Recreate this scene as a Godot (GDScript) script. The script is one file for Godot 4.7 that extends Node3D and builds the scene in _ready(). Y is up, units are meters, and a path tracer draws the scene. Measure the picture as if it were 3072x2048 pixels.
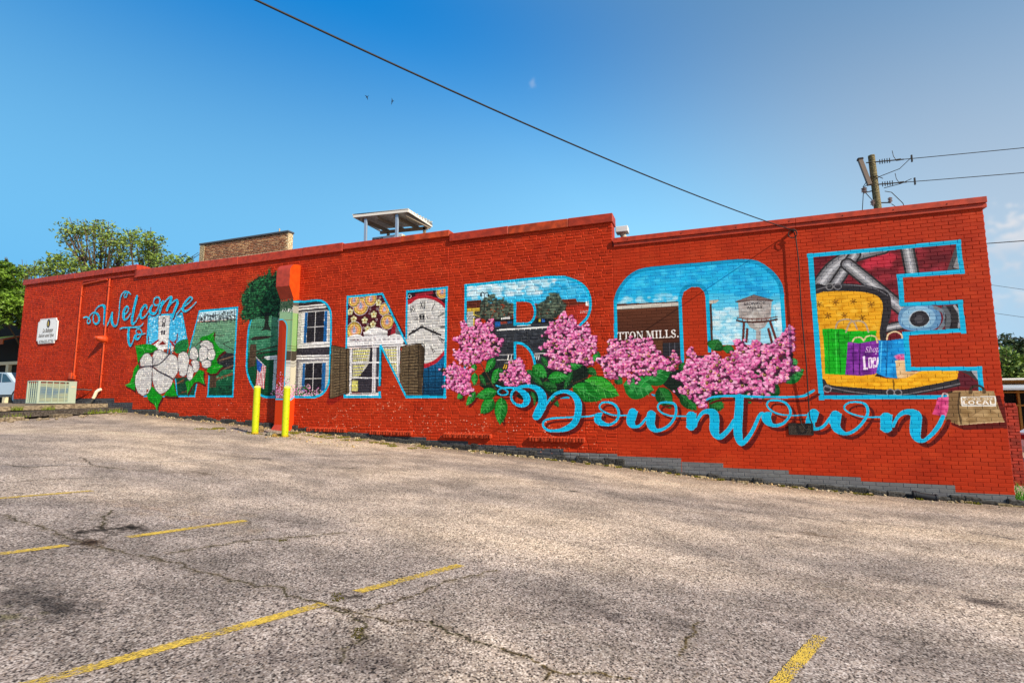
extends Node3D

const EYE := Vector3(0, 1.6, 11.0)
const SUN := Vector3(2.4, 1.85, 1.0)
const COURSE := 0.0677
# sections of the long wall: left end, right end, top of the coping, bottom of the coping, smooth new brick
const SECTIONS := [[-23.07, -17.05, 6.02, 5.83, false], [-17.05, -8.95, 5.83, 5.59, false], [-8.95, -5.75, 5.79, 5.63, false], [-5.75, -1.74, 5.69, 5.49, false], [-1.74, 4.72, 5.11, 4.92, true]]
# profile of the lot along the wall
const HX := [-60.0, -24.0, -16.8, -15.2, -10.35, -8.0, -4.4, -1.8, 0.27, 2.62, 4.7, 8.0, 14.0, 60.0]
const HY := [1.3, 1.3, 1.27, 1.14, 0.82, 0.65, 0.40, 0.23, 0.06, -0.07, -0.15, -0.22, -0.3, -0.5]
const CANVAS_X := -23.2
const CANVAS_Y := 6.1
const PX := 144.0

var rng := RandomNumberGenerator.new()
var names := {}
var mats := {}
var noise_tex := {}


func _ready() -> void:
	rng.seed = 7
	# ---- camera
	var cam := Camera3D.new()
	cam.name = "camera"
	var f := 1536.2585
	cam.keep_aspect = Camera3D.KEEP_HEIGHT
	cam.fov = rad_to_deg(2.0 * atan(341.0 / (f / 3.0)))
	cam.near = 0.05
	cam.far = 400.0
	cam.transform = Transform3D(Basis(Vector3.UP, deg_to_rad(20.43045)) * Basis(Vector3.RIGHT, deg_to_rad(6.56776)) * Basis(Vector3.BACK, deg_to_rad(-0.19679)), EYE)
	add_child(cam)
	cam.current = true
	# ---- sky
	var env := Environment.new()
	env.background_mode = Environment.BG_SKY
	var sky := Sky.new()
	var pan := PanoramaSkyMaterial.new()
	pan.panorama = sky_picture()
	sky.sky_material = pan
	env.sky = sky
	env.tonemap_mode = Environment.TONE_MAPPER_LINEAR
	env.tonemap_exposure = 1.45
	env.sdfgi_enabled = true
	env.ssao_enabled = true
	env.ssil_enabled = true
	var we := WorldEnvironment.new()
	we.name = "world"
	we.environment = env
	add_child(we)
	# ---- sun
	var sun := DirectionalLight3D.new()
	sun.name = "sun"
	sun.light_energy = 1.6
	sun.light_color = Color(1.0, 0.94, 0.84)
	sun.light_angular_distance = 0.5
	sun.shadow_enabled = true
	sun.transform = Transform3D(Basis.looking_at(-SUN.normalized()), SUN * 10.0)
	add_child(sun)
	# ---- the place
	build_ground()
	build_hall()
	build_terrace()
	build_duct()
	build_wall_fittings()
	build_roof_things()
	build_pole_and_wires()
	build_trees()
	build_neighbours()
	build_small_things()


func sky_picture() -> ImageTexture:
	var w := 2048
	var h := 1024
	var im := Image.create(w, h, false, Image.FORMAT_RGBF)
	var s := SUN.normalized()
	var n := FastNoiseLite.new()
	n.seed = 4
	n.frequency = 0.05
	n.fractal_octaves = 4
	# colours low and high in the sky, from opposite the sun round to the sun's own side
	var low_c := [Color(0.11, 0.42, 0.76), Color(0.31, 0.70, 0.98), Color(0.42, 0.54, 0.67)]
	var top_c := [Color(0.001, 0.15, 0.43), Color(0.003, 0.215, 0.63), Color(0.12, 0.27, 0.49)]
	for y in h / 2:
		var e := PI * (0.5 - (y + 0.5) / h)
		var t := smoothstep(0.17, 0.72, e)
		var ce := cos(e)
		var se := sin(e)
		for x in w:
			var a := (x + 0.5) / w * TAU        # 0 looks along -z, a quarter turn on along +x
			var c := sin(a) * ce * s.x + se * s.y - cos(a) * ce * s.z
			var k := clampf((c + 0.80) / 0.58, 0.0, 1.0)
			var m := clampf((c + 0.22) / 0.45, 0.0, 1.0)
			m = m * m * (3.0 - 2.0 * m)
			var lo: Color = low_c[0].lerp(low_c[1], k).lerp(low_c[2], m)
			var hi: Color = top_c[0].lerp(top_c[1], k).lerp(top_c[2], m)
			var col := (lo * 1.06).lerp(hi, t) * 0.74
			col = col * (1.0 + 0.6 * clampf((c - 0.4) / 0.6, 0.0, 1.0))
			im.set_pixel(x, y, col)
	var low := Color(0.22, 0.2, 0.18)
	im.fill_rect(Rect2i(0, h / 2, w, h / 2), low)
	# clouds: a heap low on the right, a wisp high up, more behind the camera
	for cl in [[28.0, 13.5, 5.0, 2.0, 0.85], [24.6, 12.2, 3.0, 1.4, 0.5], [31.0, 10.5, 7.0, 1.2, 0.55], [27.5, 8.0, 5.0, 0.9, 0.5], [40.0, 14.0, 9.0, 4.0, 0.8], [342.1, 33.2, 0.45, 0.6, 0.22], [70.0, 16.0, 16.0, 5.0, 0.7], [120.0, 22.0, 20.0, 6.0, 0.6], [170.0, 18.0, 22.0, 5.0, 0.5], [-120.0, 14.0, 18.0, 4.0, 0.4]]:
		for py in range(int((90.0 - cl[1] - cl[3] * 2.0) / 180.0 * h), int((90.0 - cl[1] + cl[3] * 2.0) / 180.0 * h)):
			for px in range(int((cl[0] - cl[2] * 2.0) / 360.0 * w), int((cl[0] + cl[2] * 2.0) / 360.0 * w)):
				var dx: float = ((px + 0.5) / w * 360.0 - cl[0]) / cl[2]
				var dy: float = (90.0 - (py + 0.5) / h * 180.0 - cl[1]) / cl[3]
				var d := 1.0 - sqrt(dx * dx + dy * dy) + n.get_noise_2d(px * 3.0, py * 4.5) * 1.1
				if d > 0.0 and py >= 0 and py < h / 2:
					var a: float = clampf(d * 1.3, 0.0, 1.0) * cl[4]
					var q := posmod(px, w)
					im.set_pixel(q, py, im.get_pixel(q, py).lerp(Color(0.58, 0.57, 0.58).lerp(Color(0.36, 0.42, 0.5), clampf(0.4 - dy * 0.6, 0.0, 1.0)), a))
	return ImageTexture.create_from_image(im)


# ---------------------------------------------------------------- naming
func numbered(called: String, parent: Node) -> String:
	var key := "%d/%s" % [parent.get_instance_id(), called]
	names[key] = names.get(key, -1) + 1
	return called if names[key] == 0 else "%s_%03d" % [called, names[key]]


func put(called: String, m: Mesh, mat: Material, parent: Node = null, at := Transform3D()) -> MeshInstance3D:
	var p: Node = parent if parent else self
	var o := MeshInstance3D.new()
	o.name = numbered(called, p)
	o.mesh = m
	o.material_override = null
	for k in m.get_surface_count():
		o.set_surface_override_material(k, mat)
	o.transform = at
	p.add_child(o, true)
	return o


func thing(called: String, label: String, category: String, at := Vector3.ZERO, group := "") -> Node3D:
	var o := Node3D.new()
	o.name = numbered(called, self)
	o.position = at
	add_child(o, true)
	tag(o, label, category, group)
	return o


func group_part(called: String, parent: Node) -> Node3D:
	var o := Node3D.new()
	o.name = numbered(called, parent)
	parent.add_child(o, true)
	return o


func tag(o: Node, label: String, category := "", group := "", kind := "") -> void:
	if label:
		o.set_meta("label", label)
	if category:
		o.set_meta("category", category)
	if group:
		o.set_meta("group", group)
	if kind:
		o.set_meta("kind", kind)


func renamed_copy(o: Node3D, at: Vector3, label: String) -> Node3D:
	var base := String(o.name).rstrip("0123456789").trim_suffix("_")
	var c: Node3D = o.duplicate()
	c.name = numbered(base, self)
	c.position = at
	add_child(c, true)
	c.set_meta("label", label)
	return c


# ---------------------------------------------------------------- materials
func hexc(c: String) -> Color:
	return Color(c)


func noise(freq: float, sd: int, lo: Color, hi: Color, size := 512, oct := 4) -> NoiseTexture2D:
	var n := FastNoiseLite.new()
	n.seed = sd
	n.frequency = freq
	n.fractal_octaves = oct
	var t := NoiseTexture2D.new()
	t.width = size
	t.height = size
	t.seamless = true
	t.noise = n
	var g := Gradient.new()
	g.offsets = PackedFloat32Array([0.25, 0.75])
	g.colors = PackedColorArray([lo, hi])
	t.color_ramp = g
	return t


func plain(key: String, c: String, rough := 0.75, metal := 0.0, spec := 0.4) -> StandardMaterial3D:
	if not mats.has(key):
		var m := StandardMaterial3D.new()
		m.resource_name = key
		m.albedo_color = Color(c)
		m.roughness = rough
		m.metallic = metal
		m.metallic_specular = spec
		m.vertex_color_use_as_albedo = true
		mats[key] = m
	return mats[key]


# a plain colour with weathering: blotches in world space
func worn(key: String, c: String, amount := 0.25, scale := 1.0, rough := 0.75, metal := 0.0) -> StandardMaterial3D:
	if not mats.has(key):
		var m := plain(key, c, rough, metal)
		var w := Color(1, 1, 1)
		var d := Color(1.0 - amount, 1.0 - amount * 1.05, 1.0 - amount * 1.1)
		m.albedo_texture = noise(0.02, 11, d, w)
		m.uv1_triplanar = true
		m.uv1_world_triplanar = true
		m.uv1_scale = Vector3.ONE * 0.5 * scale
	return mats[key]


# ---------------------------------------------------------------- geometry collected face by face; corners run counter-clockwise seen from outside
class Geo:
	var v := PackedVector3Array()
	var n := PackedVector3Array()
	var uv := PackedVector2Array()
	var c := PackedColorArray()
	var ix := PackedInt32Array()
	var wall_uv := false
	var u0 := 0.0
	var uw := 1.0
	var uh := 1.0

	func coords(q: Vector3) -> Vector2:
		if wall_uv:
			return Vector2((q.x - u0) / uw, (6.1 - q.y) / uh)
		return Vector2(q.x, q.y)

	func face(p: Array, col := Color.WHITE, uvs := []) -> void:
		var nn: Vector3 = (p[1] - p[0]).cross(p[2] - p[0])
		if nn.length_squared() < 1e-16 and p.size() > 3:
			nn = (p[2] - p[0]).cross(p[3] - p[0])
		nn = nn.normalized()
		var b := v.size()
		for k in p.size():
			v.append(p[k])
			n.append(nn)
			c.append(col)
			uv.append(uvs[k] if uvs.size() else coords(p[k]))
		for k in range(1, p.size() - 1):
			ix.append(b)
			ix.append(b + k + 1)
			ix.append(b + k)

	func vert(p: Vector3, nn: Vector3, col: Color, t := Vector2.ZERO) -> int:
		v.append(p)
		n.append(nn)
		c.append(col)
		uv.append(t)
		return v.size() - 1

	func tri(a: int, b: int, d: int) -> void:
		ix.append(a)
		ix.append(d)
		ix.append(b)

	# box with chamfered edges, centred on xf
	func box(xf: Transform3D, size: Vector3, bev := 0.0, col := Color.WHITE) -> void:
		var h := size * 0.5
		bev = minf(bev, minf(h.x, minf(h.y, h.z)) * 0.8)
		for ax in 3:
			for sg in [-1.0, 1.0]:
				var o := Vector3.ZERO
				var s := Vector3.ZERO
				var t := Vector3.ZERO
				o[ax] = sg * h[ax]
				var a1 := (ax + 1) % 3
				var a2 := (ax + 2) % 3
				s[a1] = h[a1] - bev
				t[a2] = h[a2] - bev
				if sg < 0:
					var k := s
					s = t
					t = k
				face([xf * (o - s - t), xf * (o + s - t), xf * (o + s + t), xf * (o - s + t)], col)
		if bev <= 0.0:
			return
		for ax in 3:
			var a1 := (ax + 1) % 3
			var a2 := (ax + 2) % 3
			for s1 in [-1.0, 1.0]:
				for s2 in [-1.0, 1.0]:
					var l := Vector3.ZERO
					l[ax] = h[ax] - bev
					var p := Vector3.ZERO
					p[a1] = s1 * h[a1]
					p[a2] = s2 * (h[a2] - bev)
					var q := Vector3.ZERO
					q[a1] = s1 * (h[a1] - bev)
					q[a2] = s2 * h[a2]
					if s1 * s2 > 0:
						face([xf * (p - l), xf * (q - l), xf * (q + l), xf * (p + l)], col)
					else:
						face([xf * (q - l), xf * (p - l), xf * (p + l), xf * (q + l)], col)
		for sx in [-1.0, 1.0]:
			for sy in [-1.0, 1.0]:
				for sz in [-1.0, 1.0]:
					var s := Vector3(sx, sy, sz)
					var a := Vector3(sx * h.x, sy * (h.y - bev), sz * (h.z - bev))
					var b := Vector3(sx * (h.x - bev), sy * h.y, sz * (h.z - bev))
					var d := Vector3(sx * (h.x - bev), sy * (h.y - bev), sz * h.z)
					if sx * sy * sz > 0:
						face([xf * a, xf * b, xf * d], col)
					else:
						face([xf * b, xf * a, xf * d], col)

	func bx(at: Vector3, size: Vector3, bev := 0.0, col := Color.WHITE) -> void:
		box(Transform3D(Basis(), at), size, bev, col)

	func bar(a: Vector3, b: Vector3, w: float, t: float, col := Color.WHITE, bev := 0.0) -> void:
		var z := (b - a)
		var up := Vector3.UP if absf(z.normalized().y) < 0.95 else Vector3.RIGHT
		var bs := Basis.looking_at(z.normalized(), up)
		box(Transform3D(bs, (a + b) * 0.5), Vector3(w, t, z.length()), bev, col)

	func tube(p: Array, r: Variant, sides := 8, col := Color.WHITE) -> void:
		var m := p.size()
		var ring := []
		var nn := Vector3.ZERO
		for i in m:
			var d: Vector3 = (p[mini(i + 1, m - 1)] - p[maxi(i - 1, 0)]).normalized()
			if i == 0:
				nn = d.cross(Vector3.UP if absf(d.y) < 0.9 else Vector3.RIGHT).normalized()
			else:
				nn = (nn - d * nn.dot(d)).normalized()
			var bb := d.cross(nn)
			var rr: float = r[i] if r is Array else r
			var row := []
			for k in sides:
				var a := TAU * k / sides
				var o := nn * cos(a) + bb * sin(a)
				row.append(vert(p[i] + o * rr, o, col))
			ring.append(row)
		for i in m - 1:
			for k in sides:
				var k2 := (k + 1) % sides
				tri(ring[i][k], ring[i][k2], ring[i + 1][k2])
				tri(ring[i][k], ring[i + 1][k2], ring[i + 1][k])
		for e in [0, m - 1]:
			var d: Vector3 = (p[0] - p[1]).normalized() if e == 0 else (p[m - 1] - p[m - 2]).normalized()
			var rr: float = r[e] if r is Array else r
			if rr < 0.002:
				continue
			var ce := vert(p[e], d, col)
			var row := []
			for k in sides:
				row.append(vert(v[ring[e][k]], d, col))
			for k in sides:
				var k2 := (k + 1) % sides
				if e == 0:
					tri(ce, row[k2], row[k])
				else:
					tri(ce, row[k], row[k2])

	# profile of (radius, height) turned about y
	func lathe(xf: Transform3D, prof: Array, sides := 16, col := Color.WHITE) -> void:
		for i in prof.size() - 1:
			var a: Vector2 = prof[i]
			var b: Vector2 = prof[i + 1]
			var sl := Vector2(b.y - a.y, a.x - b.x).normalized()
			var first := v.size()
			for k in sides + 1:
				var t := TAU * k / sides
				var o := Vector3(cos(t), 0, -sin(t))
				var nn := (xf.basis * (o * sl.x + Vector3.UP * sl.y)).normalized()
				vert(xf * (o * a.x + Vector3.UP * a.y), nn, col, Vector2(t, a.y))
				vert(xf * (o * b.x + Vector3.UP * b.y), nn, col, Vector2(t, b.y))
			for k in sides:
				var q := first + k * 2
				tri(q, q + 2, q + 3)
				tri(q, q + 3, q + 1)

	# flat outline (counter-clockwise in xy) pushed from z0 to z1
	func prism(o: PackedVector2Array, z0: float, z1: float, xf := Transform3D(), col := Color.WHITE) -> void:
		if not Geometry2D.is_polygon_clockwise(o):
			o = o.duplicate()
		else:
			o = o.duplicate()
			o.reverse()
		var t := Geometry2D.triangulate_polygon(o)
		for i in range(0, t.size(), 3):
			var a := o[t[i]]
			var b := o[t[i + 1]]
			var d := o[t[i + 2]]
			if (b - a).cross(d - a) < 0:
				var k := b
				b = d
				d = k
			face([xf * Vector3(a.x, a.y, z1), xf * Vector3(b.x, b.y, z1), xf * Vector3(d.x, d.y, z1)], col)
			face([xf * Vector3(a.x, a.y, z0), xf * Vector3(d.x, d.y, z0), xf * Vector3(b.x, b.y, z0)], col)
		for i in o.size():
			var a := o[i]
			var b := o[(i + 1) % o.size()]
			face([xf * Vector3(a.x, a.y, z0), xf * Vector3(b.x, b.y, z0), xf * Vector3(b.x, b.y, z1), xf * Vector3(a.x, a.y, z1)], col)

	func mesh() -> ArrayMesh:
		var a := []
		a.resize(Mesh.ARRAY_MAX)
		a[Mesh.ARRAY_VERTEX] = v
		a[Mesh.ARRAY_NORMAL] = n
		a[Mesh.ARRAY_TEX_UV] = uv
		a[Mesh.ARRAY_TEX_UV2] = uv
		a[Mesh.ARRAY_COLOR] = c
		a[Mesh.ARRAY_INDEX] = ix
		var m := ArrayMesh.new()
		m.add_surface_from_arrays(Mesh.PRIMITIVE_TRIANGLES, a)
		return m


func lot_height(x: float, z: float) -> float:
	var y: float = HY[0]
	for i in HX.size() - 1:
		if x >= HX[i] and x <= HX[i + 1]:
			y = lerpf(HY[i], HY[i + 1], (x - HX[i]) / (HX[i + 1] - HX[i]))
	if x < -12.0:
		y -= smoothstep(-12.0, -16.5, x) * 0.055 * clampf(z, 0.0, 5.0)
	return y


const TALL_CROWN := [Vector4(-49.85, 15.53, -14.88, 0.80), Vector4(-46.05, 14.98, -13.17, 0.80), Vector4(-45.79, 15.27, -13.37, 0.80), Vector4(-47.23, 15.66, -14.59, 0.90), Vector4(-45.49, 15.30, -14.01, 0.80), Vector4(-46.40, 14.88, -14.12, 0.90), Vector4(-46.39, 14.58, -13.64, 0.80), Vector4(-46.40, 14.12, -13.31, 0.60), Vector4(-46.79, 15.12, -14.97, 0.60), Vector4(-46.03, 15.92, -15.13, 0.90), Vector4(-42.89, 14.53, -13.19, 0.70), Vector4(-43.51, 14.99, -14.16, 0.90), Vector4(-41.52, 14.56, -13.37, 0.80), Vector4(-44.67, 15.01, -15.19, 0.90), Vector4(-43.71, 14.42, -14.13, 0.80), Vector4(-41.19, 13.92, -13.47, 0.70), Vector4(-47.28, 14.46, -14.65, 0.60), Vector4(-43.01, 13.34, -12.93, 0.50), Vector4(-44.64, 12.98, -13.04, 0.70), Vector4(-47.76, 13.58, -15.13, 0.70), Vector4(-46.86, 13.56, -15.14, 0.60), Vector4(-42.90, 13.60, -13.90, 0.90), Vector4(-40.37, 13.32, -12.95, 0.90), Vector4(-42.14, 13.49, -14.29, 0.90), Vector4(-42.07, 13.81, -14.68, 0.80), Vector4(-40.75, 13.59, -14.19, 0.60), Vector4(-45.04, 13.60, -15.13, 0.80), Vector4(-43.35, 13.14, -14.67, 0.90), Vector4(-41.61, 12.68, -14.15, 0.90), Vector4(-40.81, 12.98, -14.01, 0.80), Vector4(-41.18, 12.98, -14.64, 0.70), Vector4(-43.45, 12.56, -14.65, 0.80), Vector4(-42.40, 12.32, -14.67, 0.90), Vector4(-40.43, 12.12, -14.10, 0.80), Vector4(-45.20, 12.70, -14.50, 0.80), Vector4(-46.87, 12.73, -15.15, 0.70), Vector4(-42.30, 11.79, -13.19, 0.60)]
const SECOND_CROWN := [Vector4(-36.85, 13.08, -11.96, 0.66), Vector4(-36.55, 12.73, -11.98, 0.76), Vector4(-39.17, 13.57, -14.01, 0.85), Vector4(-38.21, 13.72, -13.95, 0.76), Vector4(-35.04, 12.82, -12.24, 0.76), Vector4(-34.97, 12.50, -12.46, 0.76), Vector4(-35.91, 12.45, -12.61, 0.95), Vector4(-37.93, 12.85, -13.44, 0.76), Vector4(-35.46, 12.18, -12.76, 0.85), Vector4(-35.14, 11.83, -12.76, 0.66), Vector4(-36.34, 11.97, -12.81, 0.95), Vector4(-37.28, 11.93, -13.78, 0.85), Vector4(-37.20, 11.75, -13.16, 0.66), Vector4(-37.74, 12.10, -13.24, 0.57), Vector4(-34.87, 11.21, -12.49, 0.85), Vector4(-34.44, 10.64, -11.87, 0.95), Vector4(-33.51, 11.07, -11.98, 0.76), Vector4(-34.30, 11.33, -12.90, 0.66), Vector4(-34.86, 11.05, -13.13, 0.76), Vector4(-36.16, 11.02, -13.53, 0.66)]
const SCRUB_CROWN := [Vector4(-44.44, 11.92, -11.50, 0.64), Vector4(-42.78, 11.73, -10.92, 0.64), Vector4(-42.80, 11.82, -11.25, 0.72), Vector4(-42.17, 11.18, -10.80, 0.72), Vector4(-42.90, 11.11, -10.76, 0.72), Vector4(-45.92, 11.81, -11.83, 0.56), Vector4(-46.66, 11.76, -11.93, 0.56), Vector4(-43.95, 10.98, -10.35, 0.48), Vector4(-45.31, 11.17, -11.46, 0.72), Vector4(-44.52, 10.98, -11.51, 0.72), Vector4(-43.26, 10.45, -10.05, 0.64), Vector4(-41.86, 11.35, -11.06, 0.64), Vector4(-39.93, 10.98, -10.35, 0.64), Vector4(-40.60, 11.09, -11.05, 0.64), Vector4(-40.77, 10.71, -10.73, 0.72), Vector4(-43.24, 10.96, -11.67, 0.72), Vector4(-39.81, 10.68, -10.74, 0.64), Vector4(-38.52, 10.51, -10.29, 0.56), Vector4(-42.81, 10.82, -10.96, 0.72), Vector4(-45.18, 11.07, -10.54, 0.48), Vector4(-46.05, 11.39, -10.67, 0.48), Vector4(-48.83, 11.66, -11.84, 0.48), Vector4(-45.49, 10.76, -10.50, 0.64), Vector4(-45.51, 10.84, -10.83, 0.56), Vector4(-47.89, 11.05, -11.38, 0.56), Vector4(-48.25, 10.91, -11.90, 0.64), Vector4(-29.77, 10.07, -10.30, 0.56), Vector4(-30.59, 10.47, -11.05, 0.48), Vector4(-30.37, 9.98, -10.58, 0.56), Vector4(-28.73, 10.02, -10.27, 0.48), Vector4(-28.77, 10.11, -10.59, 0.40), Vector4(-28.98, 9.80, -10.19, 0.48)]
const DENSE_CROWN := [Vector4(-43.84, 10.63, -8.48, 0.60), Vector4(-43.78, 10.88, -8.71, 0.45), Vector4(-42.17, 10.40, -8.19, 0.45), Vector4(-43.71, 10.47, -8.62, 0.68), Vector4(-43.28, 10.22, -8.78, 0.60), Vector4(-43.07, 10.00, -8.18, 0.83), Vector4(-40.27, 9.35, -7.25, 0.90), Vector4(-39.93, 9.20, -7.46, 0.60), Vector4(-41.30, 9.16, -7.52, 0.98), Vector4(-42.54, 9.35, -8.50, 0.98), Vector4(-40.49, 8.88, -7.93, 0.75), Vector4(-42.75, 8.92, -8.40, 1.05), Vector4(-42.01, 8.72, -8.59, 0.90), Vector4(-41.60, 8.89, -8.71, 0.68), Vector4(-41.01, 8.39, -8.51, 0.75), Vector4(-40.56, 8.05, -7.23, 1.05), Vector4(-39.97, 7.93, -7.41, 1.05), Vector4(-39.08, 7.64, -7.45, 0.90), Vector4(-40.77, 7.53, -7.46, 1.05), Vector4(-41.93, 7.62, -8.55, 0.98), Vector4(-40.69, 7.45, -8.34, 0.75), Vector4(-42.85, 9.76, -7.77, 0.98), Vector4(-42.36, 8.84, -7.58, 1.12), Vector4(-41.58, 7.86, -7.36, 1.12), Vector4(-40.44, 6.92, -7.32, 1.05), Vector4(-42.45, 7.14, -8.74, 0.98), Vector4(-39.60, 6.94, -7.81, 0.75)]
const RIGHT_DARK_CROWN := [Vector4(16.52, 4.86, -26.73, 0.55), Vector4(16.65, 4.94, -26.47, 0.55), Vector4(16.81, 4.81, -26.35, 0.55), Vector4(16.29, 4.43, -26.03, 0.77), Vector4(16.89, 4.45, -26.47, 0.77), Vector4(16.92, 4.26, -26.07, 0.77), Vector4(18.04, 4.24, -28.04, 0.88), Vector4(17.22, 3.89, -27.08, 0.99), Vector4(17.06, 3.61, -26.02, 0.99), Vector4(17.09, 3.21, -26.67, 0.99), Vector4(17.17, 3.11, -26.12, 1.10), Vector4(18.21, 3.85, -27.85, 1.10), Vector4(17.01, 4.12, -27.07, 0.77), Vector4(16.80, 4.70, -27.56, 0.55)]
const RIGHT_LIGHT_CROWN := [Vector4(14.04, 3.58, -21.47, 0.54), Vector4(14.18, 3.63, -21.42, 0.63), Vector4(14.58, 3.47, -22.03, 0.72), Vector4(14.53, 3.31, -22.43, 0.81), Vector4(14.98, 3.12, -22.90, 0.81), Vector4(14.64, 2.94, -21.71, 0.72), Vector4(14.33, 2.90, -22.05, 0.81), Vector4(14.34, 2.68, -21.53, 0.81), Vector4(14.95, 2.70, -22.23, 0.72), Vector4(13.97, 3.14, -21.51, 0.72), Vector4(14.43, 4.03, -22.41, 0.54), Vector4(14.85, 2.67, -21.46, 0.72), Vector4(15.14, 2.61, -21.59, 0.72)]
# ---------------------------------------------------------------- the muralist: brushes that work in wall millimetres on an Image
class Painter:
	const S := 0.144
	var im: Image
	var ox := 0.0
	var oy := 0.0
	var sh := Vector2.ZERO
	var gw := 0.0
	var stack := []
	var stamps := {}
	var rng := RandomNumberGenerator.new()
	var x0 := -23200.0
	var y1 := 6100.0

	func shift(a: float, b: float) -> void:
		sh = Vector2(a, b)

	func grow(a: float) -> void:
		gw = a * 32.0

	func v(x: float, y: float) -> Vector2:
		return Vector2((x + sh.x - x0) * S - ox, (y1 - y - sh.y) * S - oy)

	func pts(s: String) -> PackedVector2Array:
		var r := PackedVector2Array()
		for t in s.split(" "):
			var q := t.split(",")
			r.append(v(float(q[0]), float(q[1])))
		return r

	func begin(s: String) -> void:
		var p := pts(s)
		var lo := p[0]
		var hi := p[0]
		for q in p:
			lo = lo.min(q)
			hi = hi.max(q)
		lo = lo.floor().max(Vector2.ZERO)
		hi = hi.ceil().min(Vector2(im.get_size()))
		var rect := Rect2i(Vector2i(lo), Vector2i((hi - lo).max(Vector2.ONE)))
		var m := Image.create(rect.size.x, rect.size.y, false, Image.FORMAT_RGBA8)
		for k in p.size():
			p[k] -= lo
		var keep := im
		im = m
		fill(p, Color.WHITE)
		im = keep.get_region(rect)
		stack.append([keep, m, rect, ox, oy])
		ox += lo.x
		oy += lo.y

	func end() -> void:
		var t = stack.pop_back()
		t[0].blit_rect_mask(im, t[1], Rect2i(Vector2i.ZERO, t[2].size), t[2].position)
		im = t[0]
		ox = t[3]
		oy = t[4]

	func spans(p: PackedVector2Array, y: int) -> PackedFloat32Array:
		var xs := PackedFloat32Array()
		var yc := y + 0.5
		var n := p.size()
		for i in n:
			var a := p[i]
			var b := p[(i + 1) % n]
			if (a.y <= yc) != (b.y <= yc):
				xs.append(a.x + (yc - a.y) / (b.y - a.y) * (b.x - a.x))
		xs.sort()
		return xs

	func fill(p: PackedVector2Array, c: Color, d = null) -> void:
		var lo := 1e9
		var hi := -1e9
		for q in p:
			lo = minf(lo, q.y)
			hi = maxf(hi, q.y)
		var h := im.get_height()
		for y in range(maxi(0, floori(lo)), mini(h, ceili(hi) + 1)):
			var xs := spans(p, y)
			var col: Color = c if d == null else c.lerp(d, clampf((y - lo) / maxf(hi - lo, 1.0), 0.0, 1.0))
			for k in range(0, xs.size() - 1, 2):
				var a := roundi(xs[k])
				var b := roundi(xs[k + 1])
				if b > a:
					im.fill_rect(Rect2i(a, y, b - a, 1), col)

	func po(c: String, s: String) -> void:
		fill(pts(s), Color(c))

	func gr(c: String, d: String, s: String) -> void:
		fill(pts(s), Color(c), Color(d))

	func smooth(p: PackedVector2Array, closed: bool, n := 8) -> PackedVector2Array:
		var r := PackedVector2Array()
		var m := p.size()
		for i in (m if closed else m - 1):
			var a := p[(i - 1 + m) % m] if closed or i > 0 else p[0]
			var b := p[i]
			var c := p[(i + 1) % m]
			var d := p[(i + 2) % m] if closed or i + 2 < m else p[m - 1]
			for k in n:
				r.append(b.cubic_interpolate(c, a, d, float(k) / n))
		if not closed:
			r.append(p[m - 1])
		return r

	func sc(c: String, s: String) -> void:
		fill(smooth(pts(s), true), Color(c))

	func disc(q: Vector2, r: float, c: Color) -> void:
		if r < 0.75:
			im.fill_rect(Rect2i(Vector2i((q - Vector2(0.5, 0.5)).round()), Vector2i.ONE), c)
			return
		for y in range(floori(q.y - r), ceili(q.y + r) + 1):
			var dy := y + 0.5 - q.y
			var w := r * r - dy * dy
			if w > 0.0:
				w = sqrt(w)
				var a := roundi(q.x - w)
				var b := roundi(q.x + w)
				if b > a:
					im.fill_rect(Rect2i(a, y, b - a, 1), c)

	func path(p: PackedVector2Array, ws: PackedFloat32Array, c: Color) -> void:
		for i in p.size() - 1:
			var n := maxi(1, ceili(p[i].distance_to(p[i + 1]) / maxf(0.5, minf(ws[i], ws[i + 1]) * 0.2)))
			for k in n + 1:
				var t := float(k) / n
				disc(p[i].lerp(p[i + 1], t), lerpf(ws[i], ws[i + 1], t) * 0.5, c)

	func line(p: PackedVector2Array, w: float, c: Color) -> void:
		w = maxf(w * S, 1.3)
		for i in p.size() - 1:
			var d := (p[i + 1] - p[i])
			if d.length() < 0.01:
				continue
			var o := d.normalized().orthogonal() * w * 0.5
			var e := d.normalized() * w * 0.2
			fill(PackedVector2Array([p[i] + o - e, p[i + 1] + o + e, p[i + 1] - o + e, p[i] - o - e]), c)

	func li(c: String, w: float, s: String) -> void:
		line(pts(s), w, Color(c))

	func cl(c: String, w: float, s: String) -> void:
		var p := smooth(pts(s), true, 4) if pts(s).size() > 5 else pts(s)
		p.append(p[0])
		line(p, w, Color(c))

	func ls(c: String, w: float, s: String) -> void:
		var p := smooth(pts(s), false)
		var ws := PackedFloat32Array()
		ws.resize(p.size())
		ws.fill(maxf(w * S, 1.3))
		path(p, ws, Color(c))

	func vs(c: String, s: String) -> void:
		var raw := PackedVector2Array()
		var w := PackedVector2Array()
		for t in s.split(" "):
			var q := t.split(",")
			raw.append(v(float(q[0]), float(q[1])))
			w.append(Vector2((float(q[2]) + gw) * S, 0))
		var p := smooth(raw, false, 10)
		w = smooth(w, false, 10)
		var ws := PackedFloat32Array()
		for k in w.size():
			ws.append(maxf(1.0, w[k].x))
		path(p, ws, Color(c))

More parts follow.
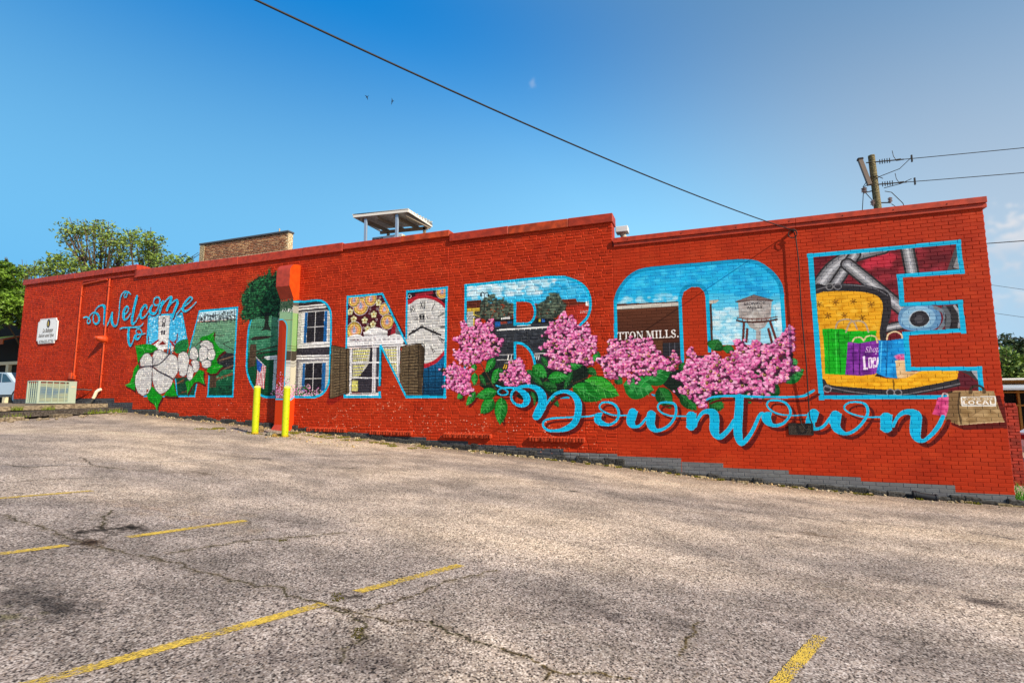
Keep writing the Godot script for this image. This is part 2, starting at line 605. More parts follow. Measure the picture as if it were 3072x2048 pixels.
	func stamp(c: Color, r: int, a: float) -> Image:
		var key := "%s %d %.2f" % [c.to_html(false), r, a]
		if not stamps.has(key):
			var w := r * 2 + 1
			var t := Image.create(w, w, false, Image.FORMAT_RGBA8)
			for y in w:
				for x in w:
					var d := Vector2(x - r, (y - r) * 1.35).length() / (r + 0.5)
					t.set_pixel(x, y, Color(c, a * clampf((1.0 - d) * 1.8, 0.0, 1.0)))
			stamps[key] = t
		return stamps[key]

	func dab(q: Vector2, r: float, c: Color, a := 0.75) -> void:
		var k := maxi(1, roundi(r))
		var t := stamp(c, k, a)
		im.blend_rect(t, Rect2i(Vector2i.ZERO, t.get_size()), Vector2i(q.round()) - Vector2i(k, k))

	func inside(p: PackedVector2Array) -> Vector2:
		var lo := p[0]
		var hi := p[0]
		for q in p:
			lo = lo.min(q)
			hi = hi.max(q)
		for k in 40:
			var q := Vector2(rng.randf_range(lo.x, hi.x), rng.randf_range(lo.y, hi.y))
			if Geometry2D.is_point_in_polygon(q, p):
				return q
		return p[0]

	func db(cols: String, n: int, r: float, s: String, sd: int) -> void:
		rng.seed = sd
		var p := pts(s)
		var c := cols.split(" ")
		for k in n:
			dab(inside(p), maxf(1.0, r * S * rng.randf_range(0.6, 1.4)), Color(c[rng.randi() % c.size()]))

	func spot(c: String, r: float, x: float, y: float, a: float) -> void:
		dab(v(x, y), maxf(1.0, r * S), Color(c), a)

	# a leaf: base and tip
	func lf(s: String, w: float, c: String, d: String, k: String) -> void:
		var p := pts(s)
		var a := p[0]
		var t := p[1]
		var o := (t - a).orthogonal().normalized() * w * S * 0.55
		var l := PackedVector2Array([a])
		var r := PackedVector2Array([a])
		for i in range(1, 9):
			var f := i / 8.0
			var e := pow(sin(PI * pow(f, 0.8)), 0.85)
			l.append(a.lerp(t, f) + o * e)
			r.append(a.lerp(t, f) - o * e)
		var both := l.duplicate()
		for i in range(r.size() - 1, -1, -1):
			both.append(r[i])
		fill(both, Color(d))
		var up := o if o.y < 0 else -o
		var hl := PackedVector2Array([a])
		for i in range(1, 9):
			var f := i / 8.0
			hl.append(a.lerp(t, f) + up * 0.88 * pow(sin(PI * pow(f, 0.8)), 0.85))
		hl.append(t)
		fill(hl, Color(c))
		for i in 10:
			var f := rng.randf_range(0.15, 0.85)
			dab(a.lerp(t, f) + up * rng.randf_range(-0.6, 0.7) * sin(PI * f), maxf(1.0, w * S * 0.16), Color(c).lerp(Color(k), rng.randf() * 0.45), 0.5)
		var vein := Color(d).lerp(Color(k), 0.55)
		line(PackedVector2Array([a, t]), 10.0, vein)
		for i in range(1, 5):
			var f := i / 5.5
			var q := a.lerp(t, f)
			for g in [o, -o]:
				line(PackedVector2Array([q, a.lerp(t, f + 0.16) + g * 0.7 * sin(PI * f)]), 5.0, vein)

	func floret(q: Vector2, r: float, pinks: Array) -> void:
		dab(q + Vector2(r * 0.3, r * 0.45), r * 1.05, Color("6e2450"), 0.6)
		var base: int = rng.randi() % pinks.size()
		for k in 3 + rng.randi() % 3:
			var a := rng.randf() * TAU
			var c: Color = pinks[base] if rng.randf() < 0.6 else pinks[rng.randi() % pinks.size()]
			disc(q + Vector2(cos(a), sin(a) * 0.8) * r * rng.randf_range(0.3, 0.7), r * rng.randf_range(0.3, 0.6), c)
		dab(q + Vector2(-0.25, -0.35) * r, r * 0.5, Color("f8cfe2"), 0.55)
		if rng.randf() < 0.35:
			disc(q, r * 0.22, Color("e89a4a"))

	func fl(s: String, sd: int, n: float) -> void:
		rng.seed = sd
		var p := pts(s)
		var area := 0.0
		for i in p.size():
			area += p[i].cross(p[(i + 1) % p.size()])
		area = absf(area) * 0.5
		var pinks := [Color("dc62a2"), Color("e67cb4"), Color("ea94c4"), Color("c84e92"), Color("f0aed2"), Color("e070ae")]
		for k in int(area / 22.0):
			dab(inside(p), 6.0, [Color("3a1630"), Color("17401c"), Color("5e1e48"), Color("241420")][rng.randi() % 4], 0.8)
		for q in p:
			floret(q, 0.058 * 1000.0 * S * 0.6, pinks)
		var r := 66.0 * S
		var got := PackedVector2Array()
		for k in int(area / (r * r) * 1.6 * n):
			got.append(inside(p))
		for q in got:
			floret(q, r * rng.randf_range(0.55, 0.95), pinks)
		for k in int(area / (r * r) * 0.05):
			var q := inside(p)
			disc(q, r * 0.5, Color("4a3020"))
			disc(q + Vector2(-0.1, -0.1) * r, r * 0.3, Color("a8885c"))

	func bl(s: String, sd: int, n: float) -> void:
		rng.seed = sd
		var p := pts(s)
		for k in int(190 * n):
			var q := inside(p)
			if k % 3 == 0:
				dab(q, rng.randf_range(2, 5), Color(["1f5a26", "2e7a30", "123a18"][k / 3 % 3]), 0.9)
			else:
				disc(q, rng.randf_range(1.3, 2.8), [Color("cf74ac"), Color("e09ac4"), Color("a84e8c"), Color("eab4d4")][rng.randi() % 4])

	func tree(s: String, sd: int) -> void:
		rng.seed = sd
		var p := pts(s)
		var cols := ["12301f", "1b4a2c", "0c2014", "25633a", "2f7a48", "143624"]
		var mid := Vector2.ZERO
		for q in p:
			mid += q / p.size()
		var core := PackedVector2Array()
		for q in p:
			core.append(mid + (q - mid) * 0.9)
		fill(core, Color("12301f"))
		for k in 1500:
			dab(inside(p), rng.randf_range(4.0, 9.5), Color(cols[rng.randi() % cols.size()]), 0.85)
		for k in 500:
			disc(inside(p) , rng.randf_range(0.8, 1.7), Color(["3f9a5c", "1d5a34", "0a1a10", "357a4c"][rng.randi() % 4]))
		for q in p:
			for k in 14:
				disc(q + Vector2(rng.randf_range(-14, 14), rng.randf_range(-14, 14)), rng.randf_range(1.0, 2.6), Color(cols[rng.randi() % cols.size()]))

	func pais(s: String, r: float) -> void:
		var q := pts(s)[0]
		r *= S
		for t in [[1.1, "d6c6d2"], [1.02, "3a2a14"], [0.98, "b8943a"], [0.82, "d8b45a"], [0.66, "d09050"], [0.52, "e0b078"], [0.4, "c88a8a"]]:
			disc(q, r * t[0], Color(t[1]))
		for k in 16:
			var a := k * TAU / 16.0
			disc(q + Vector2(cos(a), sin(a)) * r * 0.74, r * 0.06, Color("efe0a0"))
		for t in [[0.28, "e8e4e8"], [0.2, "2c4a8c"], [0.1, "dfe4f0"]]:
			var w: float = r * t[0]
			fill(PackedVector2Array([q + Vector2(0, -w * 2.4), q + Vector2(w * 0.8, 0), q + Vector2(w * 0.6, w), q + Vector2(-w * 0.6, w), q + Vector2(-w * 0.8, 0)]), Color(t[1]))

	func dais(s: String, r: float) -> void:
		var q := pts(s)[0]
		r *= S
		for k in 5:
			var a := k * TAU / 5.0 - 1.57
			disc(q + Vector2(cos(a), sin(a)) * r * 0.6, r * 0.45, Color("8a8a5a"))
			disc(q + Vector2(cos(a), sin(a)) * r * 0.6, r * 0.36, Color("d8d2a8"))
		disc(q, r * 0.28, Color("b89a3a"))

	func ring(c: String, r: float, w: float, s: String) -> void:
		var q := pts(s)[0]
		var p := PackedVector2Array()
		for k in 17:
			p.append(q + Vector2(cos(k * TAU / 16.0), sin(k * TAU / 16.0)) * r * S)
		line(p, w, Color(c))

	# lettering: the glyph outlines of a TextMesh, filled triangle by triangle
	func tx(t: String, c: String, s: String, h: float, font: int, slant: float, width := 0.0) -> void:
		var f := SystemFont.new()
		f.font_names = PackedStringArray([["Droid Sans", "Droid Serif", "Droid Serif", "Droid Sans"][font]])
		f.font_weight = 700 if font >= 2 else 400
		var m := TextMesh.new()
		m.font = f
		m.font_size = 64
		m.depth = 0.0
		m.text = t
		var a := m.get_mesh_arrays()
		var vs_: PackedVector3Array = a[Mesh.ARRAY_VERTEX]
		var ix: PackedInt32Array = a[Mesh.ARRAY_INDEX]
		if vs_.is_empty():
			return
		var b := m.get_aabb()
		var k := h * S / b.size.y
		var kx := k if width <= 0.0 else width * S / b.size.x
		var at := pts(s)[0]
		for i in range(0, ix.size(), 3):
			var p := PackedVector2Array()
			for j in 3:
				var q := vs_[ix[i + j]]
				var y := (q.y - b.position.y) * k
				p.append(at + Vector2((q.x - b.position.x) * kx + y * slant, -y))
			fill(p, Color(c))
# ---------------------------------------------------------------- ground
func speckle_picture() -> ImageTexture:
	var w := 1024
	var im := Image.create(w, w, false, Image.FORMAT_RGBA8)
	im.fill(Color("b8afa7"))
	var r := RandomNumberGenerator.new()
	r.seed = 31
	var tones := ["f2ece2", "d8cfc4", "b5aaa0", "5a5350", "2c2a2a", "776c62", "e8dccb", "484240", "a89684", "c9c2bd", "37322f", "fbf6ee", "fff8f0", "efe4d8"]
	var sp := Painter.new()
	sp.im = im
	for k in 5000:
		sp.dab(Vector2(r.randf() * w, r.randf() * w), r.randf_range(3.0, 14.0), Color(["e6ddd2", "6c645e", "8e8880", "d8ccbc", "5a544e"][k % 5]), 0.28)
	for k in 330000:
		im.fill_rect(Rect2i(r.randi() % w, r.randi() % w, r.randi_range(1, 2), r.randi_range(1, 2)), Color(tones[r.randi() % tones.size()]))
	for k in 26000:
		im.fill_rect(Rect2i(r.randi() % w, r.randi() % w, 2, r.randi_range(2, 3)), Color(["f4efe6", "fffaf2", "4a433e", "2a2626"][k % 4]))
	return ImageTexture.create_from_image(im)


func lot_picture() -> ImageTexture:
	var w := 1872
	var h := 1008
	var small := Image.create(w / 4, h / 4, false, Image.FORMAT_RGBA8)
	var n := FastNoiseLite.new()
	n.seed = 21
	n.frequency = 0.012
	n.fractal_octaves = 5
	var m := FastNoiseLite.new()
	m.seed = 8
	m.frequency = 0.05
	m.fractal_octaves = 3
	for y in h / 4:
		for x in w / 4:
			var z := y / 18.0
			var a := n.get_noise_2d(x * 0.8, y * 2.0) * 1.5
			var b := m.get_noise_2d(x, y * 1.6)
			var warm := clampf(0.62 + a * 0.55 - maxf(0.0, z - 4.0) * 0.13, 0.0, 1.0)
			var col := Color("cac1c0").lerp(Color("ecdccc"), warm)
			col = col * clampf(1.0 - maxf(0.0, z - 6.0) * 0.03 + b * 0.2 + a * 0.09, 0.6, 1.1)
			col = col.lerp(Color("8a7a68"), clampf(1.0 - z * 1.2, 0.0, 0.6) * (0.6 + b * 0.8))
			small.set_pixel(x, y, Color(col, 1.0))
	small.resize(w, h, Image.INTERPOLATE_CUBIC)
	var p := LotPainter.new()
	p.im = small
	paint_lot(p)
	return ImageTexture.create_from_image(p.im)


class LotPainter:
	extends Painter
	const L := 0.072

	func v(x: float, y: float) -> Vector2:
		return Vector2((x + 18000.0) * L, -y * L)

	func crack(c: String, w: float, s: String) -> void:
		var p := pts(s)
		rng.seed = int(p[0].x * 7.0 + p[0].y)
		var fine := PackedVector2Array()
		for i in p.size() - 1:
			var n := maxi(2, int(p[i].distance_to(p[i + 1]) / 4.0))
			for k in n:
				fine.append(p[i].lerp(p[i + 1], float(k) / n) + Vector2(rng.randf_range(-1.6, 1.6), rng.randf_range(-1.6, 1.6)))
		fine.append(p[-1])
		for i in fine.size() - 1:
			if rng.randf() < 0.25:
				continue
			dab(fine[i], rng.randf_range(2.0, 5.0), Color("6f6450"), 0.25)
		for i in fine.size() - 1:
			var t := maxf(1.0, w * L * rng.randf_range(0.5, 1.4))
			for k in 4:
				disc(fine[i].lerp(fine[i + 1], k / 4.0), t * 0.3, Color(c).lerp(Color("2a2618"), rng.randf() * 0.6))

	func stain(c: String, r: float, a: float, n: int, s: String) -> void:
		var p := pts(s)
		rng.seed = int(p[0].x * 3.0 + p[0].y * 5.0)
		for k in n * 6:
			var i := rng.randi() % p.size()
			var q := p[i].lerp(p[mini(i + 1, p.size() - 1)], rng.randf())
			var o := Vector2.from_angle(rng.randf() * TAU) * absf(rng.randfn(0.0, 0.55)) * r * L
			dab(q + o * Vector2(1.7, 0.8), maxf(1.0, r * L * rng.randf_range(0.04, 0.2)), Color(c), a * 0.36)


func asphalt(painted: Texture2D) -> StandardMaterial3D:
	var m := StandardMaterial3D.new()
	m.albedo_texture = mats["speckle"]
	m.uv1_triplanar = true
	m.uv1_world_triplanar = true
	m.uv1_scale = Vector3.ONE / 5.2
	m.heightmap_enabled = false
	m.roughness = 0.9
	m.metallic_specular = 0.3
	m.detail_enabled = true
	m.detail_blend_mode = BaseMaterial3D.BLEND_MODE_MUL
	m.detail_uv_layer = BaseMaterial3D.DETAIL_UV_2
	m.detail_albedo = painted
	m.texture_repeat = true
	return m


func build_ground() -> void:
	mats["speckle"] = speckle_picture()
	# the earth all round, a little below the lot
	var g := Geo.new()
	var xs := [-160.0, -90.0, -60.0, -40.0, -30.0, -24.0, -20.0, -16.8, -15.2, -10.35, -8.0, -4.4, -1.8, 0.27, 2.62, 4.7, 8.0, 14.0, 30.0, 60.0, 160.0]
	var zs := [-160.0, -60.0, -30.0, -15.0, -8.0, -4.0, 0.0, 5.0, 14.0, 30.0, 80.0]
	var at := func(x: float, z: float) -> Vector3: return Vector3(x, lot_height(clampf(x, -59.0, 59.0), z) - 0.05, z)
	for i in xs.size() - 1:
		for k in zs.size() - 1:
			g.face([at.call(xs[i], zs[k + 1]), at.call(xs[i + 1], zs[k + 1]), at.call(xs[i + 1], zs[k]), at.call(xs[i], zs[k])])
	var earth := StandardMaterial3D.new()
	earth.albedo_texture = mats["speckle"]
	earth.albedo_color = Color("d6c8ba")
	earth.uv1_triplanar = true
	earth.uv1_world_triplanar = true
	earth.uv1_scale = Vector3.ONE / 5.2
	earth.roughness = 0.95
	tag(put("ground", g.mesh(), earth), "", "", "", "structure")
	# the parking lot, painted with its cracks and stains
	var l := Geo.new()
	for i in 104:
		for k in 56:
			var q := []
			var t := []
			for o in [[0, 1], [1, 1], [1, 0], [0, 0]]:
				var x: float = -18.0 + (i + o[0]) * 0.25
				var z: float = (k + o[1]) * 0.25
				q.append(Vector3(x, lot_height(x, z), z))
				t.append(Vector2((x + 18.0) / 26.0, z / 14.0))
			l.face(q, Color.WHITE, t)
	var lot := put("parking_lot", l.mesh(), asphalt(lot_picture()))
	tag(lot, "", "", "", "structure")
	# worn yellow bay lines
	var im := Image.create(512, 64, false, Image.FORMAT_RGBA8)
	var n := FastNoiseLite.new()
	n.seed = 3
	n.frequency = 0.16
	n.fractal_octaves = 3
	var n2 := FastNoiseLite.new()
	n2.seed = 5
	n2.frequency = 0.012
	for y in 64:
		for x in 512:
			var e := minf(y, 63 - y) / 32.0
			var a := 1.0 if n.get_noise_2d(x, y * 1.3) + n2.get_noise_2d(x, y * 0.3) * 0.55 > 0.10 - minf(e * 0.9, 0.22) else 0.0
			var k := 0.85 + n.get_noise_2d(x * 2.0 + 900.0, y * 2.0) * 0.4
			im.set_pixel(x, y, Color(0.9 * k, 0.75 * k, 0.28 * k, a))
	var lm := StandardMaterial3D.new()
	lm.albedo_texture = ImageTexture.create_from_image(im)
	lm.transparency = BaseMaterial3D.TRANSPARENCY_ALPHA_SCISSOR
	lm.alpha_scissor_threshold = 0.5
	lm.roughness = 0.8
	var k0 := 0.0
	for q in [[-6.765, 6.95, -7.7, 9.2], [-4.404, 6.924, -4.763, 7.833], [-4.93, 8.2, -5.7, 9.9], [-1.96, 6.985, -2.344, 7.84], [-2.408, 8.1, -3.35, 10.3], [0.655, 6.915, -0.35, 9.2]]:
		var s := Geo.new()
		var a := Vector2(q[0], q[1])
		var b := Vector2(q[2], q[3])
		var o := Vector2(-0.045, 0.0) * (1.0 if a.distance_to(b) > 0.0 else 1.0)
		var m := int(a.distance_to(b) / 0.2) + 1
		for i in m:
			var c := a.lerp(b, float(i) / m)
			var d := a.lerp(b, float(i + 1) / m)
			var pq := []
			for e in [c + o, d + o, d - o, c - o]:
				pq.append(Vector3(e.x, lot_height(e.x, e.y) + 0.005, e.y))
			var u0 := k0 + a.distance_to(c) * 0.3
			var u1 := k0 + a.distance_to(d) * 0.3
			s.face(pq, Color.WHITE, [Vector2(u0, 0), Vector2(u1, 0), Vector2(u1, 1), Vector2(u0, 1)])
		k0 += 0.37
		put("parking_line", s.mesh(), lm, lot)


# ---------------------------------------------------------------- the painted brick hall
func mural_materials() -> Array:
	var p := Painter.new()
	p.im = Image.create(4048, 929, false, Image.FORMAT_RGBA8)
	p.im.fill(Color("ab3012"))
	# the red coat: rolled on unevenly
	var r := RandomNumberGenerator.new()
	r.seed = 12
	for k in 2600:
		p.dab(Vector2(r.randf() * 4048.0, r.randf() * 929.0), r.randf_range(8.0, 46.0), Color(["a02b10", "b43716", "aa3216", "9a2910", "c0441e"][k % 5]), 0.34)
	# chalky fade, also painting in brighter light high up, and streaks running down from the copings
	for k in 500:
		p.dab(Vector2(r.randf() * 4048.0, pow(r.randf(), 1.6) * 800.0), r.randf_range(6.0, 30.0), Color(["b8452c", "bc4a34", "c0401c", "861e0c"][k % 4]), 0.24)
	for k in 260:
		var x := r.randf_range(-23.0, 4.7)
		var top := 5.85
		for s in SECTIONS:
			if x > s[0] and x < s[1]:
				top = s[3]
		var q := p.v(x * 1000.0, top * 1000.0)
		var n := r.randi_range(4, 16)
		for i in n:
			p.dab(q + Vector2(r.randf_range(-0.5, 0.5), i * 5.0), r.randf_range(1.5, 3.5), Color("7c1e0c") if k % 3 else Color("c0593c"), 0.3 * (1.0 - float(i) / n))
	# grey base coat, its upper edge stepping with the courses
	for s in [[-23.2, -17.66, 1.72], [-17.66, -16.8, 1.58], [-16.8, -15.64, 1.37], [-15.64, -14.78, 1.275], [-14.78, -13.4, 1.14], [-13.4, -12.4, 1.05], [-12.4, -11.46, 1.02], [-11.46, -10.8, 0.95], [-10.8, -9.9, 0.85], [-9.9, -8.64, 0.80], [-8.64, -7.9, 0.80], [-7.9, -6.3, 0.73], [-6.3, -5.2, 0.66], [-5.2, -4.0, 0.59], [-4.0, -2.91, 0.56], [-2.91, -1.76, 0.48], [-1.76, -0.48, 0.44], [-0.48, 0.29, 0.37], [0.29, 1.42, 0.29], [1.42, 2.57, 0.21], [2.57, 3.93, 0.14], [3.93, 4.9, 0.03]]:
		var a := p.v(s[0] * 1000.0, s[2] * 1000.0)
		var b := p.v(s[1] * 1000.0, -400.0)
		var dark: bool = s[1] < -1.9
		p.im.fill_rect(Rect2i(Vector2i(a.round()), Vector2i((b - a).round())), Color("44464c") if dark else Color("6a6b6e"))
		for k in 60:
			p.dab(Vector2(r.randf_range(a.x + 6, b.x - 6), r.randf_range(a.y + 8, b.y)), r.randf_range(3, 9), Color(["3a3c42", "55565a", "2e2f34", "5e5f64"][k % 4] if dark else ["626468", "747578", "5a5b60", "7c7c7e"][k % 4]), 0.5)
	# chips and flakes low down on the old brick
	for k in 420:
		var x := r.randf_range(-15.0, -2.2)
		var y := 0.75 + absf(r.randfn(0.0, 0.35))
		p.disc(p.v(x * 1000.0, y * 1000.0), r.randf_range(0.6, 1.7), Color(["d8b8a8", "e2cfc4", "c88870", "8a2a18", "d8623c"][k % 5]))
	for k in 240:
		var c: Vector2 = [Vector2(-8.9, 1.25), Vector2(-6.4, 1.05), Vector2(-4.9, 1.0), Vector2(-7.3, 1.5), Vector2(-3.0, 0.75)][k % 5]
		p.dab(p.v((c.x + r.randfn(0.0, 0.3)) * 1000.0, (c.y + r.randfn(0.0, 0.18)) * 1000.0), r.randf_range(1.5, 4.0), Color(["dcae9a", "c86a4c", "e0c0b0", "d04a24"][k % 4]), 0.6)
	paint_letters(p)
	paint_welcome(p)
	paint_downtown(p)
	var out := []
	for k in 2:
		var m := StandardMaterial3D.new()
		m.resource_name = "mural_paint"
		m.albedo_texture = ImageTexture.create_from_image(p.im.get_region(Rect2i(k * 2000, 0, 2048, 929)))
		m.texture_repeat = false
		m.vertex_color_use_as_albedo = true
		m.roughness = 0.62
		m.metallic_specular = 0.25
		out.append(m)
	return out


func mural_geo(half: int) -> Geo:
	var g := Geo.new()
	g.wall_uv = true
	g.u0 = CANVAS_X + half * 2000.0 / PX
	g.uw = 2048.0 / PX
	g.uh = 929.0 / PX
	return g


# one brick face: outer edge on the wall plane, raised front
func brick_face(g: Geo, x0: float, x1: float, y0: float, y1: float, p: Array, c: float, z: float, col: Color) -> void:
	var o := [Vector3(x0, y0, z), Vector3(x1, y0, z), Vector3(x1, y1, z), Vector3(x0, y1, z)]
	var f := [Vector3(x0 + c, y0 + c, z + p[0]), Vector3(x1 - c, y0 + c, z + p[1]), Vector3(x1 - c, y1 - c, z + p[2]), Vector3(x0 + c, y1 - c, z + p[3])]
	g.face(f, col)
	for k in 4:
		var j := (k + 1) % 4
		g.face([o[k], o[j], f[j], f[k]], col)


func build_hall() -> void:
	var hall := thing("brick_hall", "long one storey brick hall painted red with a town mural of giant letters", "building")
	var paint := mural_materials()
	var r := RandomNumberGenerator.new()
	r.seed = 77
	var geos := [mural_geo(0), mural_geo(1)]
	var near := []          # the bricks that show largest: [depth, x0, x1, y0, y1, p, c, z, colour]
	var fwd := Vector3(-0.3468, 0.1144, -0.9309)
	var bays := [[-9.87, -8.64, 3.3], [-7.9, -6.67, 3.3], [-5.82, -4.58, 3.3], [-3.7, -2.42, 3.3]]
	for s in SECTIONS:
		var rows := int(ceil((s[3] + 0.02 + 0.4) / COURSE))
		for row in rows:
			var y: float = -0.4 + row * COURSE
			if y + COURSE < lot_height(s[0], 0.0) - 0.6 or y > s[3]:
				continue
			var top: float = minf(y + COURSE, s[3] + 0.01)
			# break points of this row
			var cuts := [s[0]]
			if s[4]:
				var x: float = s[1] - (0.1015 if row % 2 else 0.203)
				var back := []
				while x > s[0] + 0.03:
					back.append(x)
					x -= 0.203
				back.reverse()
				cuts.append_array(back)
			else:
				var x: float = s[0] + r.randf_range(0.06, 0.2)
				while x < s[1] - 0.05:
					cuts.append(x)
					x += r.randf_range(0.19, 0.215) if row % 7 else r.randf_range(0.095, 0.108)
				for b in bays:
					if y > 0.75 and y < b[2] and s[0] < b[0] and s[1] > b[1]:
						for e in [b[0], b[1]]:
							cuts = cuts.filter(func(q): return absf(q - e) > 0.05)
							cuts.append(e)
				cuts.sort()
			cuts.append(s[1])
			for i in cuts.size() - 1:
				var a: float = cuts[i]
				var b: float = cuts[i + 1]
				var mid := (a + b) * 0.5
				if top < lot_height(mid, 0.0) - 0.1:
					continue
				var t := r.randf_range(0.86, 1.06) if s[4] else r.randf_range(0.8, 1.08)
				var col := Color(t, t * r.randf_range(0.97, 1.0), t * r.randf_range(0.96, 1.0))
				var z := 0.0
				if not s[4]:
					for q in bays:
						if mid > q[0] and mid < q[1] and y > 0.92 and y < q[2]:
							z = -0.003
				if s[4]:
					var d := 0.0052 + r.randf_range(-0.0014, 0.0014)
					var p := [d + r.randf_range(-0.001, 0.001), d + r.randf_range(-0.001, 0.001), d, d + r.randf_range(-0.001, 0.001)]
					var at := Vector3(mid, y + 0.03, 0.0)
					near.append([(at - EYE).dot(fwd), a + 0.003, b - 0.003, y + 0.003, top - 0.003, p, 0.004, z, col])
				else:
					var d := r.randf_range(0.005, 0.012)
					var p := [d + r.randf_range(-0.005, 0.003), d + r.randf_range(-0.005, 0.003), d + r.randf_range(-0.005, 0.004), d + r.randf_range(-0.005, 0.004)]
					var g: Geo = geos[0] if mid < -9.1 else geos[1]
					brick_face(g, a + r.randf_range(0.002, 0.008), b - r.randf_range(0.002, 0.008), y + r.randf_range(0.002, 0.007), top - r.randf_range(0.002, 0.008), p, r.randf_range(0.006, 0.013), z, col)
		# mortar behind the bricks
		var cut: float = clampf(-9.1, s[0], s[1])
		var z0 := -0.012
		for q in [[s[0], cut, 0], [cut, s[1], 1]]:
			if q[1] > q[0]:
				geos[q[2]].face([Vector3(q[0], -0.5, 0.0), Vector3(q[1], -0.5, 0.0), Vector3(q[1], s[3] + 0.01, 0.0), Vector3(q[0], s[3] + 0.01, 0.0)], Color(1.0, 1.0, 1.0))
	near.sort_custom(func(a, b): return a[0] < b[0])
	for k in near.size():
		var q = near[k]
		if k < 300:
			var g := mural_geo(1)
			brick_face(g, q[1], q[2], q[3], q[4], q[5], q[6], q[7], q[8])
			put("brick", g.mesh(), paint[1], hall)
		else:
			brick_face(geos[1], q[1], q[2], q[3], q[4], q[5], q[6], q[7], q[8])
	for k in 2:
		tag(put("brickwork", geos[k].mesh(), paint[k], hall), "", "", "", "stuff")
	# the body of the hall behind the painted face
	var red := worn("red_wall_paint", "a83422", 0.25)
	var body := Geo.new()
	for s in SECTIONS:
		body.bx(Vector3((s[0] + s[1]) * 0.5, (s[3] - 1.0) * 0.5, -0.182), Vector3(s[1] - s[0] - 0.002, s[3] + 1.0, 0.36))
	body.bx(Vector3(4.54, 2.0, -8.2), Vector3(0.36, 5.9, 15.64))
	body.bx(Vector3(-22.89, 2.4, -8.2), Vector3(0.36, 6.6, 15.64))
	body.bx(Vector3(-9.2, 2.2, -16.2), Vector3(27.8, 6.2, 0.34))
	put("wall_body", body.mesh(), red, hall)
	# ragged brick ends on the right corner
	var ends := Geo.new()
	for row in 78:
		if row % 2 == 0:
			ends.bx(Vector3(4.724, -0.4 + row * COURSE + 0.034, -0.054), Vector3(0.012, 0.058, 0.095), 0.004)
	tag(put("corner_brickwork", ends.mesh(), red, hall), "", "", "", "stuff")
	var roof := Geo.new()
	roof.bx(Vector3(-9.2, 4.45, -8.2), Vector3(27.3, 0.2, 15.5))
	put("roof", roof.mesh(), worn("roof_felt", "5a5a5c", 0.3), hall)
	# sheet metal copings, segment by segment
	var steel := worn("coping_paint", "b2381c", 0.16, 1.0, 0.5)
	var rust := worn("coping_rust", "bc4418", 0.25, 0.7, 0.6)
	for k in SECTIONS.size():
		var s = SECTIONS[k]
		var x: float = s[0] - (0.05 if k == 0 else 0.0)
		var end: float = s[1] + (0.05 if k == 4 else 0.03)
		var step := [1.05, 2.1, 1.6, 1.45, 3.3][k] as float
		if k > 0:
			x += 0.032
		while x < end - 0.05:
			var w := minf(step * r.randf_range(0.85, 1.15), end - x)
			if end - x - w < 0.4:
				w = end - x
			var g := Geo.new()
			var h: float = s[2] - s[3]
			var lift := r.randf_range(-0.004, 0.004)
			if k == 4:
				var hx := 0.095
				g.bx(Vector3(x + w * 0.5, s[2] - 0.055, -0.15), Vector3(w - 0.003, 0.11, 0.44), 0.006)
				g.bx(Vector3(x + w * 0.5, s[3] + 0.038, -0.16), Vector3(w - 0.003, 0.074, 0.40), 0.004)
			else:
				g.box(Transform3D(Basis(Vector3.BACK, r.randf_range(-0.006, 0.006)), Vector3(x + w * 0.5, s[3] + h * 0.5 + lift, -0.15)), Vector3(w - 0.006, h, 0.43 + lift * 2.0), 0.01, Color(1, 1, 1) * r.randf_range(0.86, 1.06))
			put("coping_segment", g.mesh(), rust if (k == 2 or k == 3) and r.randf() < 0.5 else steel, hall)
			x += w
	# screw heads on the new coping
	var sc := Geo.new()
	for x in [-1.4, -0.3, 0.75, 1.7, 2.6, 3.4, 4.2]:
		sc.bx(Vector3(x, 5.045, 0.072), Vector3(0.018, 0.018, 0.01), 0.003)
	put("coping_screws", sc.mesh(), plain("dark_screw", "4a1a12"), hall)
	# corbelled ledge under the first coping and its bracket at the step
	var lg := Geo.new()
	lg.bx(Vector3(-18.4, 5.70, 0.024), Vector3(2.66, 0.05, 0.03), 0.005)
	lg.bx(Vector3(-17.06, 5.70, -0.1), Vector3(0.1, 0.24, 0.33), 0.01)
	put("ledge", lg.mesh(), red, hall)
	# brick sills of the bricked-up windows, each of headers on edge
	var orange := worn("sill_paint", "c8421c", 0.3, 3.0)
	for b in [[-9.87, -8.64, 0.865], [-7.9, -6.67, 0.82], [-5.82, -4.58, 0.795], [-3.69, -2.42, 0.76]]:
		var sill := group_part("window_sill", hall)
		var n := 18
		for i in n:
			var g := Geo.new()
			var x := lerpf(b[0], b[1], (i + 0.5) / n)
			g.box(Transform3D(Basis(Vector3.BACK, r.randf_range(-0.05, 0.05)) * Basis(Vector3.RIGHT, 0.18 + r.randf_range(-0.08, 0.08)), Vector3(x, b[2] + r.randf_range(-0.006, 0.006), 0.035)), Vector3((b[1] - b[0]) / n - r.randf_range(0.006, 0.016), 0.1, 0.11 + r.randf_range(-0.02, 0.015)), 0.009, Color.WHITE * r.randf_range(0.8, 1.05))
			put("brick", g.mesh(), orange, sill)
	# rough footing where the coat ends at the ground
	var ft := Geo.new()
	var tan := Geo.new()
	var x := -16.6
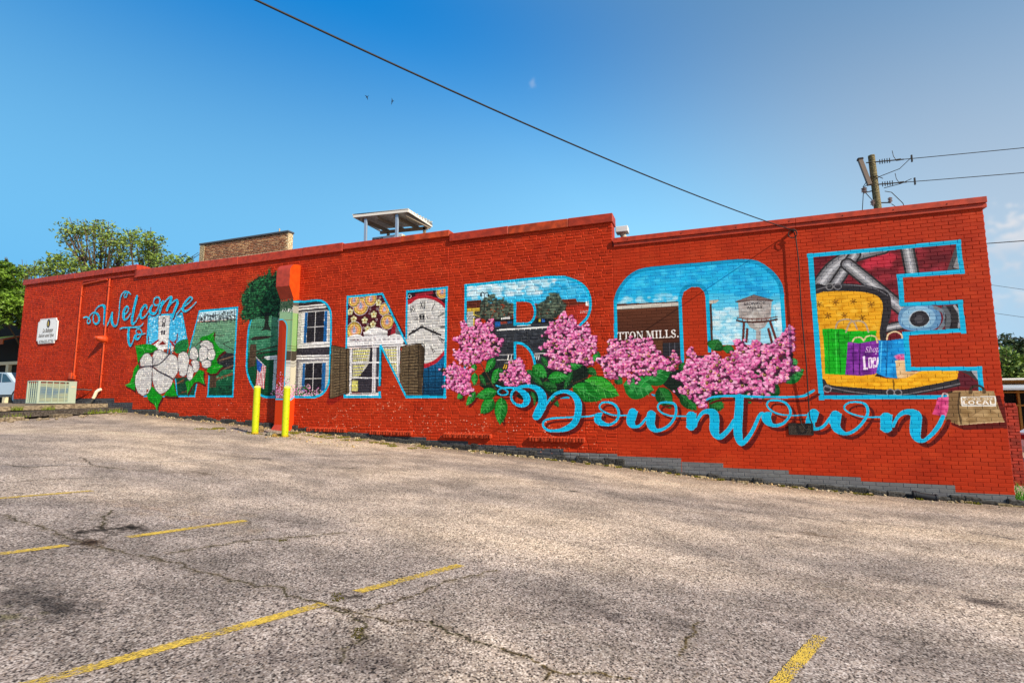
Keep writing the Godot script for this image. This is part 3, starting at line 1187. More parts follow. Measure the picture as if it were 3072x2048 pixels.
	while x < 4.7:
		var w := r.randf_range(0.12, 0.4)
		var y := lot_height(x + w * 0.5, 0.0)
		var h := r.randf_range(0.05, 0.13) if x > -1.74 else r.randf_range(0.08, 0.2)
		ft.box(Transform3D(Basis(Vector3.BACK, -0.06 + r.randf_range(-0.08, 0.08)), Vector3(x + w * 0.5, y + h * 0.35, 0.02)), Vector3(w + 0.02, h, r.randf_range(0.06, 0.12)), 0.02, Color.WHITE * r.randf_range(0.6, 1.2))
		if r.randf() < 0.95:
			tan.box(Transform3D(Basis(Vector3(r.randf(), r.randf(), r.randf()).normalized(), r.randf_range(-0.3, 0.3)), Vector3(x + r.randf() * w, y + 0.01, 0.075 + r.randf() * 0.06)), Vector3(r.randf_range(0.03, 0.2), r.randf_range(0.02, 0.07), r.randf_range(0.02, 0.06)), 0.012, Color.WHITE * r.randf_range(0.5, 1.0))
		x += w
	put("footing", ft.mesh(), worn("footing_grey", "4c4b4a", 0.5, 4.0, 0.9), hall)
	tag(put("crumbled_footing", tan.mesh(), worn("footing_tan", "c8b288", 0.5, 4.0, 0.9), hall), "", "", "", "stuff")
	# low wing wall behind the right corner
	var wing := thing("low_brick_wall", "low red brick wall standing back behind the right corner of the hall", "wall", Vector3(4.9, 0, -3.2))
	var wb := Geo.new()
	wb.bx(Vector3(0.7, 0.4, -0.1), Vector3(1.4, 2.1, 0.2))
	put("wall_body", wb.mesh(), red, wing)
	for row in 30:
		var y := -0.6 + row * COURSE
		var bx := 0.0 if row % 2 else 0.1
		while bx < 1.38:
			var w := minf(0.194, 1.4 - bx)
			if bx > 0.75 and w > 0.03:
				var g := Geo.new()
				g.bx(Vector3(bx + w * 0.5, y + 0.033, 0.003), Vector3(w - 0.004, 0.058, 0.022), 0.004, Color.WHITE * r.randf_range(0.8, 1.1))
				put("brick", g.mesh(), red, wing)
			bx += 0.203
	for k in 9:
		var g := Geo.new()
		g.bx(Vector3(0.77 + k * 0.071, 1.475, -0.09), Vector3(0.064, 0.06, 0.25), 0.008, Color.WHITE * r.randf_range(0.75, 1.0))
		put("cap_brick", g.mesh(), red, wing)


# ---------------------------------------------------------------- the raised landing on the left
func ragged(g: Geo, x_edge: float, x_back: float, y_of: Callable, drop: float, sd: int, lip := 0.0) -> void:
	var r := RandomNumberGenerator.new()
	r.seed = sd
	var n := 40
	var e := []
	for i in n + 1:
		e.append(x_edge + r.randf_range(-0.07, 0.05))
	for i in n:
		var z0 := i * 0.18 + 0.004
		var z1 := z0 + 0.18
		var a := Vector3(e[i], y_of.call(z0), z0)
		var b := Vector3(e[i + 1], y_of.call(z1), z1)
		var c := Vector3(x_back, y_of.call(z1), z1)
		var d := Vector3(x_back, y_of.call(z0), z0)
		var t := Color.WHITE * r.randf_range(0.85, 1.05)
		g.face([b, a, d, c], t)
		g.face([b - Vector3(-0.03, drop * r.randf_range(0.9, 1.1), 0), a - Vector3(-0.03, drop, 0), a, b], t * 0.95)


func build_terrace() -> void:
	var slab := thing("concrete_landing", "pale cracked concrete landing raised beside the hall under the air conditioner", "landing")
	var conc := worn("old_concrete", "9c8c74", 0.45, 2.0, 0.9)
	var tar := worn("old_tarmac", "5c544e", 0.5, 3.0, 0.95)
	var g := Geo.new()
	ragged(g, -17.93, -23.0, func(z): return 1.552 - 0.027 * z, 0.12, 1)
	g.face([Vector3(-60, 1.552, 0.004), Vector3(-60, 1.36, 7.2), Vector3(-23, 1.357, 7.2), Vector3(-23, 1.552, 0.004)])
	g.face([Vector3(-60, 1.552, -20), Vector3(-60, 1.552, 0.004), Vector3(-23.08, 1.552, 0.004), Vector3(-23.08, 1.552, -20)])
	put("slab", g.mesh(), conc, slab)
	var t := Geo.new()
	ragged(t, -17.25, -17.95, func(z): return 1.43 - 0.036 * z, 0.14, 2)
	put("tarmac_apron", t.mesh(), tar, slab)
	var r := RandomNumberGenerator.new()
	r.seed = 6
	# broken kerb stones along the lower step, weeds between them
	var z := 0.05
	while z < 6.5:
		var w := r.randf_range(0.25, 0.8)
		if r.randf() < 0.8:
			var k := Geo.new()
			k.box(Transform3D(Basis(Vector3.UP, r.randf_range(-0.06, 0.06)), Vector3(-17.1 + r.randf_range(-0.05, 0.05), 1.275 - 0.047 * z, z + w * 0.5)), Vector3(0.24, 0.13, w - 0.02), 0.03, Color.WHITE * r.randf_range(0.55, 1.0))
			put("kerb_stone", k.mesh(), conc, slab)
		z += w
	for k in 30:
		var s := Geo.new()
		var zz := r.randf_range(0.2, 5.5)
		s.box(Transform3D(Basis(Vector3(r.randf(), 1, r.randf()).normalized(), r.randf() * 3.0), Vector3(-16.9 + r.randf_range(0.0, 0.5), lot_height(-16.6, zz) + 0.02, zz)), Vector3(r.randf_range(0.05, 0.16), 0.06, r.randf_range(0.05, 0.14)), 0.02)
		put("rubble_piece", s.mesh(), conc, slab)
	var w1 := put("weeds", tuft_mesh([[-17.15, 0.55, 1.27, 0.32], [-17.05, 0.3, 1.27, 0.3], [-17.2, 0.9, 1.25, 0.22], [-17.6, 1.8, 1.38, 0.16], [-17.3, 2.6, 1.2, 0.25], [-17.35, 3.0, 1.2, 0.22], [-17.8, 3.4, 1.35, 0.14], [-17.8, 4.4, 1.3, 0.16], [-17.8, 2.4, 1.38, 0.12]], 90, 5), plain("weed_green", "6a7a24"))
	tag(w1, "tufts of yellow green weeds growing along the broken landing kerb", "weeds", "", "stuff")
	# air conditioner
	var ac := thing("air_conditioner", "pale grey green air conditioning unit standing on the landing against the hall", "air conditioner", Vector3(-19.455, 1.545, 0.765))
	var shell := plain("condenser_paint", "9caa9a", 0.5)
	var b := Geo.new()
	b.bx(Vector3(0, 0.345, 0), Vector3(0.5, 0.60, 0.96))
	put("coil", b.mesh(), coil_material(), ac)
	var c := Geo.new()
	c.bx(Vector3(0, 0.70, 0), Vector3(0.58, 0.035, 1.04), 0.008)
	put("lid", c.mesh(), shell, ac)
	c = Geo.new()
	c.bx(Vector3(0, 0.03, 0), Vector3(0.58, 0.04, 1.04), 0.006)
	put("base_pan", c.mesh(), shell, ac)
	for q in [[0.265, 0.495, 0.06, 0.06], [-0.265, 0.495, 0.05, 0.05], [0.25, -0.41, 0.07, 0.22], [-0.265, -0.49, 0.05, 0.05]]:
		c = Geo.new()
		c.bx(Vector3(q[0], 0.365, q[1]), Vector3(q[2], 0.64, q[3]), 0.006)
		put("corner_post", c.mesh(), shell, ac)
	for k in 4:
		c = Geo.new()
		c.bx(Vector3(0.272, 0.365, 0.30 - k * 0.17), Vector3(0.02, 0.63, 0.022), 0.004)
		put("grille_bar", c.mesh(), shell, ac)
	for k in 4:
		c = Geo.new()
		c.bx(Vector3(-0.16 + k * 0.105, 0.365, 0.503), Vector3(0.018, 0.63, 0.02), 0.004)
		put("grille_bar", c.mesh(), shell, ac)
	c = Geo.new()
	for k in 12:
		c.bx(Vector3(0.262, 0.09 + k * 0.05, 0.06), Vector3(0.006, 0.005, 0.74))
		c.bx(Vector3(0.0, 0.09 + k * 0.05, 0.496), Vector3(0.46, 0.005, 0.006))
	put("wire_guard", c.mesh(), plain("guard_wire", "9aa49a", 0.5), ac)
	c = Geo.new()
	c.bx(Vector3(0.288, 0.54, -0.42), Vector3(0.003, 0.035, 0.11))
	put("name_plate", c.mesh(), plain("plate_tan", "c8b090"), ac)
	c = Geo.new()
	c.tube([Vector3(0.2, 0.46, -0.55), Vector3(0.5, 0.46, -0.62), Vector3(0.62, 0.44, -0.70), Vector3(0.64, 0.45, -0.77)], 0.018, 8)
	put("line_set", c.mesh(), plain("black_foam", "4a4a48"), ac)


func coil_material() -> StandardMaterial3D:
	var m := plain("coil_fins", "b4beba", 0.5, 0.2)
	m.albedo_texture = noise(0.006, 4, Color(0.55, 0.66, 0.78), Color(0.86, 0.86, 0.76), 256, 2)
	m.uv1_triplanar = true
	m.uv1_scale = Vector3(0.6, 2.2, 0.6)
	return m


# blades of grass: x, z, y, spread
func tuft_mesh(places: Array, blades: int, sd: int, tall := 0.13) -> ArrayMesh:
	var r := RandomNumberGenerator.new()
	r.seed = sd
	var g := Geo.new()
	for q in places:
		for k in blades:
			var a := r.randf() * TAU
			var d: float = q[3] * sqrt(r.randf())
			var o := Vector3(q[0] + cos(a) * d, q[2], q[1] + sin(a) * d)
			var h := tall * r.randf_range(0.35, 1.2)
			var b := r.randf() * TAU
			var s := Vector3(cos(b), 0, sin(b)) * r.randf_range(0.004, 0.011)
			var l := Vector3(r.randf_range(-0.5, 0.5), 1.0, r.randf_range(-0.5, 0.5)) * h
			var t := r.randf_range(0.55, 1.3)
			g.face([o - s, o + s, o + l], Color(t * r.randf_range(0.8, 1.5), t, t * 0.6))
	return g.mesh()


# ---------------------------------------------------------------- duct that carries part of the mural
func build_duct() -> void:
	var x0 := -10.83
	var x1 := -10.37
	var zf := 0.21
	var d := thing("wall_duct", "tall red sheet metal duct fixed to the mural wall behind the bollards", "duct", Vector3((x0 + x1) * 0.5, 0.75, 0.0))
	var k := Transform3D(Basis(), -d.position)
	# front and side are painted as the mural goes on across them
	var p := DuctPainter.new()
	p.im = Image.create(228, 1240, false, Image.FORMAT_RGBA8)
	p.paint()
	var m := StandardMaterial3D.new()
	m.albedo_texture = ImageTexture.create_from_image(p.im)
	m.texture_repeat = false
	m.roughness = 0.6
	m.metallic_specular = 0.25
	var uvf := func(u: float, y: float) -> Vector2: return Vector2(u / 0.76, (4.9 - y) / 4.1333)
	var g := Geo.new()
	g.face([k * Vector3(x0, 0.98, zf), k * Vector3(x1, 0.98, zf), k * Vector3(x1, 4.40, zf), k * Vector3(x0, 4.40, zf)], Color.WHITE, [uvf.call(0.0, 0.98), uvf.call(0.46, 0.98), uvf.call(0.46, 4.40), uvf.call(0.0, 4.40)])
	put("front_panel", g.mesh(), m, d)
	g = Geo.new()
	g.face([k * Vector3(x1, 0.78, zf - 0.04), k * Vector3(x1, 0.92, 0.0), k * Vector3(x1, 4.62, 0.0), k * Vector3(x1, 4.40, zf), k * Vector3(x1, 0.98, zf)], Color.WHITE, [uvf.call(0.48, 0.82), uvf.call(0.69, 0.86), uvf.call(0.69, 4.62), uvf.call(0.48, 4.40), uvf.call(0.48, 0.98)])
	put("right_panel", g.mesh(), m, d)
	var red := worn("duct_paint", "a83220", 0.12, 1.0, 0.45)
	g = Geo.new()
	g.face([k * Vector3(x0, 0.92, 0.0), k * Vector3(x0, 0.98, zf), k * Vector3(x0, 4.40, zf), k * Vector3(x0, 4.62, 0.0)])
	put("left_panel", g.mesh(), red, d)
	# hood with its rounded shoulder
	var o := PackedVector2Array([Vector2(0.0, 5.36)])
	for i in 9:
		var a := PI * 0.5 * (1.0 - i / 8.0)
		o.append(Vector2(0.16 + cos(a) * 0.225, 5.1 + sin(a) * 0.24))
	o.append(Vector2(0.385, 4.70))
	o.append(Vector2(zf, 4.38))
	o.append(Vector2(0.0, 4.38))
	# profile is (z, y); push along x
	var xf := k * Transform3D(Basis(Vector3(0, 0, 1), Vector3(0, 1, 0), Vector3(-1, 0, 0)), Vector3.ZERO)
	g = Geo.new()
	g.prism(o, -(x1 + 0.0), -x0, xf)
	put("hood", g.mesh(), worn("hood_paint", "b03c26", 0.12, 1.0, 0.45), d)
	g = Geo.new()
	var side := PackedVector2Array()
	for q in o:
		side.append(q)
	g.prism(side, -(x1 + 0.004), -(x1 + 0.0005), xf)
	put("hood_cheek", g.mesh(), worn("cheek_sunlit_tint", "c8460e", 0.1, 1.0, 0.45), d)  # orange sheet over the right side of the hood, sunlight put into its colour
	# flared outlet at the foot
	g = Geo.new()
	g.face([k * Vector3(x0 - 0.0, 0.98, zf), k * Vector3(x0 - 0.02, 0.80, zf + 0.13), k * Vector3(x1 + 0.0, 0.80, zf + 0.13), k * Vector3(x1, 0.98, zf)])
	g.face([k * Vector3(x0, 0.98, zf), k * Vector3(x0, 0.82, 0.0), k * Vector3(x0 - 0.02, 0.80, zf + 0.13)])
	put("foot_flare", g.mesh(), worn("hood_paint", "b03c26", 0.12, 1.0, 0.45), d)
	g = Geo.new()
	g.bx(k * Vector3((x0 + x1) * 0.5, 0.83, 0.1), Vector3(0.44, 0.02, 0.2))
	put("dark_opening", g.mesh(), plain("black_inside", "0c0b0b", 0.95), d)
	for y in [1.6, 2.7, 3.8]:
		g = Geo.new()
		g.bx(k * Vector3(x0 + 0.23, y, zf + 0.002), Vector3(0.462, 0.006, 0.003))
		put("seam", g.mesh(), red, d)


class DuctPainter:
	extends Painter
	# u runs across the front (0 to 460 mm) and on over the side (480 to 690 mm); y as on the wall

	func v(x: float, y: float) -> Vector2:
		return Vector2(x * 0.3, (4900.0 - y) * 0.3)

	func paint() -> void:
		im.fill(Color("ae2f1c"))
		fill(PackedVector2Array([v(470, 5000), v(760, 5000), v(760, 700), v(470, 700)]), Color("d8440c"))  # side filled brighter orange than the front, its sunlit look painted in
		var top := 4330.0
		# field and house front between the cyan edges
		fill(PackedVector2Array([v(0, top), v(460, top), v(460, 1640), v(0, 1640)]), Color("7fa083"))
		fill(PackedVector2Array([v(0, top), v(460, top), v(460, 4080), v(0, 4130)]), Color("3a4a3e"))
		fill(PackedVector2Array([v(90, 4150), v(460, 4130), v(460, 4010), v(90, 4040)]), Color("e4e2de"))
		line(PackedVector2Array([v(90, 4100), v(460, 4075)]), 14, Color("6a6a66"))
		fill(PackedVector2Array([v(0, 4040), v(460, 4010), v(460, 2960), v(0, 2960)]), Color("86a886"), Color("7aa87c"))
		fill(PackedVector2Array([v(390, 4010), v(460, 4010), v(460, 2960), v(390, 2960)]), Color("6f9a74"))
		for y in [3090, 3020, 2960]:
			line(PackedVector2Array([v(300, y), v(460, y - 10)]), 26, Color("54402e"))
		fill(PackedVector2Array([v(290, 2960), v(460, 2960), v(460, 1690), v(290, 1690)]), Color("a8a6a0"))
		fill(PackedVector2Array([v(300, 2950), v(460, 2940), v(460, 2700), v(300, 2700)]), Color("4a4238"))
		for k in 3:
			line(PackedVector2Array([v(300, 2680 - k * 50), v(460, 2670 - k * 50)]), 30, Color(["efeee8", "a8a49c", "f0eee8"][k]))
		fill(PackedVector2Array([v(300, 2540), v(460, 2540), v(460, 1700), v(300, 1700)]), Color("dcd8ca"))
		# red counter of the letter with its round shoulder
		var c := PackedVector2Array([v(0, 1640), v(0, 3790)])
		for i in 9:
			var a := PI * 0.5 * (1.0 - i / 8.0)
			c.append(v(60 + cos(a) * 200, 3560 + sin(a) * 240))
		c.append(v(260, 1640))
		fill(c, Color("9a2a10"))
		fill(PackedVector2Array([v(110, 3700), v(260, 3500), v(260, 1640), v(200, 1640)]), Color("a83010"))
		c = PackedVector2Array([v(-10, 3820)])
		for i in 9:
			var a := PI * 0.5 * (1.0 - i / 8.0)
			c.append(v(60 + cos(a) * 225, 3575 + sin(a) * 250))
		c.append(v(285, 1720))
		line(c, 62, Color("18b4de"))
		# leaves hanging over from the painted tree
		rng.seed = 9
		for k in 420:
			dab(v(rng.randf_range(-20, 440), rng.randf_range(4080, 4400) - rng.randf() * rng.randf() * 120.0), rng.randf_range(3.0, 8.0), Color(["16301e", "2f4a34", "2a4a34", "5c6e58"][k % 4]), 0.8)
		# flowers along the sill of the letter
		for k in 460:
			var q := v(rng.randf_range(0, 460), 1680 + absf(rng.randfn(0.0, 1.0)) * 270.0 * (1.0 - 0.4 * absf(float(k % 40) / 40.0 - 0.4)))
			if k % 3 == 0:
				dab(q, rng.randf_range(3, 7), Color(["1f5a26", "2e7a30", "123a18"][k / 3 % 3]), 0.9)
			else:
				disc(q, rng.randf_range(2.5, 5.0), [Color("cf74ac"), Color("e09ac4"), Color("a84e8c"), Color("eab4d4")][rng.randi() % 4])
		line(PackedVector2Array([v(-10, 1655), v(465, 1655)]), 78, Color("18a8d2"))
		fill(PackedVector2Array([v(0, 1615), v(460, 1615), v(460, 700), v(0, 700)]), Color("c0380e"))
		# the side: cornice, pale wall, porch
		fill(PackedVector2Array([v(480, top), v(700, top + 60), v(700, 4200), v(480, 4190)]), Color("4a4a48"))
		line(PackedVector2Array([v(480, 4290), v(700, 4330)]), 75, Color("18b4de"))
		for k in 3:
			line(PackedVector2Array([v(480, 4140 - k * 55), v(700, 4150 - k * 55)]), 34, Color(["b8b6b2", "72706c", "c0beba"][k]))
		fill(PackedVector2Array([v(475, 4190), v(705, 4200), v(705, 1690), v(475, 1670)]), Color("908e86"))
		fill(PackedVector2Array([v(480, 3990), v(700, 4000), v(700, 2960), v(480, 2960)]), Color("7c9c64"), Color("74985e"))
		fill(PackedVector2Array([v(640, 3990), v(700, 4000), v(700, 2960), v(640, 2960)]), Color("3f6230"))
		for y in [3090, 3020]:
			line(PackedVector2Array([v(480, y), v(700, y)]), 26, Color("54402e"))
		fill(PackedVector2Array([v(480, 2960), v(700, 2960), v(700, 2700), v(480, 2700)]), Color("3c362e"))
		for k in 3:
			line(PackedVector2Array([v(480, 2680 - k * 50), v(700, 2680 - k * 50)]), 30, Color(["bcbab4", "86827c", "bcbab4"][k]))
		fill(PackedVector2Array([v(480, 2530), v(700, 2530), v(700, 1700), v(480, 1700)]), Color("b4ae9c"))
		for k in 130:
			var q := v(rng.randf_range(480, 700), 1690 + absf(rng.randfn(0.0, 1.0)) * 150.0)
			disc(q, rng.randf_range(2.5, 5.0), [Color("cf74ac"), Color("e09ac4"), Color("2e7a30"), Color("a84e8c")][rng.randi() % 4])
		line(PackedVector2Array([v(475, 1665), v(705, 1690)]), 78, Color("18a8d2"))
		fill(PackedVector2Array([v(475, 1625), v(705, 1650), v(705, 700), v(475, 700)]), Color("d03c10"))  # foot of the side, sunlit orange painted in


# ---------------------------------------------------------------- fittings on the wall
func build_wall_fittings() -> void:
	var orange := worn("pipe_paint", "c44518", 0.15, 1.0, 0.5)
	# conduits
	var c := thing("wall_conduit", "orange red conduit running down the wall behind the air conditioner to a small box", "conduit", Vector3(-19.75, 2.4, 0.04), "conduits on the left of the hall")
	var g := Geo.new()
	g.tube([Vector3(0, 0, 0), Vector3(0, 3.05, 0), Vector3(0.02, 3.14, 0), Vector3(0.08, 3.19, 0), Vector3(1.0, 3.24, -0.0), Vector3(1.28, 3.25, 0)], 0.026, 10)
	put("tube", g.mesh(), orange, c)
	g = Geo.new()
	g.bx(Vector3(-0.13, 0.07, 0.0), Vector3(0.15, 0.22, 0.09), 0.012)
	put("junction_box", g.mesh(), orange, c)
	g = Geo.new()
	g.bx(Vector3(0.02, 0.02, 0.0), Vector3(0.09, 0.14, 0.07), 0.01)
	put("elbow_fitting", g.mesh(), orange, c)
	for y in [0.9, 1.9, 2.8]:
		g = Geo.new()
		g.bx(Vector3(0, y, 0), Vector3(0.09, 0.03, 0.06), 0.006)
		put("strap", g.mesh(), orange, c)
	c = thing("wall_conduit", "orange red conduit running down the wall through the painted word Welcome", "conduit", Vector3(-18.34, 2.0, 0.045), "conduits on the left of the hall")
	g = Geo.new()
	g.tube([Vector3(0, 0, 0), Vector3(0, 3.66, 0)], 0.026, 10)
	put("tube", g.mesh(), orange, c)
	for y in [0.5, 1.5, 2.6, 3.4]:
		g = Geo.new()
		g.bx(Vector3(0, y, 0), Vector3(0.09, 0.03, 0.06), 0.006)
		put("strap", g.mesh(), orange, c)
	c = thing("drain_spout", "cream capped pipe spout bending out of the wall at the foot of the conduit", "pipe", Vector3(-18.32, 1.98, 0.03))
	g = Geo.new()
	g.tube([Vector3(0, 0.02, 0), Vector3(0.0, 0.0, 0.06), Vector3(-0.02, -0.05, 0.11), Vector3(-0.07, -0.2, 0.13), Vector3(-0.1, -0.26, 0.14)], 0.05, 10)
	put("pipe_elbow", g.mesh(), plain("cream_pipe", "d8ccb0", 0.5), c)
	g = Geo.new()
	g.tube([Vector3(-0.1, -0.26, 0.14), Vector3(-0.16, -0.4, 0.16), Vector3(-0.32, -0.43, 0.2)], 0.035, 8)
	put("black_hose", g.mesh(), plain("black_foam", "3a3836"), c)
	# cone lamp
	var l := thing("cone_fixture", "small orange cone shaped fixture poking out of the wall below Welcome", "wall fixture", Vector3(-18.36, 3.63, 0.0))
	g = Geo.new()
	g.lathe(Transform3D(Basis(Vector3.RIGHT, PI / 2 - 0.12), Vector3.ZERO), [Vector2(0.0, 0.0), Vector2(0.12, 0.0), Vector2(0.125, 0.07), Vector2(0.105, 0.16), Vector2(0.07, 0.25), Vector2(0.05, 0.29), Vector2(0.0, 0.3)], 16)
	put("shell", g.mesh(), orange, l)
	g = Geo.new()
	g.lathe(Transform3D(Basis(Vector3.RIGHT, PI / 2 - 0.12), Vector3.ZERO), [Vector2(0.052, 0.27), Vector2(0.06, 0.31), Vector2(0.04, 0.33), Vector2(0.0, 0.33)], 12)
	put("rim", g.mesh(), orange, l)
	# plaque with cut corners
	var s := thing("salon_sign", "white plaque with cut corners and script lettering for a salon and spa", "sign", Vector3(-21.43, 4.07, 0.02))
	var o := PackedVector2Array()
	for q in [[0.55, 0.44, 0], [-0.55, 0.44, 1], [-0.55, -0.44, 2], [0.55, -0.44, 3]]:
		for i in 6:
			var a: float = [PI * 1.5, TAU, PI * 0.5, PI][q[2]] - i * PI * 0.1
			o.append(Vector2(q[0], q[1]) + Vector2(cos(a), sin(a)) * 0.11)
	g = Geo.new()
	g.prism(o, 0.0, 0.03)
	put("board", g.mesh(), plain("sign_white", "dedfe2", 0.45), s)
	g = Geo.new()
	for i in o.size():
		var a := o[i] * 0.95
		var b := o[(i + 1) % o.size()] * 0.95
		g.bar(Vector3(a.x, a.y, 0.031), Vector3(b.x, b.y, 0.031), 0.006, 0.006)
	put("border", g.mesh(), plain("sign_grey", "8c9094"), s)
	g = Geo.new()
	g.lathe(Transform3D(Basis(Vector3.RIGHT, PI / 2).scaled(Vector3(0.09, 0.145, 1.0)), Vector3(0.05, 0.26, 0.03)), [Vector2(1.0, 0.0), Vector2(1.0, 0.008), Vector2(0.9, 0.012), Vector2(0.0, 0.012)], 20)
	put("emblem", g.mesh(), plain("emblem_dark", "2a1a2e", 0.4), s)
	g = Geo.new()
	g.lathe(Transform3D(Basis(Vector3.RIGHT, PI / 2).scaled(Vector3(0.035, 0.1, 1.0)), Vector3(0.05, 0.25, 0.042)), [Vector2(1.0, 0.0), Vector2(0.8, 0.005), Vector2(0.0, 0.006)], 12)
	put("emblem_figure", g.mesh(), plain("emblem_gold", "b8a030", 0.4), s)
	for t in [["La Boheme", 0.05, 0.02, 0.155, 0.56, 0.3], ["Salon and Spa", -0.02, -0.17, 0.155, 0.84, 0.3], ["678-635-3778", 0.0, -0.37, 0.1, 0.76, 0.0]]:
		letters(s, t[0], Vector3(t[1], t[2], 0.033), t[3], t[4], t[5], plain("sign_ink", "23252c"))
	# service cable coming to the wall
	var v := thing("service_cable", "thin black cable dropping down the wall between the letters to the vent", "cable", Vector3(1.76, 4.84, 0.09))
	g = Geo.new()
	g.tube([Vector3(0, 0, 0), Vector3(0.03, -0.12, 0.0), Vector3(0.05, -0.6, 0.01), Vector3(0.04, -1.6, 0.0), Vector3(0.06, -2.6, 0.01), Vector3(0.06, -3.52, -0.03), Vector3(0.07, -3.6, -0.04), Vector3(0.1, -3.7, -0.03), Vector3(0.08, -3.78, -0.03), Vector3(-0.02, -3.8, -0.03), Vector3(-0.08, -3.7, -0.04), Vector3(-0.09, -3.58, -0.05)], 0.011, 6)
	put("cable", g.mesh(), plain("black_cable", "1a1816", 0.6), v)
	g = Geo.new()
	var loop := []
	for i in 15:
		var a := i * TAU / 12.0
		loop.append(Vector3(-0.02 + cos(a) * 0.075, -0.06 + sin(a) * 0.085, 0.0 + i * 0.002))
	g.tube(loop, 0.009, 6)
	put("coil_loop", g.mesh(), plain("black_cable", "1a1816", 0.6), v)
	g = Geo.new()
	g.bx(Vector3(0.0, 0.02, -0.05), Vector3(0.05, 0.05, 0.1), 0.01)
	put("anchor", g.mesh(), plain("dark_screw", "4a1a12"), v)
	# vent
	var w := thing("vent_grille", "black mesh vent low in the wall under the word Downtown", "vent", Vector3(1.67, 1.05, 0.0))
	g = Geo.new()
	g.bx(Vector3(0, 0, 0.01), Vector3(0.39, 0.2, 0.004))
	put("dark_opening", g.mesh(), plain("black_inside", "0c0b0b", 0.95), w)
	g = Geo.new()
	for q in [[0.0, 0.1, 0.41, 0.016], [0.0, -0.1, 0.41, 0.016], [-0.197, 0.0, 0.016, 0.2], [0.197, 0.0, 0.016, 0.2]]:
		g.bx(Vector3(q[0], q[1], 0.018), Vector3(q[2], q[3], 0.02))
	put("frame", g.mesh(), plain("vent_iron", "241e1c", 0.6), w)
	g = Geo.new()
	for i in 17:
		g.bx(Vector3(-0.18 + i * 0.0225, 0, 0.017), Vector3(0.004, 0.19, 0.004))
	for i in 8:
		g.bx(Vector3(0, -0.084 + i * 0.024, 0.0195), Vector3(0.39, 0.004, 0.004))
	put("mesh_bars", g.mesh(), plain("mesh_wire", "6a5e54", 0.5, 0.3), w)
	# black drain pipe along the foot of the wall
	var d := thing("drain_pipe", "black plastic drain pipe end lying at the foot of the grey wall base", "pipe", Vector3(3.47, -0.06, 0.12))
	g = Geo.new()
	g.tube([Vector3(-0.17, 0.03, -0.02), Vector3(0.15, -0.01, 0.02)], 0.058, 14)
	put("pipe", g.mesh(), plain("black_plastic", "26272b", 0.45), d)
	for q in [-0.16, -0.13, 0.14]:
		g = Geo.new()
		g.tube([Vector3(q - 0.012, 0.012 - q * 0.12, q * 0.12), Vector3(q + 0.012, 0.012 - q * 0.12, q * 0.12)], 0.068, 14)
		put("collar", g.mesh(), plain("black_plastic", "26272b", 0.45), d)


func letters(parent: Node, text: String, at: Vector3, h: float, width: float, slant: float, m: Material) -> void:
	var f := SystemFont.new()
	f.font_names = PackedStringArray(["Droid Serif"])
	var t := TextMesh.new()
	t.font = f
	t.font_size = 64
	t.depth = 0.05
	t.text = text
	var b := t.get_aabb()
	var a := t.get_mesh_arrays()
	var am := ArrayMesh.new()
	var vs: PackedVector3Array = a[Mesh.ARRAY_VERTEX]
	var c := b.get_center()
	for i in vs.size():
		var q := vs[i] - c
		vs[i] = Vector3(q.x * width / b.size.x + q.y * h / b.size.y * slant, q.y * h / b.size.y, q.z * 0.06)
	a[Mesh.ARRAY_VERTEX] = vs
	am.add_surface_from_arrays(Mesh.PRIMITIVE_TRIANGLES, a)
	put("lettering", am, m, parent, Transform3D(Basis(), at))


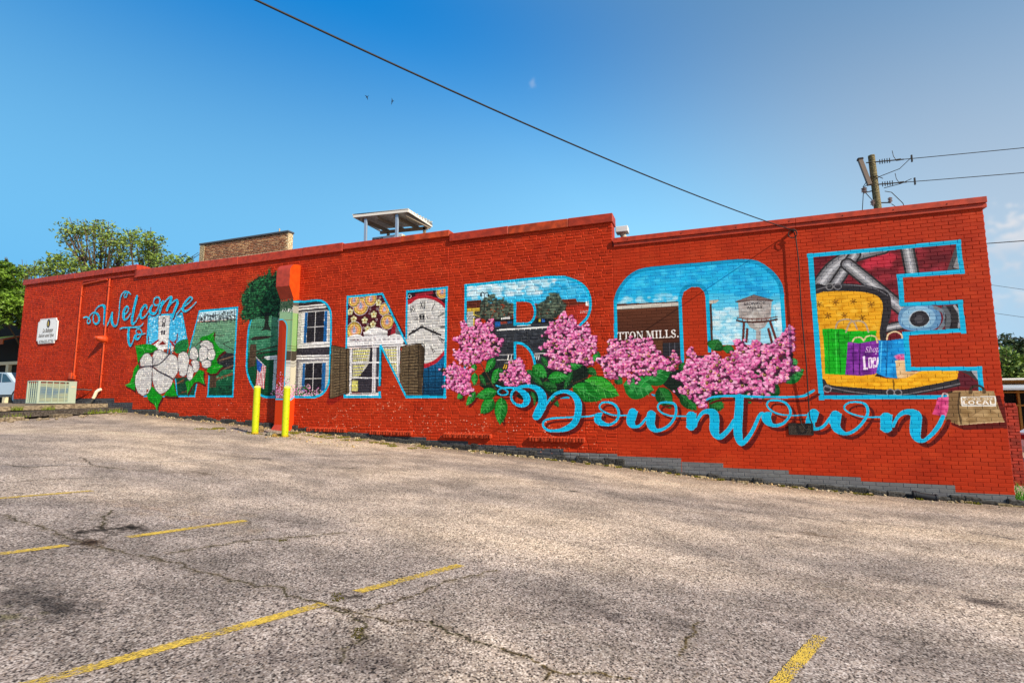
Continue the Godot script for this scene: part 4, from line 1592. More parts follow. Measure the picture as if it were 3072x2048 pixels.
# ---------------------------------------------------------------- on and above the roof
func build_roof_things() -> void:
	var r := RandomNumberGenerator.new()
	r.seed = 5
	# canopy over the roof unit
	var zc := -1.0
	var c := thing("roof_canopy", "small sloping metal canopy on posts above the roof edge", "canopy", Vector3(-8.3, 4.55, -2.2))
	var k := Transform3D(Basis(), -c.position)
	var a := Vector3(-9.43, 7.0, -1.0)
	var b := Vector3(-7.58, 6.92, -1.0)
	var e := Vector3(-7.66, 6.97, -2.5)
	var d := Vector3(-9.55, 7.06, -2.5)
	var white := plain("canopy_white", "d8d4cc", 0.5)
	var g := Geo.new()
	g.bar(k * a, k * b, 0.03, 0.1)
	put("front_fascia", g.mesh(), white, c)
	g = Geo.new()
	g.bar(k * b, k * e, 0.03, 0.09)
	put("side_fascia", g.mesh(), white, c)
	g = Geo.new()
	g.bar(k * a, k * d, 0.03, 0.09)
	put("side_fascia", g.mesh(), white, c)
	for i in 9:
		g = Geo.new()
		var z0 := lerpf(-1.0, -2.5, i / 9.0)
		var z1 := lerpf(-1.0, -2.5, (i + 1) / 9.0) + 0.012
		var y0 := lerpf(7.0, 7.1, i / 9.0)
		g.face([k * Vector3(-9.46, y0, z1), k * Vector3(-7.62, y0 - 0.1, z1), k * Vector3(-7.62, y0 - 0.1, z0), k * Vector3(-9.46, y0, z0)])
		g.face([k * Vector3(-9.46, y0 + 0.03, z0), k * Vector3(-7.62, y0 - 0.07, z0), k * Vector3(-7.62, y0 - 0.07, z1), k * Vector3(-9.46, y0 + 0.03, z1)])
		g.bar(k * Vector3(-9.46, y0 + 0.04, z0), k * Vector3(-7.56, y0 - 0.06, z0), 0.03, 0.03)
		put("roof_sheet", g.mesh(), worn("canopy_sheet", "e8e0d0", 0.15, 2.0, 0.45, 0.2), c)
	for x in [-9.2, -8.65, -8.1, -7.7]:
		g = Geo.new()
		g.bar(k * Vector3(x, 6.9 - (x + 9.4) * 0.04, -1.06), k * Vector3(x, 6.98 - (x + 9.4) * 0.04, -2.45), 0.06, 0.1)
		put("rafter", g.mesh(), plain("rafter_brown", "8a7c6c"), c)
	g = Geo.new()
	g.bar(k * Vector3(-9.4, 6.9, -2.3), k * Vector3(-7.68, 6.84, -2.3), 0.05, 0.1)
	put("rear_beam", g.mesh(), plain("rafter_brown", "8a7c6c"), c)
	for q in [[-9.03, -1.06, "b"], [-7.97, -1.06, "b"], [-9.1, -2.3, "a"], [-7.8, -2.3, "a"]]:
		g = Geo.new()
		g.bx(k * Vector3(q[0], 5.7, q[1]), Vector3(0.09, 2.35, 0.05), 0.004)
		put("post", g.mesh(), plain("post_steel", "8fa0b4", 0.4, 0.3) if q[2] == "b" else plain("rafter_brown", "8a7c6c"), c)
	# unit under the canopy
	var u := thing("rooftop_unit", "grey rooftop air conditioner half hidden under the canopy", "air conditioner", Vector3(-8.5, 4.55, -1.7))
	g = Geo.new()
	g.bx(Vector3(0, 0.93, 0), Vector3(1.05, 1.86, 0.7), 0.02)
	put("cabinet", g.mesh(), plain("unit_grey", "b0b8bc", 0.5), u)
	for i in 3:
		g = Geo.new()
		g.bx(Vector3(-0.44 + i * 0.13, 1.6, 0.352), Vector3(0.11, 0.42, 0.012))
		put("louvre_panel", g.mesh(), plain("louvre_dark", "2a2c2e"), u)
	g = Geo.new()
	g.bx(Vector3(0.535, 1.7, 0.2), Vector3(0.03, 0.25, 0.2), 0.004)
	put("access_box", g.mesh(), plain("box_yellow", "d8d050"), u)
	# old brick stack behind
	var s := thing("brick_parapet", "bare brown brick parapet wall with a dark metal cap rising behind the hall", "wall", Vector3(-21.95, 5.0, -8.2))
	var brick := worn("old_brick", "a8623e", 0.35, 3.0, 0.9)
	var grime := worn("mortar_tan", "e4cca6", 0.4, 2.0, 0.9)
	g = Geo.new()
	g.bx(Vector3(0, 2.4, -0.15), Vector3(6.0, 5.0, 0.3))
	put("wall_body", g.mesh(), grime, s)
	var shapes := []
	for w in [0.2, 0.1]:
		g = Geo.new()
		g.bx(Vector3.ZERO, Vector3(w - 0.02, 0.055, 0.03), 0.005)
		shapes.append(g.mesh())
	var clays := [brick, worn("old_brick_dark", "8c5236", 0.35, 3.0, 0.9), worn("old_brick_pale", "c89468", 0.3, 3.0, 0.9)]
	for row in 10:
		var y := 4.9 - (row + 1) * 0.085
		var x := -2.68 - (0.1 if row % 2 else 0.0)
		while x < 2.85:
			var k2 := 0 if row % 6 else 1
			put("brick", shapes[k2], clays[[0, 1, 1, 2, 0][r.randi() % 5]], s, Transform3D(Basis(), Vector3(x + [0.1, 0.05][k2], y + 0.04, r.randf_range(-0.004, 0.004))))
			x += [0.205, 0.103][k2]
	g = Geo.new()
	g.bx(Vector3(-2.84, 2.4, 0.02), Vector3(0.32, 4.98, 0.06))
	put("render_strip", g.mesh(), worn("grey_render", "b8a888", 0.4, 2.0, 0.95), s)
	g = Geo.new()
	g.tube([Vector3(2.3, 4.9, -0.1), Vector3(2.3, 5.22, -0.1)], 0.035, 8)
	put("vent_stub", g.mesh(), plain("vent_tan", "a89c88", 0.6), s)
	g = Geo.new()
	g.bx(Vector3(0, 4.96, -0.13), Vector3(6.08, 0.09, 0.42), 0.01)
	put("cap_flashing", g.mesh(), plain("cap_dark", "4a4c52", 0.5), s)
	# little vent behind the step of the wall
	var v := thing("roof_vent_hood", "small white metal vent hood peeking over the step in the wall", "vent", Vector3(-1.62, 4.55, -0.75))
	g = Geo.new()
	g.bx(Vector3(0.0, 0.98, 0), Vector3(0.28, 0.14, 0.25), 0.01)
	put("hood", g.mesh(), plain("vent_white", "c8ccce", 0.45), v)
	g = Geo.new()
	g.tube([Vector3(0.08, 0.0, 0), Vector3(0.08, 0.7, 0), Vector3(-0.02, 0.94, 0)], 0.07, 10)
	put("stack_pipe", g.mesh(), plain("vent_tan", "a89c88", 0.6), v)


func wire(parent: Node, a: Vector3, b: Vector3, sag: float, r: float, called := "wire") -> void:
	var g := Geo.new()
	var p := []
	for i in 25:
		var t := i / 24.0
		p.append(a.lerp(b, t) - Vector3.UP * sag * 4.0 * t * (1.0 - t))
	g.tube(p, r, 6)
	put(called, g.mesh(), plain("black_cable", "1a1816", 0.6), parent)


func build_pole_and_wires() -> void:
	# the long span over the lot to the wall
	var w := thing("overhead_cable", "long black cable slanting across the blue sky down to the hall", "cable", Vector3(1.72, 4.87, 0.09))
	wire(w, Vector3.ZERO, Vector3(-6.46, 0.095, 10.543), 0.2, 0.009, "cable")
	wire(w, Vector3(-6.46, 0.095, 10.543), Vector3(-12.92, 0.99, 21.086), 0.0, 0.011, "cable")
	# pole behind the hall
	var p := thing("utility_pole", "weathered wooden utility pole with insulators rising behind the hall", "utility pole", Vector3(5.9, -0.2, -9.0))
	var wood := worn("pole_wood", "8a7f5c", 0.5, 3.0, 0.9)
	var g := Geo.new()
	g.tube([Vector3(0, 0, 0), Vector3(-0.05, 6.0, 0), Vector3(-0.165, 10.1, 0)], [0.15, 0.125, 0.1], 14)
	put("pole", g.mesh(), wood, p)
	var grey := plain("insulator_grey", "8a7c7c", 0.35)
	var iron := plain("dark_iron", "2c2826", 0.5, 0.3)
	var black := plain("black_cable", "1a1816", 0.6)
	var y := func(q: float) -> Vector3: return Vector3(-0.165 + (10.1 - q) * 0.028, q, 0)
	g = Geo.new()
	g.bar(Vector3(-0.52, 10.0, 0.06), Vector3(-0.30, 9.05, 0.06), 0.14, 0.12)
	put("cutout_box", g.mesh(), plain("box_brown", "7a6a5e", 0.6), p)
	g = Geo.new()
	g.bx(Vector3(-0.515, 10.0, 0.06), Vector3(0.18, 0.08, 0.16), 0.02)
	put("box_cap", g.mesh(), iron, p)
	for q in [[-0.47, 8.9, 0.09], [-0.25, 8.42, 0.08], [0.24, 8.45, 0.07]]:
		g = Geo.new()
		g.lathe(Transform3D(Basis(), Vector3(q[0], q[1], 0.05)), [Vector2(0.0, -0.12), Vector2(0.03, -0.12), Vector2(0.03, -0.06), Vector2(q[2], -0.06), Vector2(0.035, -0.02), Vector2(q[2], 0.0), Vector2(0.035, 0.03), Vector2(q[2], 0.05), Vector2(0.03, 0.08), Vector2(0.0, 0.1)], 12)
		put("insulator", g.mesh(), grey, p)
		g = Geo.new()
		g.bar(Vector3(q[0], q[1] - 0.1, 0.05), y.call(q[1] - 0.04), 0.03, 0.03)
		put("bracket", g.mesh(), iron, p)
	for q in [[9.85, Vector3(8.1, -0.42, 0), 0.28], [9.05, Vector3(8.1, -0.45, 0), 0.18]]:
		var a: Vector3 = y.call(q[0])
		g = Geo.new()
		g.tube([a + Vector3(-0.2, -0.02, 0.1), a + Vector3(0.9, q[1].y * 0.1, 0.0)], 0.02, 6)
		for i in 5:
			g.bx(a + Vector3(0.22 + i * 0.07, -0.01, 0.0), Vector3(0.014, 0.16, 0.05))
		g.bx(a + Vector3(0.75, -0.03, 0.0), Vector3(0.13, 0.05, 0.05))
		g.tube([a + Vector3(0.68, -0.02, 0), a + Vector3(0.62, 0.12, 0), a + Vector3(0.6, 0.32, 0)], 0.01, 5)
		g.bx(a + Vector3(1.12, -0.05, 0.0), Vector3(0.04, 0.24, 0.05))
		put("dead_end_clamp", g.mesh(), iron, p)
		wire(p, a + Vector3(0.9, q[1].y * 0.1, 0), a + q[1] + Vector3(6.0, q[1].y * 0.4, 0), 0.05, 0.012)
	for q in [[Vector3(0.98, 9.86, 0), Vector3(0.6, 9.5, 0), Vector3(0.0, 9.28, 0.12), Vector3(-0.5, 8.98, 0.05)], [Vector3(0.9, 9.1, 0), Vector3(0.6, 8.98, 0), Vector3(0.1, 8.88, 0.05)], [Vector3(0.1, 8.75, 0.1), Vector3(0.3, 8.7, 0.05), Vector3(0.6, 8.3, 0), Vector3(0.75, 7.7, 0)], [Vector3(0.27, 8.3, 0.05), Vector3(0.4, 8.2, 0), Vector3(0.38, 7.6, 0)], [Vector3(0.75, 7.75, 0), Vector3(0.5, 7.75, 0), Vector3(0.36, 7.5, 0)], [Vector3(-0.5, 8.9, 0.05), Vector3(-0.38, 8.7, 0.05), Vector3(-0.26, 8.5, 0.05)], [Vector3(-0.5, 9.0, 0.06), Vector3(-0.3, 9.3, 0.1), Vector3(-0.1, 9.32, 0.12), Vector3(0.08, 9.2, 0.1)]]:
		g = Geo.new()
		g.tube(q, 0.012, 6)
		put("jumper_wire", g.mesh(), black, p)
	g = Geo.new()
	g.tube([Vector3(-0.5, 8.8, 0.05), Vector3(-0.78, 6.5, 0.1), Vector3(-1.3, 0.1, 0.5)], 0.012, 6)
	put("guy_wire", g.mesh(), black, p)
	# thin wires beyond the right corner
	for q in [[Vector3(5.8, 6.53, -9.0), Vector3(40.0, 6.05, -9.0), "thick black wire crossing the pale sky just right of the top of the hall corner", 0.014], [Vector3(5.8, 5.91, -9.0), Vector3(18.0, 2.7, -9.0), "thin grey wire slanting down beside the cloud right of the hall corner", 0.006], [Vector3(5.8, 4.96, -9.0), Vector3(18.0, 2.0, -9.0), "thin grey wire slanting down below the cloud, above the far treetops", 0.006], [Vector3(5.8, 4.09, -9.0), Vector3(18.0, 1.8, -9.0), "black wire passing in front of the top of the far trees on the right", 0.011]]:
		var t := thing("distant_wire", q[2], "wire", q[0])
		wire(t, Vector3.ZERO, q[1] - q[0], 0.05, q[3])


# ---------------------------------------------------------------- trees
func crown_mesh(blobs: Array, leaves: int, size: float, sd: int, light: Color, dark: Color) -> ArrayMesh:
	var r := RandomNumberGenerator.new()
	r.seed = sd
	var g := Geo.new()
	for b in blobs:
		var q: Vector4 = b
		var tone := pow(r.randf(), 1.4)
		# sprays: leaves gather round twig ends, with gaps between
		for sp in int(9 + 9 * q.w):
			var sc := Vector3(r.randfn(), r.randfn(), r.randfn()).normalized() * pow(r.randf(), 0.5) * q.w * Vector3(1.0, 0.8, 1.0)
			var hang := Vector3(r.randfn(), r.randfn() * 0.5, r.randfn()).normalized()
			var st := r.randf_range(-0.2, 0.25)
			for k in int(leaves * q.w * q.w / (9 + 9 * q.w)):
				var o := Vector3(q.x, q.y, q.z) + sc + Vector3(r.randfn(), r.randfn() * 0.7, r.randfn()) * q.w * 0.13 + hang * r.randf_range(-0.3, 0.3) * q.w
				var a := Vector3(r.randfn(), r.randfn() * 0.6, r.randfn()).normalized() * size * r.randf_range(0.6, 1.3)
				var s := a.cross(Vector3(r.randfn(), r.randfn(), r.randfn())).normalized() * size * r.randf_range(0.3, 0.5)
				var c := dark.lerp(light, clampf(0.3 + st + tone * 0.35 + r.randf_range(-0.25, 0.4), 0.0, 1.0))
				g.face([o - a, o - s, o + a, o + s], c)
	return g.mesh()


func limbs(parent: Node, foot: Vector3, blobs: Array, rad: float, sd: int, fork := 0.45) -> void:
	var r := RandomNumberGenerator.new()
	r.seed = sd
	var lo := 1e9
	var mid := Vector3.ZERO
	for b in blobs:
		mid += Vector3(b.x, b.y, b.z) / blobs.size()
		lo = minf(lo, b.y)
	var bark := worn("tree_bark", "6a5a48", 0.4, 2.0, 0.95)
	var top := foot.lerp(mid, 0.75)
	var g := Geo.new()
	g.tube([foot, foot.lerp(top, 0.5) + Vector3(0.2, 0, 0), top], [rad, rad * 0.8, rad * 0.55], 10)
	put("trunk", g.mesh(), bark, parent)
	g = Geo.new()
	for b in blobs:
		var e := Vector3(b.x, b.y, b.z)
		var s := foot.lerp(top, clampf(r.randf_range(fork, 1.0), 0.0, 1.0))
		var m := s.lerp(e, 0.5) + Vector3(r.randf_range(-0.4, 0.4), r.randf_range(-0.6, 0.1), r.randf_range(-0.4, 0.4))
		g.tube([s, m, e + (e - m) * 0.15], [rad * 0.3, rad * 0.17, rad * 0.05], 6)
		for k in 3:
			var d = Vector3(r.randfn(), r.randfn() * 0.7 + 0.3, r.randfn()).normalized() * b.w
			g.tube([m.lerp(e, r.randf_range(0.3, 1.0)), e + d], [rad * 0.07, rad * 0.02], 4)
	tag(put("limbs", g.mesh(), bark, parent), "", "", "", "stuff")


func tree(called: String, label: String, foot: Vector3, blobs: Array, leaves: int, size: float, rad: float, sd: int, light: Color, dark: Color, category := "tree") -> void:
	var t := thing(called, label, category, foot)
	var local := []
	for b in blobs:
		local.append(Vector4(b.x - foot.x, b.y - foot.y, b.z - foot.z, b.w))
	limbs(t, Vector3.ZERO, local, rad, sd)
	var m := plain("leaf_%s" % called, "ffffff", 0.55)
	m.backlight_enabled = true
	m.backlight = Color(0.35, 0.42, 0.1)
	tag(put("crown", crown_mesh(local, leaves, size, sd + 1, light, dark), m, t), "", "", "", "stuff")


func build_trees() -> void:
	tree("airy_tree", "tall airy tree with sky showing through, tallest behind the left end of the hall", Vector3(-42.0, 1.0, -14.5), TALL_CROWN, 150, 0.135, 0.4, 11, Color(0.25, 0.34, 0.055), Color(0.045, 0.075, 0.014))
	tree("airy_tree", "rounder leafy tree beside the brown brick parapet, behind the step of the hall", Vector3(-37.2, 1.0, -13.5), SECOND_CROWN, 180, 0.135, 0.3, 21, Color(0.25, 0.35, 0.055), Color(0.04, 0.075, 0.014))
	tree("scrub_tree", "low spreading scrub trees peeping over the coping at the left of the hall", Vector3(-44.0, 1.0, -11.5), SCRUB_CROWN, 200, 0.13, 0.25, 31, Color(0.23, 0.33, 0.05), Color(0.035, 0.07, 0.014))
	tree("dense_tree", "dense bright green tree filling the left edge beyond the corner", Vector3(-45.5, 1.2, -14.0), DENSE_CROWN, 700, 0.12, 0.35, 41, Color(0.19, 0.33, 0.028), Color(0.012, 0.04, 0.007))
	tree("dark_tree", "dark green round topped tree standing farther off right of the hall", Vector3(18.0, -0.4, -27.0), RIGHT_DARK_CROWN, 320, 0.13, 0.3, 51, Color(0.07, 0.12, 0.045), Color(0.012, 0.025, 0.012))
	tree("light_tree", "light yellow green tree in front of the dark one right of the hall", Vector3(14.0, -0.4, -22.0), RIGHT_LIGHT_CROWN, 420, 0.11, 0.25, 61, Color(0.20, 0.30, 0.05), Color(0.03, 0.07, 0.012))
	var r := RandomNumberGenerator.new()
	r.seed = 71
	var far := []
	for k in 150:
		var x := r.randf_range(17.0, 120.0)
		var h := 2.4 + 1.6 * sin(x * 0.21) + r.randf_range(-0.5, 0.5) + (x - 17.0) * 0.03
		far.append(Vector4(x, -0.4 + h * sqrt(r.randf()), -34.0 - r.randf() * 8.0, 1.3))
	var m := plain("leaf_far", "ffffff", 0.6)
	tag(put("far_treeline", crown_mesh(far, 130, 0.26, 72, Color(0.12, 0.2, 0.05), Color(0.015, 0.035, 0.012)), m), "mass of far green trees along the horizon right of the hall", "trees", "", "stuff")


# ---------------------------------------------------------------- neighbours
func car(called: String, label: String, body: String, at: Vector3, turn: float, glass := "20282c") -> Node3D:
	var t := thing(called, label, "car", at)
	t.rotation.y = turn
	var paint := plain("car_" + body, body, 0.25, 0.0, 0.6)
	paint.clearcoat_enabled = true
	var o := PackedVector2Array([Vector2(-2.2, 0.35), Vector2(2.2, 0.35), Vector2(2.25, 0.6), Vector2(2.15, 0.86), Vector2(1.2, 0.98), Vector2(0.55, 1.42), Vector2(-1.3, 1.48), Vector2(-2.05, 1.05), Vector2(-2.25, 0.95), Vector2(-2.27, 0.55)])
	var g := Geo.new()
	g.prism(o, -0.82, 0.82)
	put("body", g.mesh(), paint, t)
	var win := plain("car_glass_" + glass, glass, 0.08, 0.0, 0.8)
	for s in [-1.0, 1.0]:
		for q in [[Vector2(-1.75, 1.02), Vector2(-0.85, 0.99), Vector2(-0.82, 1.4), Vector2(-1.25, 1.4)], [Vector2(-0.75, 0.99), Vector2(0.2, 0.99), Vector2(0.2, 1.39), Vector2(-0.72, 1.4)], [Vector2(0.28, 0.99), Vector2(1.0, 1.0), Vector2(0.52, 1.34), Vector2(0.28, 1.38)]]:
			g = Geo.new()
			g.prism(PackedVector2Array(q), 0.822, 0.83) if s > 0 else g.prism(PackedVector2Array(q), -0.83, -0.822)
			put("window", g.mesh(), win, t)
		for x in [-1.4, 1.4]:
			g = Geo.new()
			g.lathe(Transform3D(Basis(Vector3.RIGHT, PI / 2 * s), Vector3(x, 0.32, s * 0.62)), [Vector2(0.2, 0.0), Vector2(0.33, 0.01), Vector2(0.33, 0.2), Vector2(0.22, 0.225), Vector2(0.0, 0.21)], 18)
			var tyre := put("wheel", g.mesh(), plain("tyre_rubber", "1a1a1b", 0.8), t)
			g = Geo.new()
			g.lathe(Transform3D(Basis(Vector3.RIGHT, PI / 2 * s), Vector3(x, 0.32, s * 0.64)), [Vector2(0.21, 0.2), Vector2(0.19, 0.212), Vector2(0.05, 0.2), Vector2(0.0, 0.215)], 14)
			put("rim", g.mesh(), plain("rim_silver", "a8aaac", 0.3, 0.7), tyre)
		g = Geo.new()
		g.bx(Vector3(-0.3, 0.88, s * 0.826), Vector3(0.16, 0.03, 0.02), 0.004)
		put("door_handle", g.mesh(), paint, t)
		g = Geo.new()
		g.bx(Vector3(0.0, 0.4, s * 0.822), Vector3(2.2, 0.07, 0.02), 0.005)
		put("sill_trim", g.mesh(), plain("trim_black", "1e1f21"), t)
		g = Geo.new()
		g.bx(Vector3(2.19, 0.72, s * 0.6), Vector3(0.1, 0.14, 0.36), 0.03)
		put("headlight", g.mesh(), plain("lamp_clear", "d8dce0", 0.15), t)
		g = Geo.new()
		g.bx(Vector3(-2.24, 0.82, s * 0.62), Vector3(0.08, 0.16, 0.34), 0.02)
		put("tail_light", g.mesh(), plain("lamp_red", "8a1418", 0.2), t)
	for q in [[Vector3(1.2, 0.99, -0.72), Vector3(1.2, 0.99, 0.72), Vector3(0.57, 1.42, 0.66), Vector3(0.57, 1.42, -0.66)], [Vector3(-2.03, 1.07, 0.7), Vector3(-2.03, 1.07, -0.7), Vector3(-1.33, 1.47, -0.62), Vector3(-1.33, 1.47, 0.62)]]:
		g = Geo.new()
		var nn: Vector3 = (q[1] - q[0]).cross(q[2] - q[0]).normalized() * 0.012
		if nn.y < 0:
			nn = -nn
			q.reverse()
		g.face([q[0] + nn, q[1] + nn, q[2] + nn, q[3] + nn])
		put("windscreen", g.mesh(), win, t)
	return t


func build_neighbours() -> void:
	# left: car and shopfront beyond the corner
	car("parked_car", "pale silver car parked beyond the left corner of the hall", "b4c4d4", Vector3(-29.75, 1.5, -3.4), 0.0)
	var s := thing("shopfront", "dark shopfront with cream posts and an orange and yellow awning beyond the left corner", "building", Vector3(-46.0, 1.4, -10.0))
	var cream := plain("cream_post", "d0c4a4", 0.7)
	var g := Geo.new()
	g.bx(Vector3(-3.0, 2.9, -1.5), Vector3(17.0, 5.9, 2.4))
	put("dark_wall", g.mesh(), plain("shop_dark", "14120f", 0.9), s)
	for x in [-3.2, -1.3, 0.6, 2.5]:
		g = Geo.new()
		g.bx(Vector3(x, 1.5, -0.2), Vector3(0.32, 3.0, 0.2), 0.01)
		put("post", g.mesh(), cream, s)
	g = Geo.new()
	g.bx(Vector3(-1.0, 2.9, -0.2), Vector3(8.0, 0.22, 0.22), 0.01)
	put("beam", g.mesh(), cream, s)
	for q in [[-1.8, 2.2, "awning_orange", "a8501c"], [0.7, 1.7, "awning_yellow", "c8b41c"], [1.9, 0.75, "awning_orange", "a8501c"]]:
		g = Geo.new()
		g.box(Transform3D(Basis(Vector3.RIGHT, 0.35), Vector3(q[0], 4.55, 0.5)), Vector3(q[1], 0.09, 1.1), 0.01)
		g.bx(Vector3(q[0], 4.2, 1.02), Vector3(q[1], 0.3, 0.05))
		put("awning_panel", g.mesh(), plain(q[2], q[3], 0.7), s)
	# right: timber fronted shop, car
	var b := thing("timber_shop", "low shop with timber framed windows and a metal roof right of the hall", "building", Vector3(11.0, -0.4, -14.0))
	g = Geo.new()
	g.bx(Vector3(2.0, 1.2, -2.0), Vector3(8.0, 2.4, 3.6))
	put("dark_wall", g.mesh(), plain("shop_dark", "14120f", 0.9), b)
	var timber := plain("shop_timber", "a8722c", 0.6)
	for q in [[1.0, 1.85, 7.0, 0.06], [1.0, 1.35, 7.0, 0.07], [1.0, 2.28, 7.0, 0.05]]:
		g = Geo.new()
		g.bx(Vector3(q[0], q[1] + 0.4, -0.12), Vector3(q[2], q[3], 0.1))
		put("window_rail", g.mesh(), timber, b)
	for x in [-0.8, 0.22, 0.95, 1.9, 2.8, 3.8]:
		g = Geo.new()
		g.bx(Vector3(x, 1.3, -0.14), Vector3(0.07, 2.4, 0.08))
		put("mullion", g.mesh(), timber, b)
	g = Geo.new()
	g.box(Transform3D(Basis(Vector3.RIGHT, 0.12), Vector3(1.5, 2.45, 0.3)), Vector3(9.0, 0.1, 1.4), 0.01)
	put("metal_roof", g.mesh(), plain("roof_metal", "b4bcc4", 0.4, 0.2), b)
	g = Geo.new()
	g.bx(Vector3(1.5, 2.63, -0.3), Vector3(9.0, 0.12, 0.2), 0.01)
	put("fascia", g.mesh(), timber, b)
	g = Geo.new()
	g.bx(Vector3(1.5, 2.74, -0.5), Vector3(9.0, 0.07, 1.4), 0.01)
	put("roof_edge", g.mesh(), plain("canopy_white", "d8d4cc", 0.5), b)
	car("parked_car", "white car with blue tinted glass parked behind the low brick wall on the right", "d8dcdf", Vector3(11.3, -0.36, -9.0), 0.25, "2c5a88")
	# kerb and weeds at the right corner
	var k := thing("kerb_piece", "broken pale concrete kerb at the right corner of the hall", "kerb", Vector3(5.1, -0.2, -0.05))
	g = Geo.new()
	g.box(Transform3D(Basis(Vector3.UP, -0.1), Vector3(0.1, 0.0, 0.0)), Vector3(0.7, 0.1, 0.28), 0.03)
	put("kerb_stone", g.mesh(), worn("old_concrete", "9c8c74", 0.45, 2.0, 0.9), k)
	g = Geo.new()
	g.box(Transform3D(Basis(Vector3.UP, 0.2), Vector3(1.1, 0.0, -0.1)), Vector3(1.2, 0.1, 0.28), 0.03)
	put("kerb_stone", g.mesh(), worn("old_concrete", "9c8c74", 0.45, 2.0, 0.9), k)
	var w := put("weeds", tuft_mesh([[5.3, -0.9, -0.2, 0.3], [5.5, -1.6, -0.22, 0.4], [6.0, -2.6, -0.25, 0.4], [6.3, -2.2, -0.25, 0.3], [4.95, -0.5, -0.18, 0.12]], 110, 15, 0.17), plain("weed_bright", "3f8a1c"))
	tag(w, "bright green weeds growing behind the right corner of the hall", "weeds", "", "stuff")


# ---------------------------------------------------------------- bollards, stones, birds
func build_small_things() -> void:
	var yellow := worn("bollard_yellow", "b4be06", 0.07, 3.0, 0.5)
	var b := thing("bollard", "bright yellow steel bollard in front of the painted flag, left of the duct", "bollard", Vector3(-10.293, lot_height(-10.293, 1.336), 1.336), "yellow bollards guarding the duct")
	var g := Geo.new()
	g.lathe(Transform3D(), [Vector2(0.078, -0.05), Vector2(0.078, 1.115)], 24)
	put("post", g.mesh(), yellow, b)
	g = Geo.new()
	g.lathe(Transform3D(), [Vector2(0.078, 1.115), Vector2(0.082, 1.118), Vector2(0.08, 1.13), Vector2(0.06, 1.155), Vector2(0.03, 1.168), Vector2(0.0, 1.172)], 24)
	put("cap", g.mesh(), plain("bollard_cap", "d8cf62", 0.6), b)
	g = Geo.new()
	g.lathe(Transform3D(), [Vector2(0.0805, -0.03), Vector2(0.0805, 0.035), Vector2(0.0785, 0.045)], 24)
	put("foot_ring", g.mesh(), plain("bollard_foot", "b89a10", 0.7), b)
	# scuffs and rust specks
	var rs := RandomNumberGenerator.new()
	rs.seed = 17
	g = Geo.new()
	for k in 30:
		var an := rs.randf_range(-0.6, 2.6)
		var yy := rs.randf() * rs.randf() * 1.05 + 0.02
		var ww := rs.randf_range(0.003, 0.01)
		var tt := Vector3(cos(an), 0, -sin(an)) * 0.0792
		var sd := Vector3(sin(an), 0, cos(an)) * ww
		var up := Vector3(0, rs.randf_range(0.003, 0.014), 0)
		g.face([Vector3(0, yy, 0) + tt + sd - up, Vector3(0, yy, 0) + tt - sd - up * 0.6, Vector3(0, yy, 0) + tt - sd * 0.7 + up, Vector3(0, yy, 0) + tt + sd * 0.8 + up * 0.7], Color.WHITE * rs.randf_range(0.5, 1.6))
	tag(put("scuffs", g.mesh(), plain("rust_speck", "7a5c14", 0.8), b), "", "", "", "stuff")
	var c := renamed_copy(b, Vector3(-9.471, lot_height(-9.471, 1.22) - 0.01, 1.22), "bright yellow steel bollard in front of the duct, right one of the pair")
	c.scale.y = 1.045
	# stones and rubble around the bollards
	var r := RandomNumberGenerator.new()
	r.seed = 40
	for q in [[-10.53, 0.95, 0.1, 0.17, "a08a64", "tan round stone behind the left bollard against the wall base"], [-9.82, 1.3, 0.15, 0.1, "8e8878", "grey flat stone lying just left of the right bollard"], [-9.6, 1.42, 0.07, 0.08, "c2a050", "small yellowish stone touching the foot of the right bollard"], [-10.44, 1.5, 0.05, 0.04, "b8b2a6", "small white stone at the foot of the left bollard"]]:
		g = Geo.new()
		var n := FastNoiseLite.new()
		n.seed = int(q[0] * 100)
		n.frequency = 1.3
		var prof := 9
		for i in prof:
			for j in 12:
				var p := []
				for o in [[0, 0], [0, 1], [1, 1], [1, 0]]:
					var th: float = PI * (i + o[0]) / prof
					var ph: float = TAU * ((j + o[1]) % 12) / 12.0
					var d: Vector3 = Vector3(sin(th) * cos(ph), cos(th), -sin(th) * sin(ph))
					d *= 1.0 + n.get_noise_3dv(d * 1.4) * 0.5
					p.append(Vector3(d.x * q[2], d.y * q[3] * 0.6 + q[3] * 0.4, d.z * q[2] * 0.8))
				g.face([p[0], p[3], p[2], p[1]] if i == 0 else [p[0], p[3], p[2], p[1]], Color.WHITE * r.randf_range(0.85, 1.1))
		var s := put("stone", g.mesh(), worn("stone_" + q[4], q[4], 0.45, 4.0, 0.95), null, Transform3D(Basis(), Vector3(q[0], lot_height(q[0], q[1]) - 0.01, q[1])))
		tag(s, q[5], "stone", "stones around the bollards")
	var crumbs := Geo.new()
	for k in 620:
		var x := r.randf_range(-16.0, 4.6)
		var z := absf(r.randfn(0.0, 0.16)) + 0.07 if k % 4 else r.randf_range(0.2, 1.7)
		if k % 4 == 0:
			x = r.randf_range(-11.6, -7.2)
		var e := r.randf_range(0.012, 0.05)
		crumbs.box(Transform3D(Basis(Vector3(r.randf(), r.randf(), r.randf()).normalized(), r.randf() * 3.0), Vector3(x, lot_height(x, z) + e * 0.2, z)), Vector3(e, e * 0.6, e * 0.8), e * 0.15, Color(1, [0.97, 0.8, 0.97][k % 3], [0.9, 0.55, 0.9][k % 3]) * r.randf_range(0.3, 1.2))
	tag(put("rubble", crumbs.mesh(), plain("crumb_stone", "b4a68c", 0.95)), "pale crumbs of stone scattered along the foot of the painted wall", "rubble", "", "stuff")
	var places := []
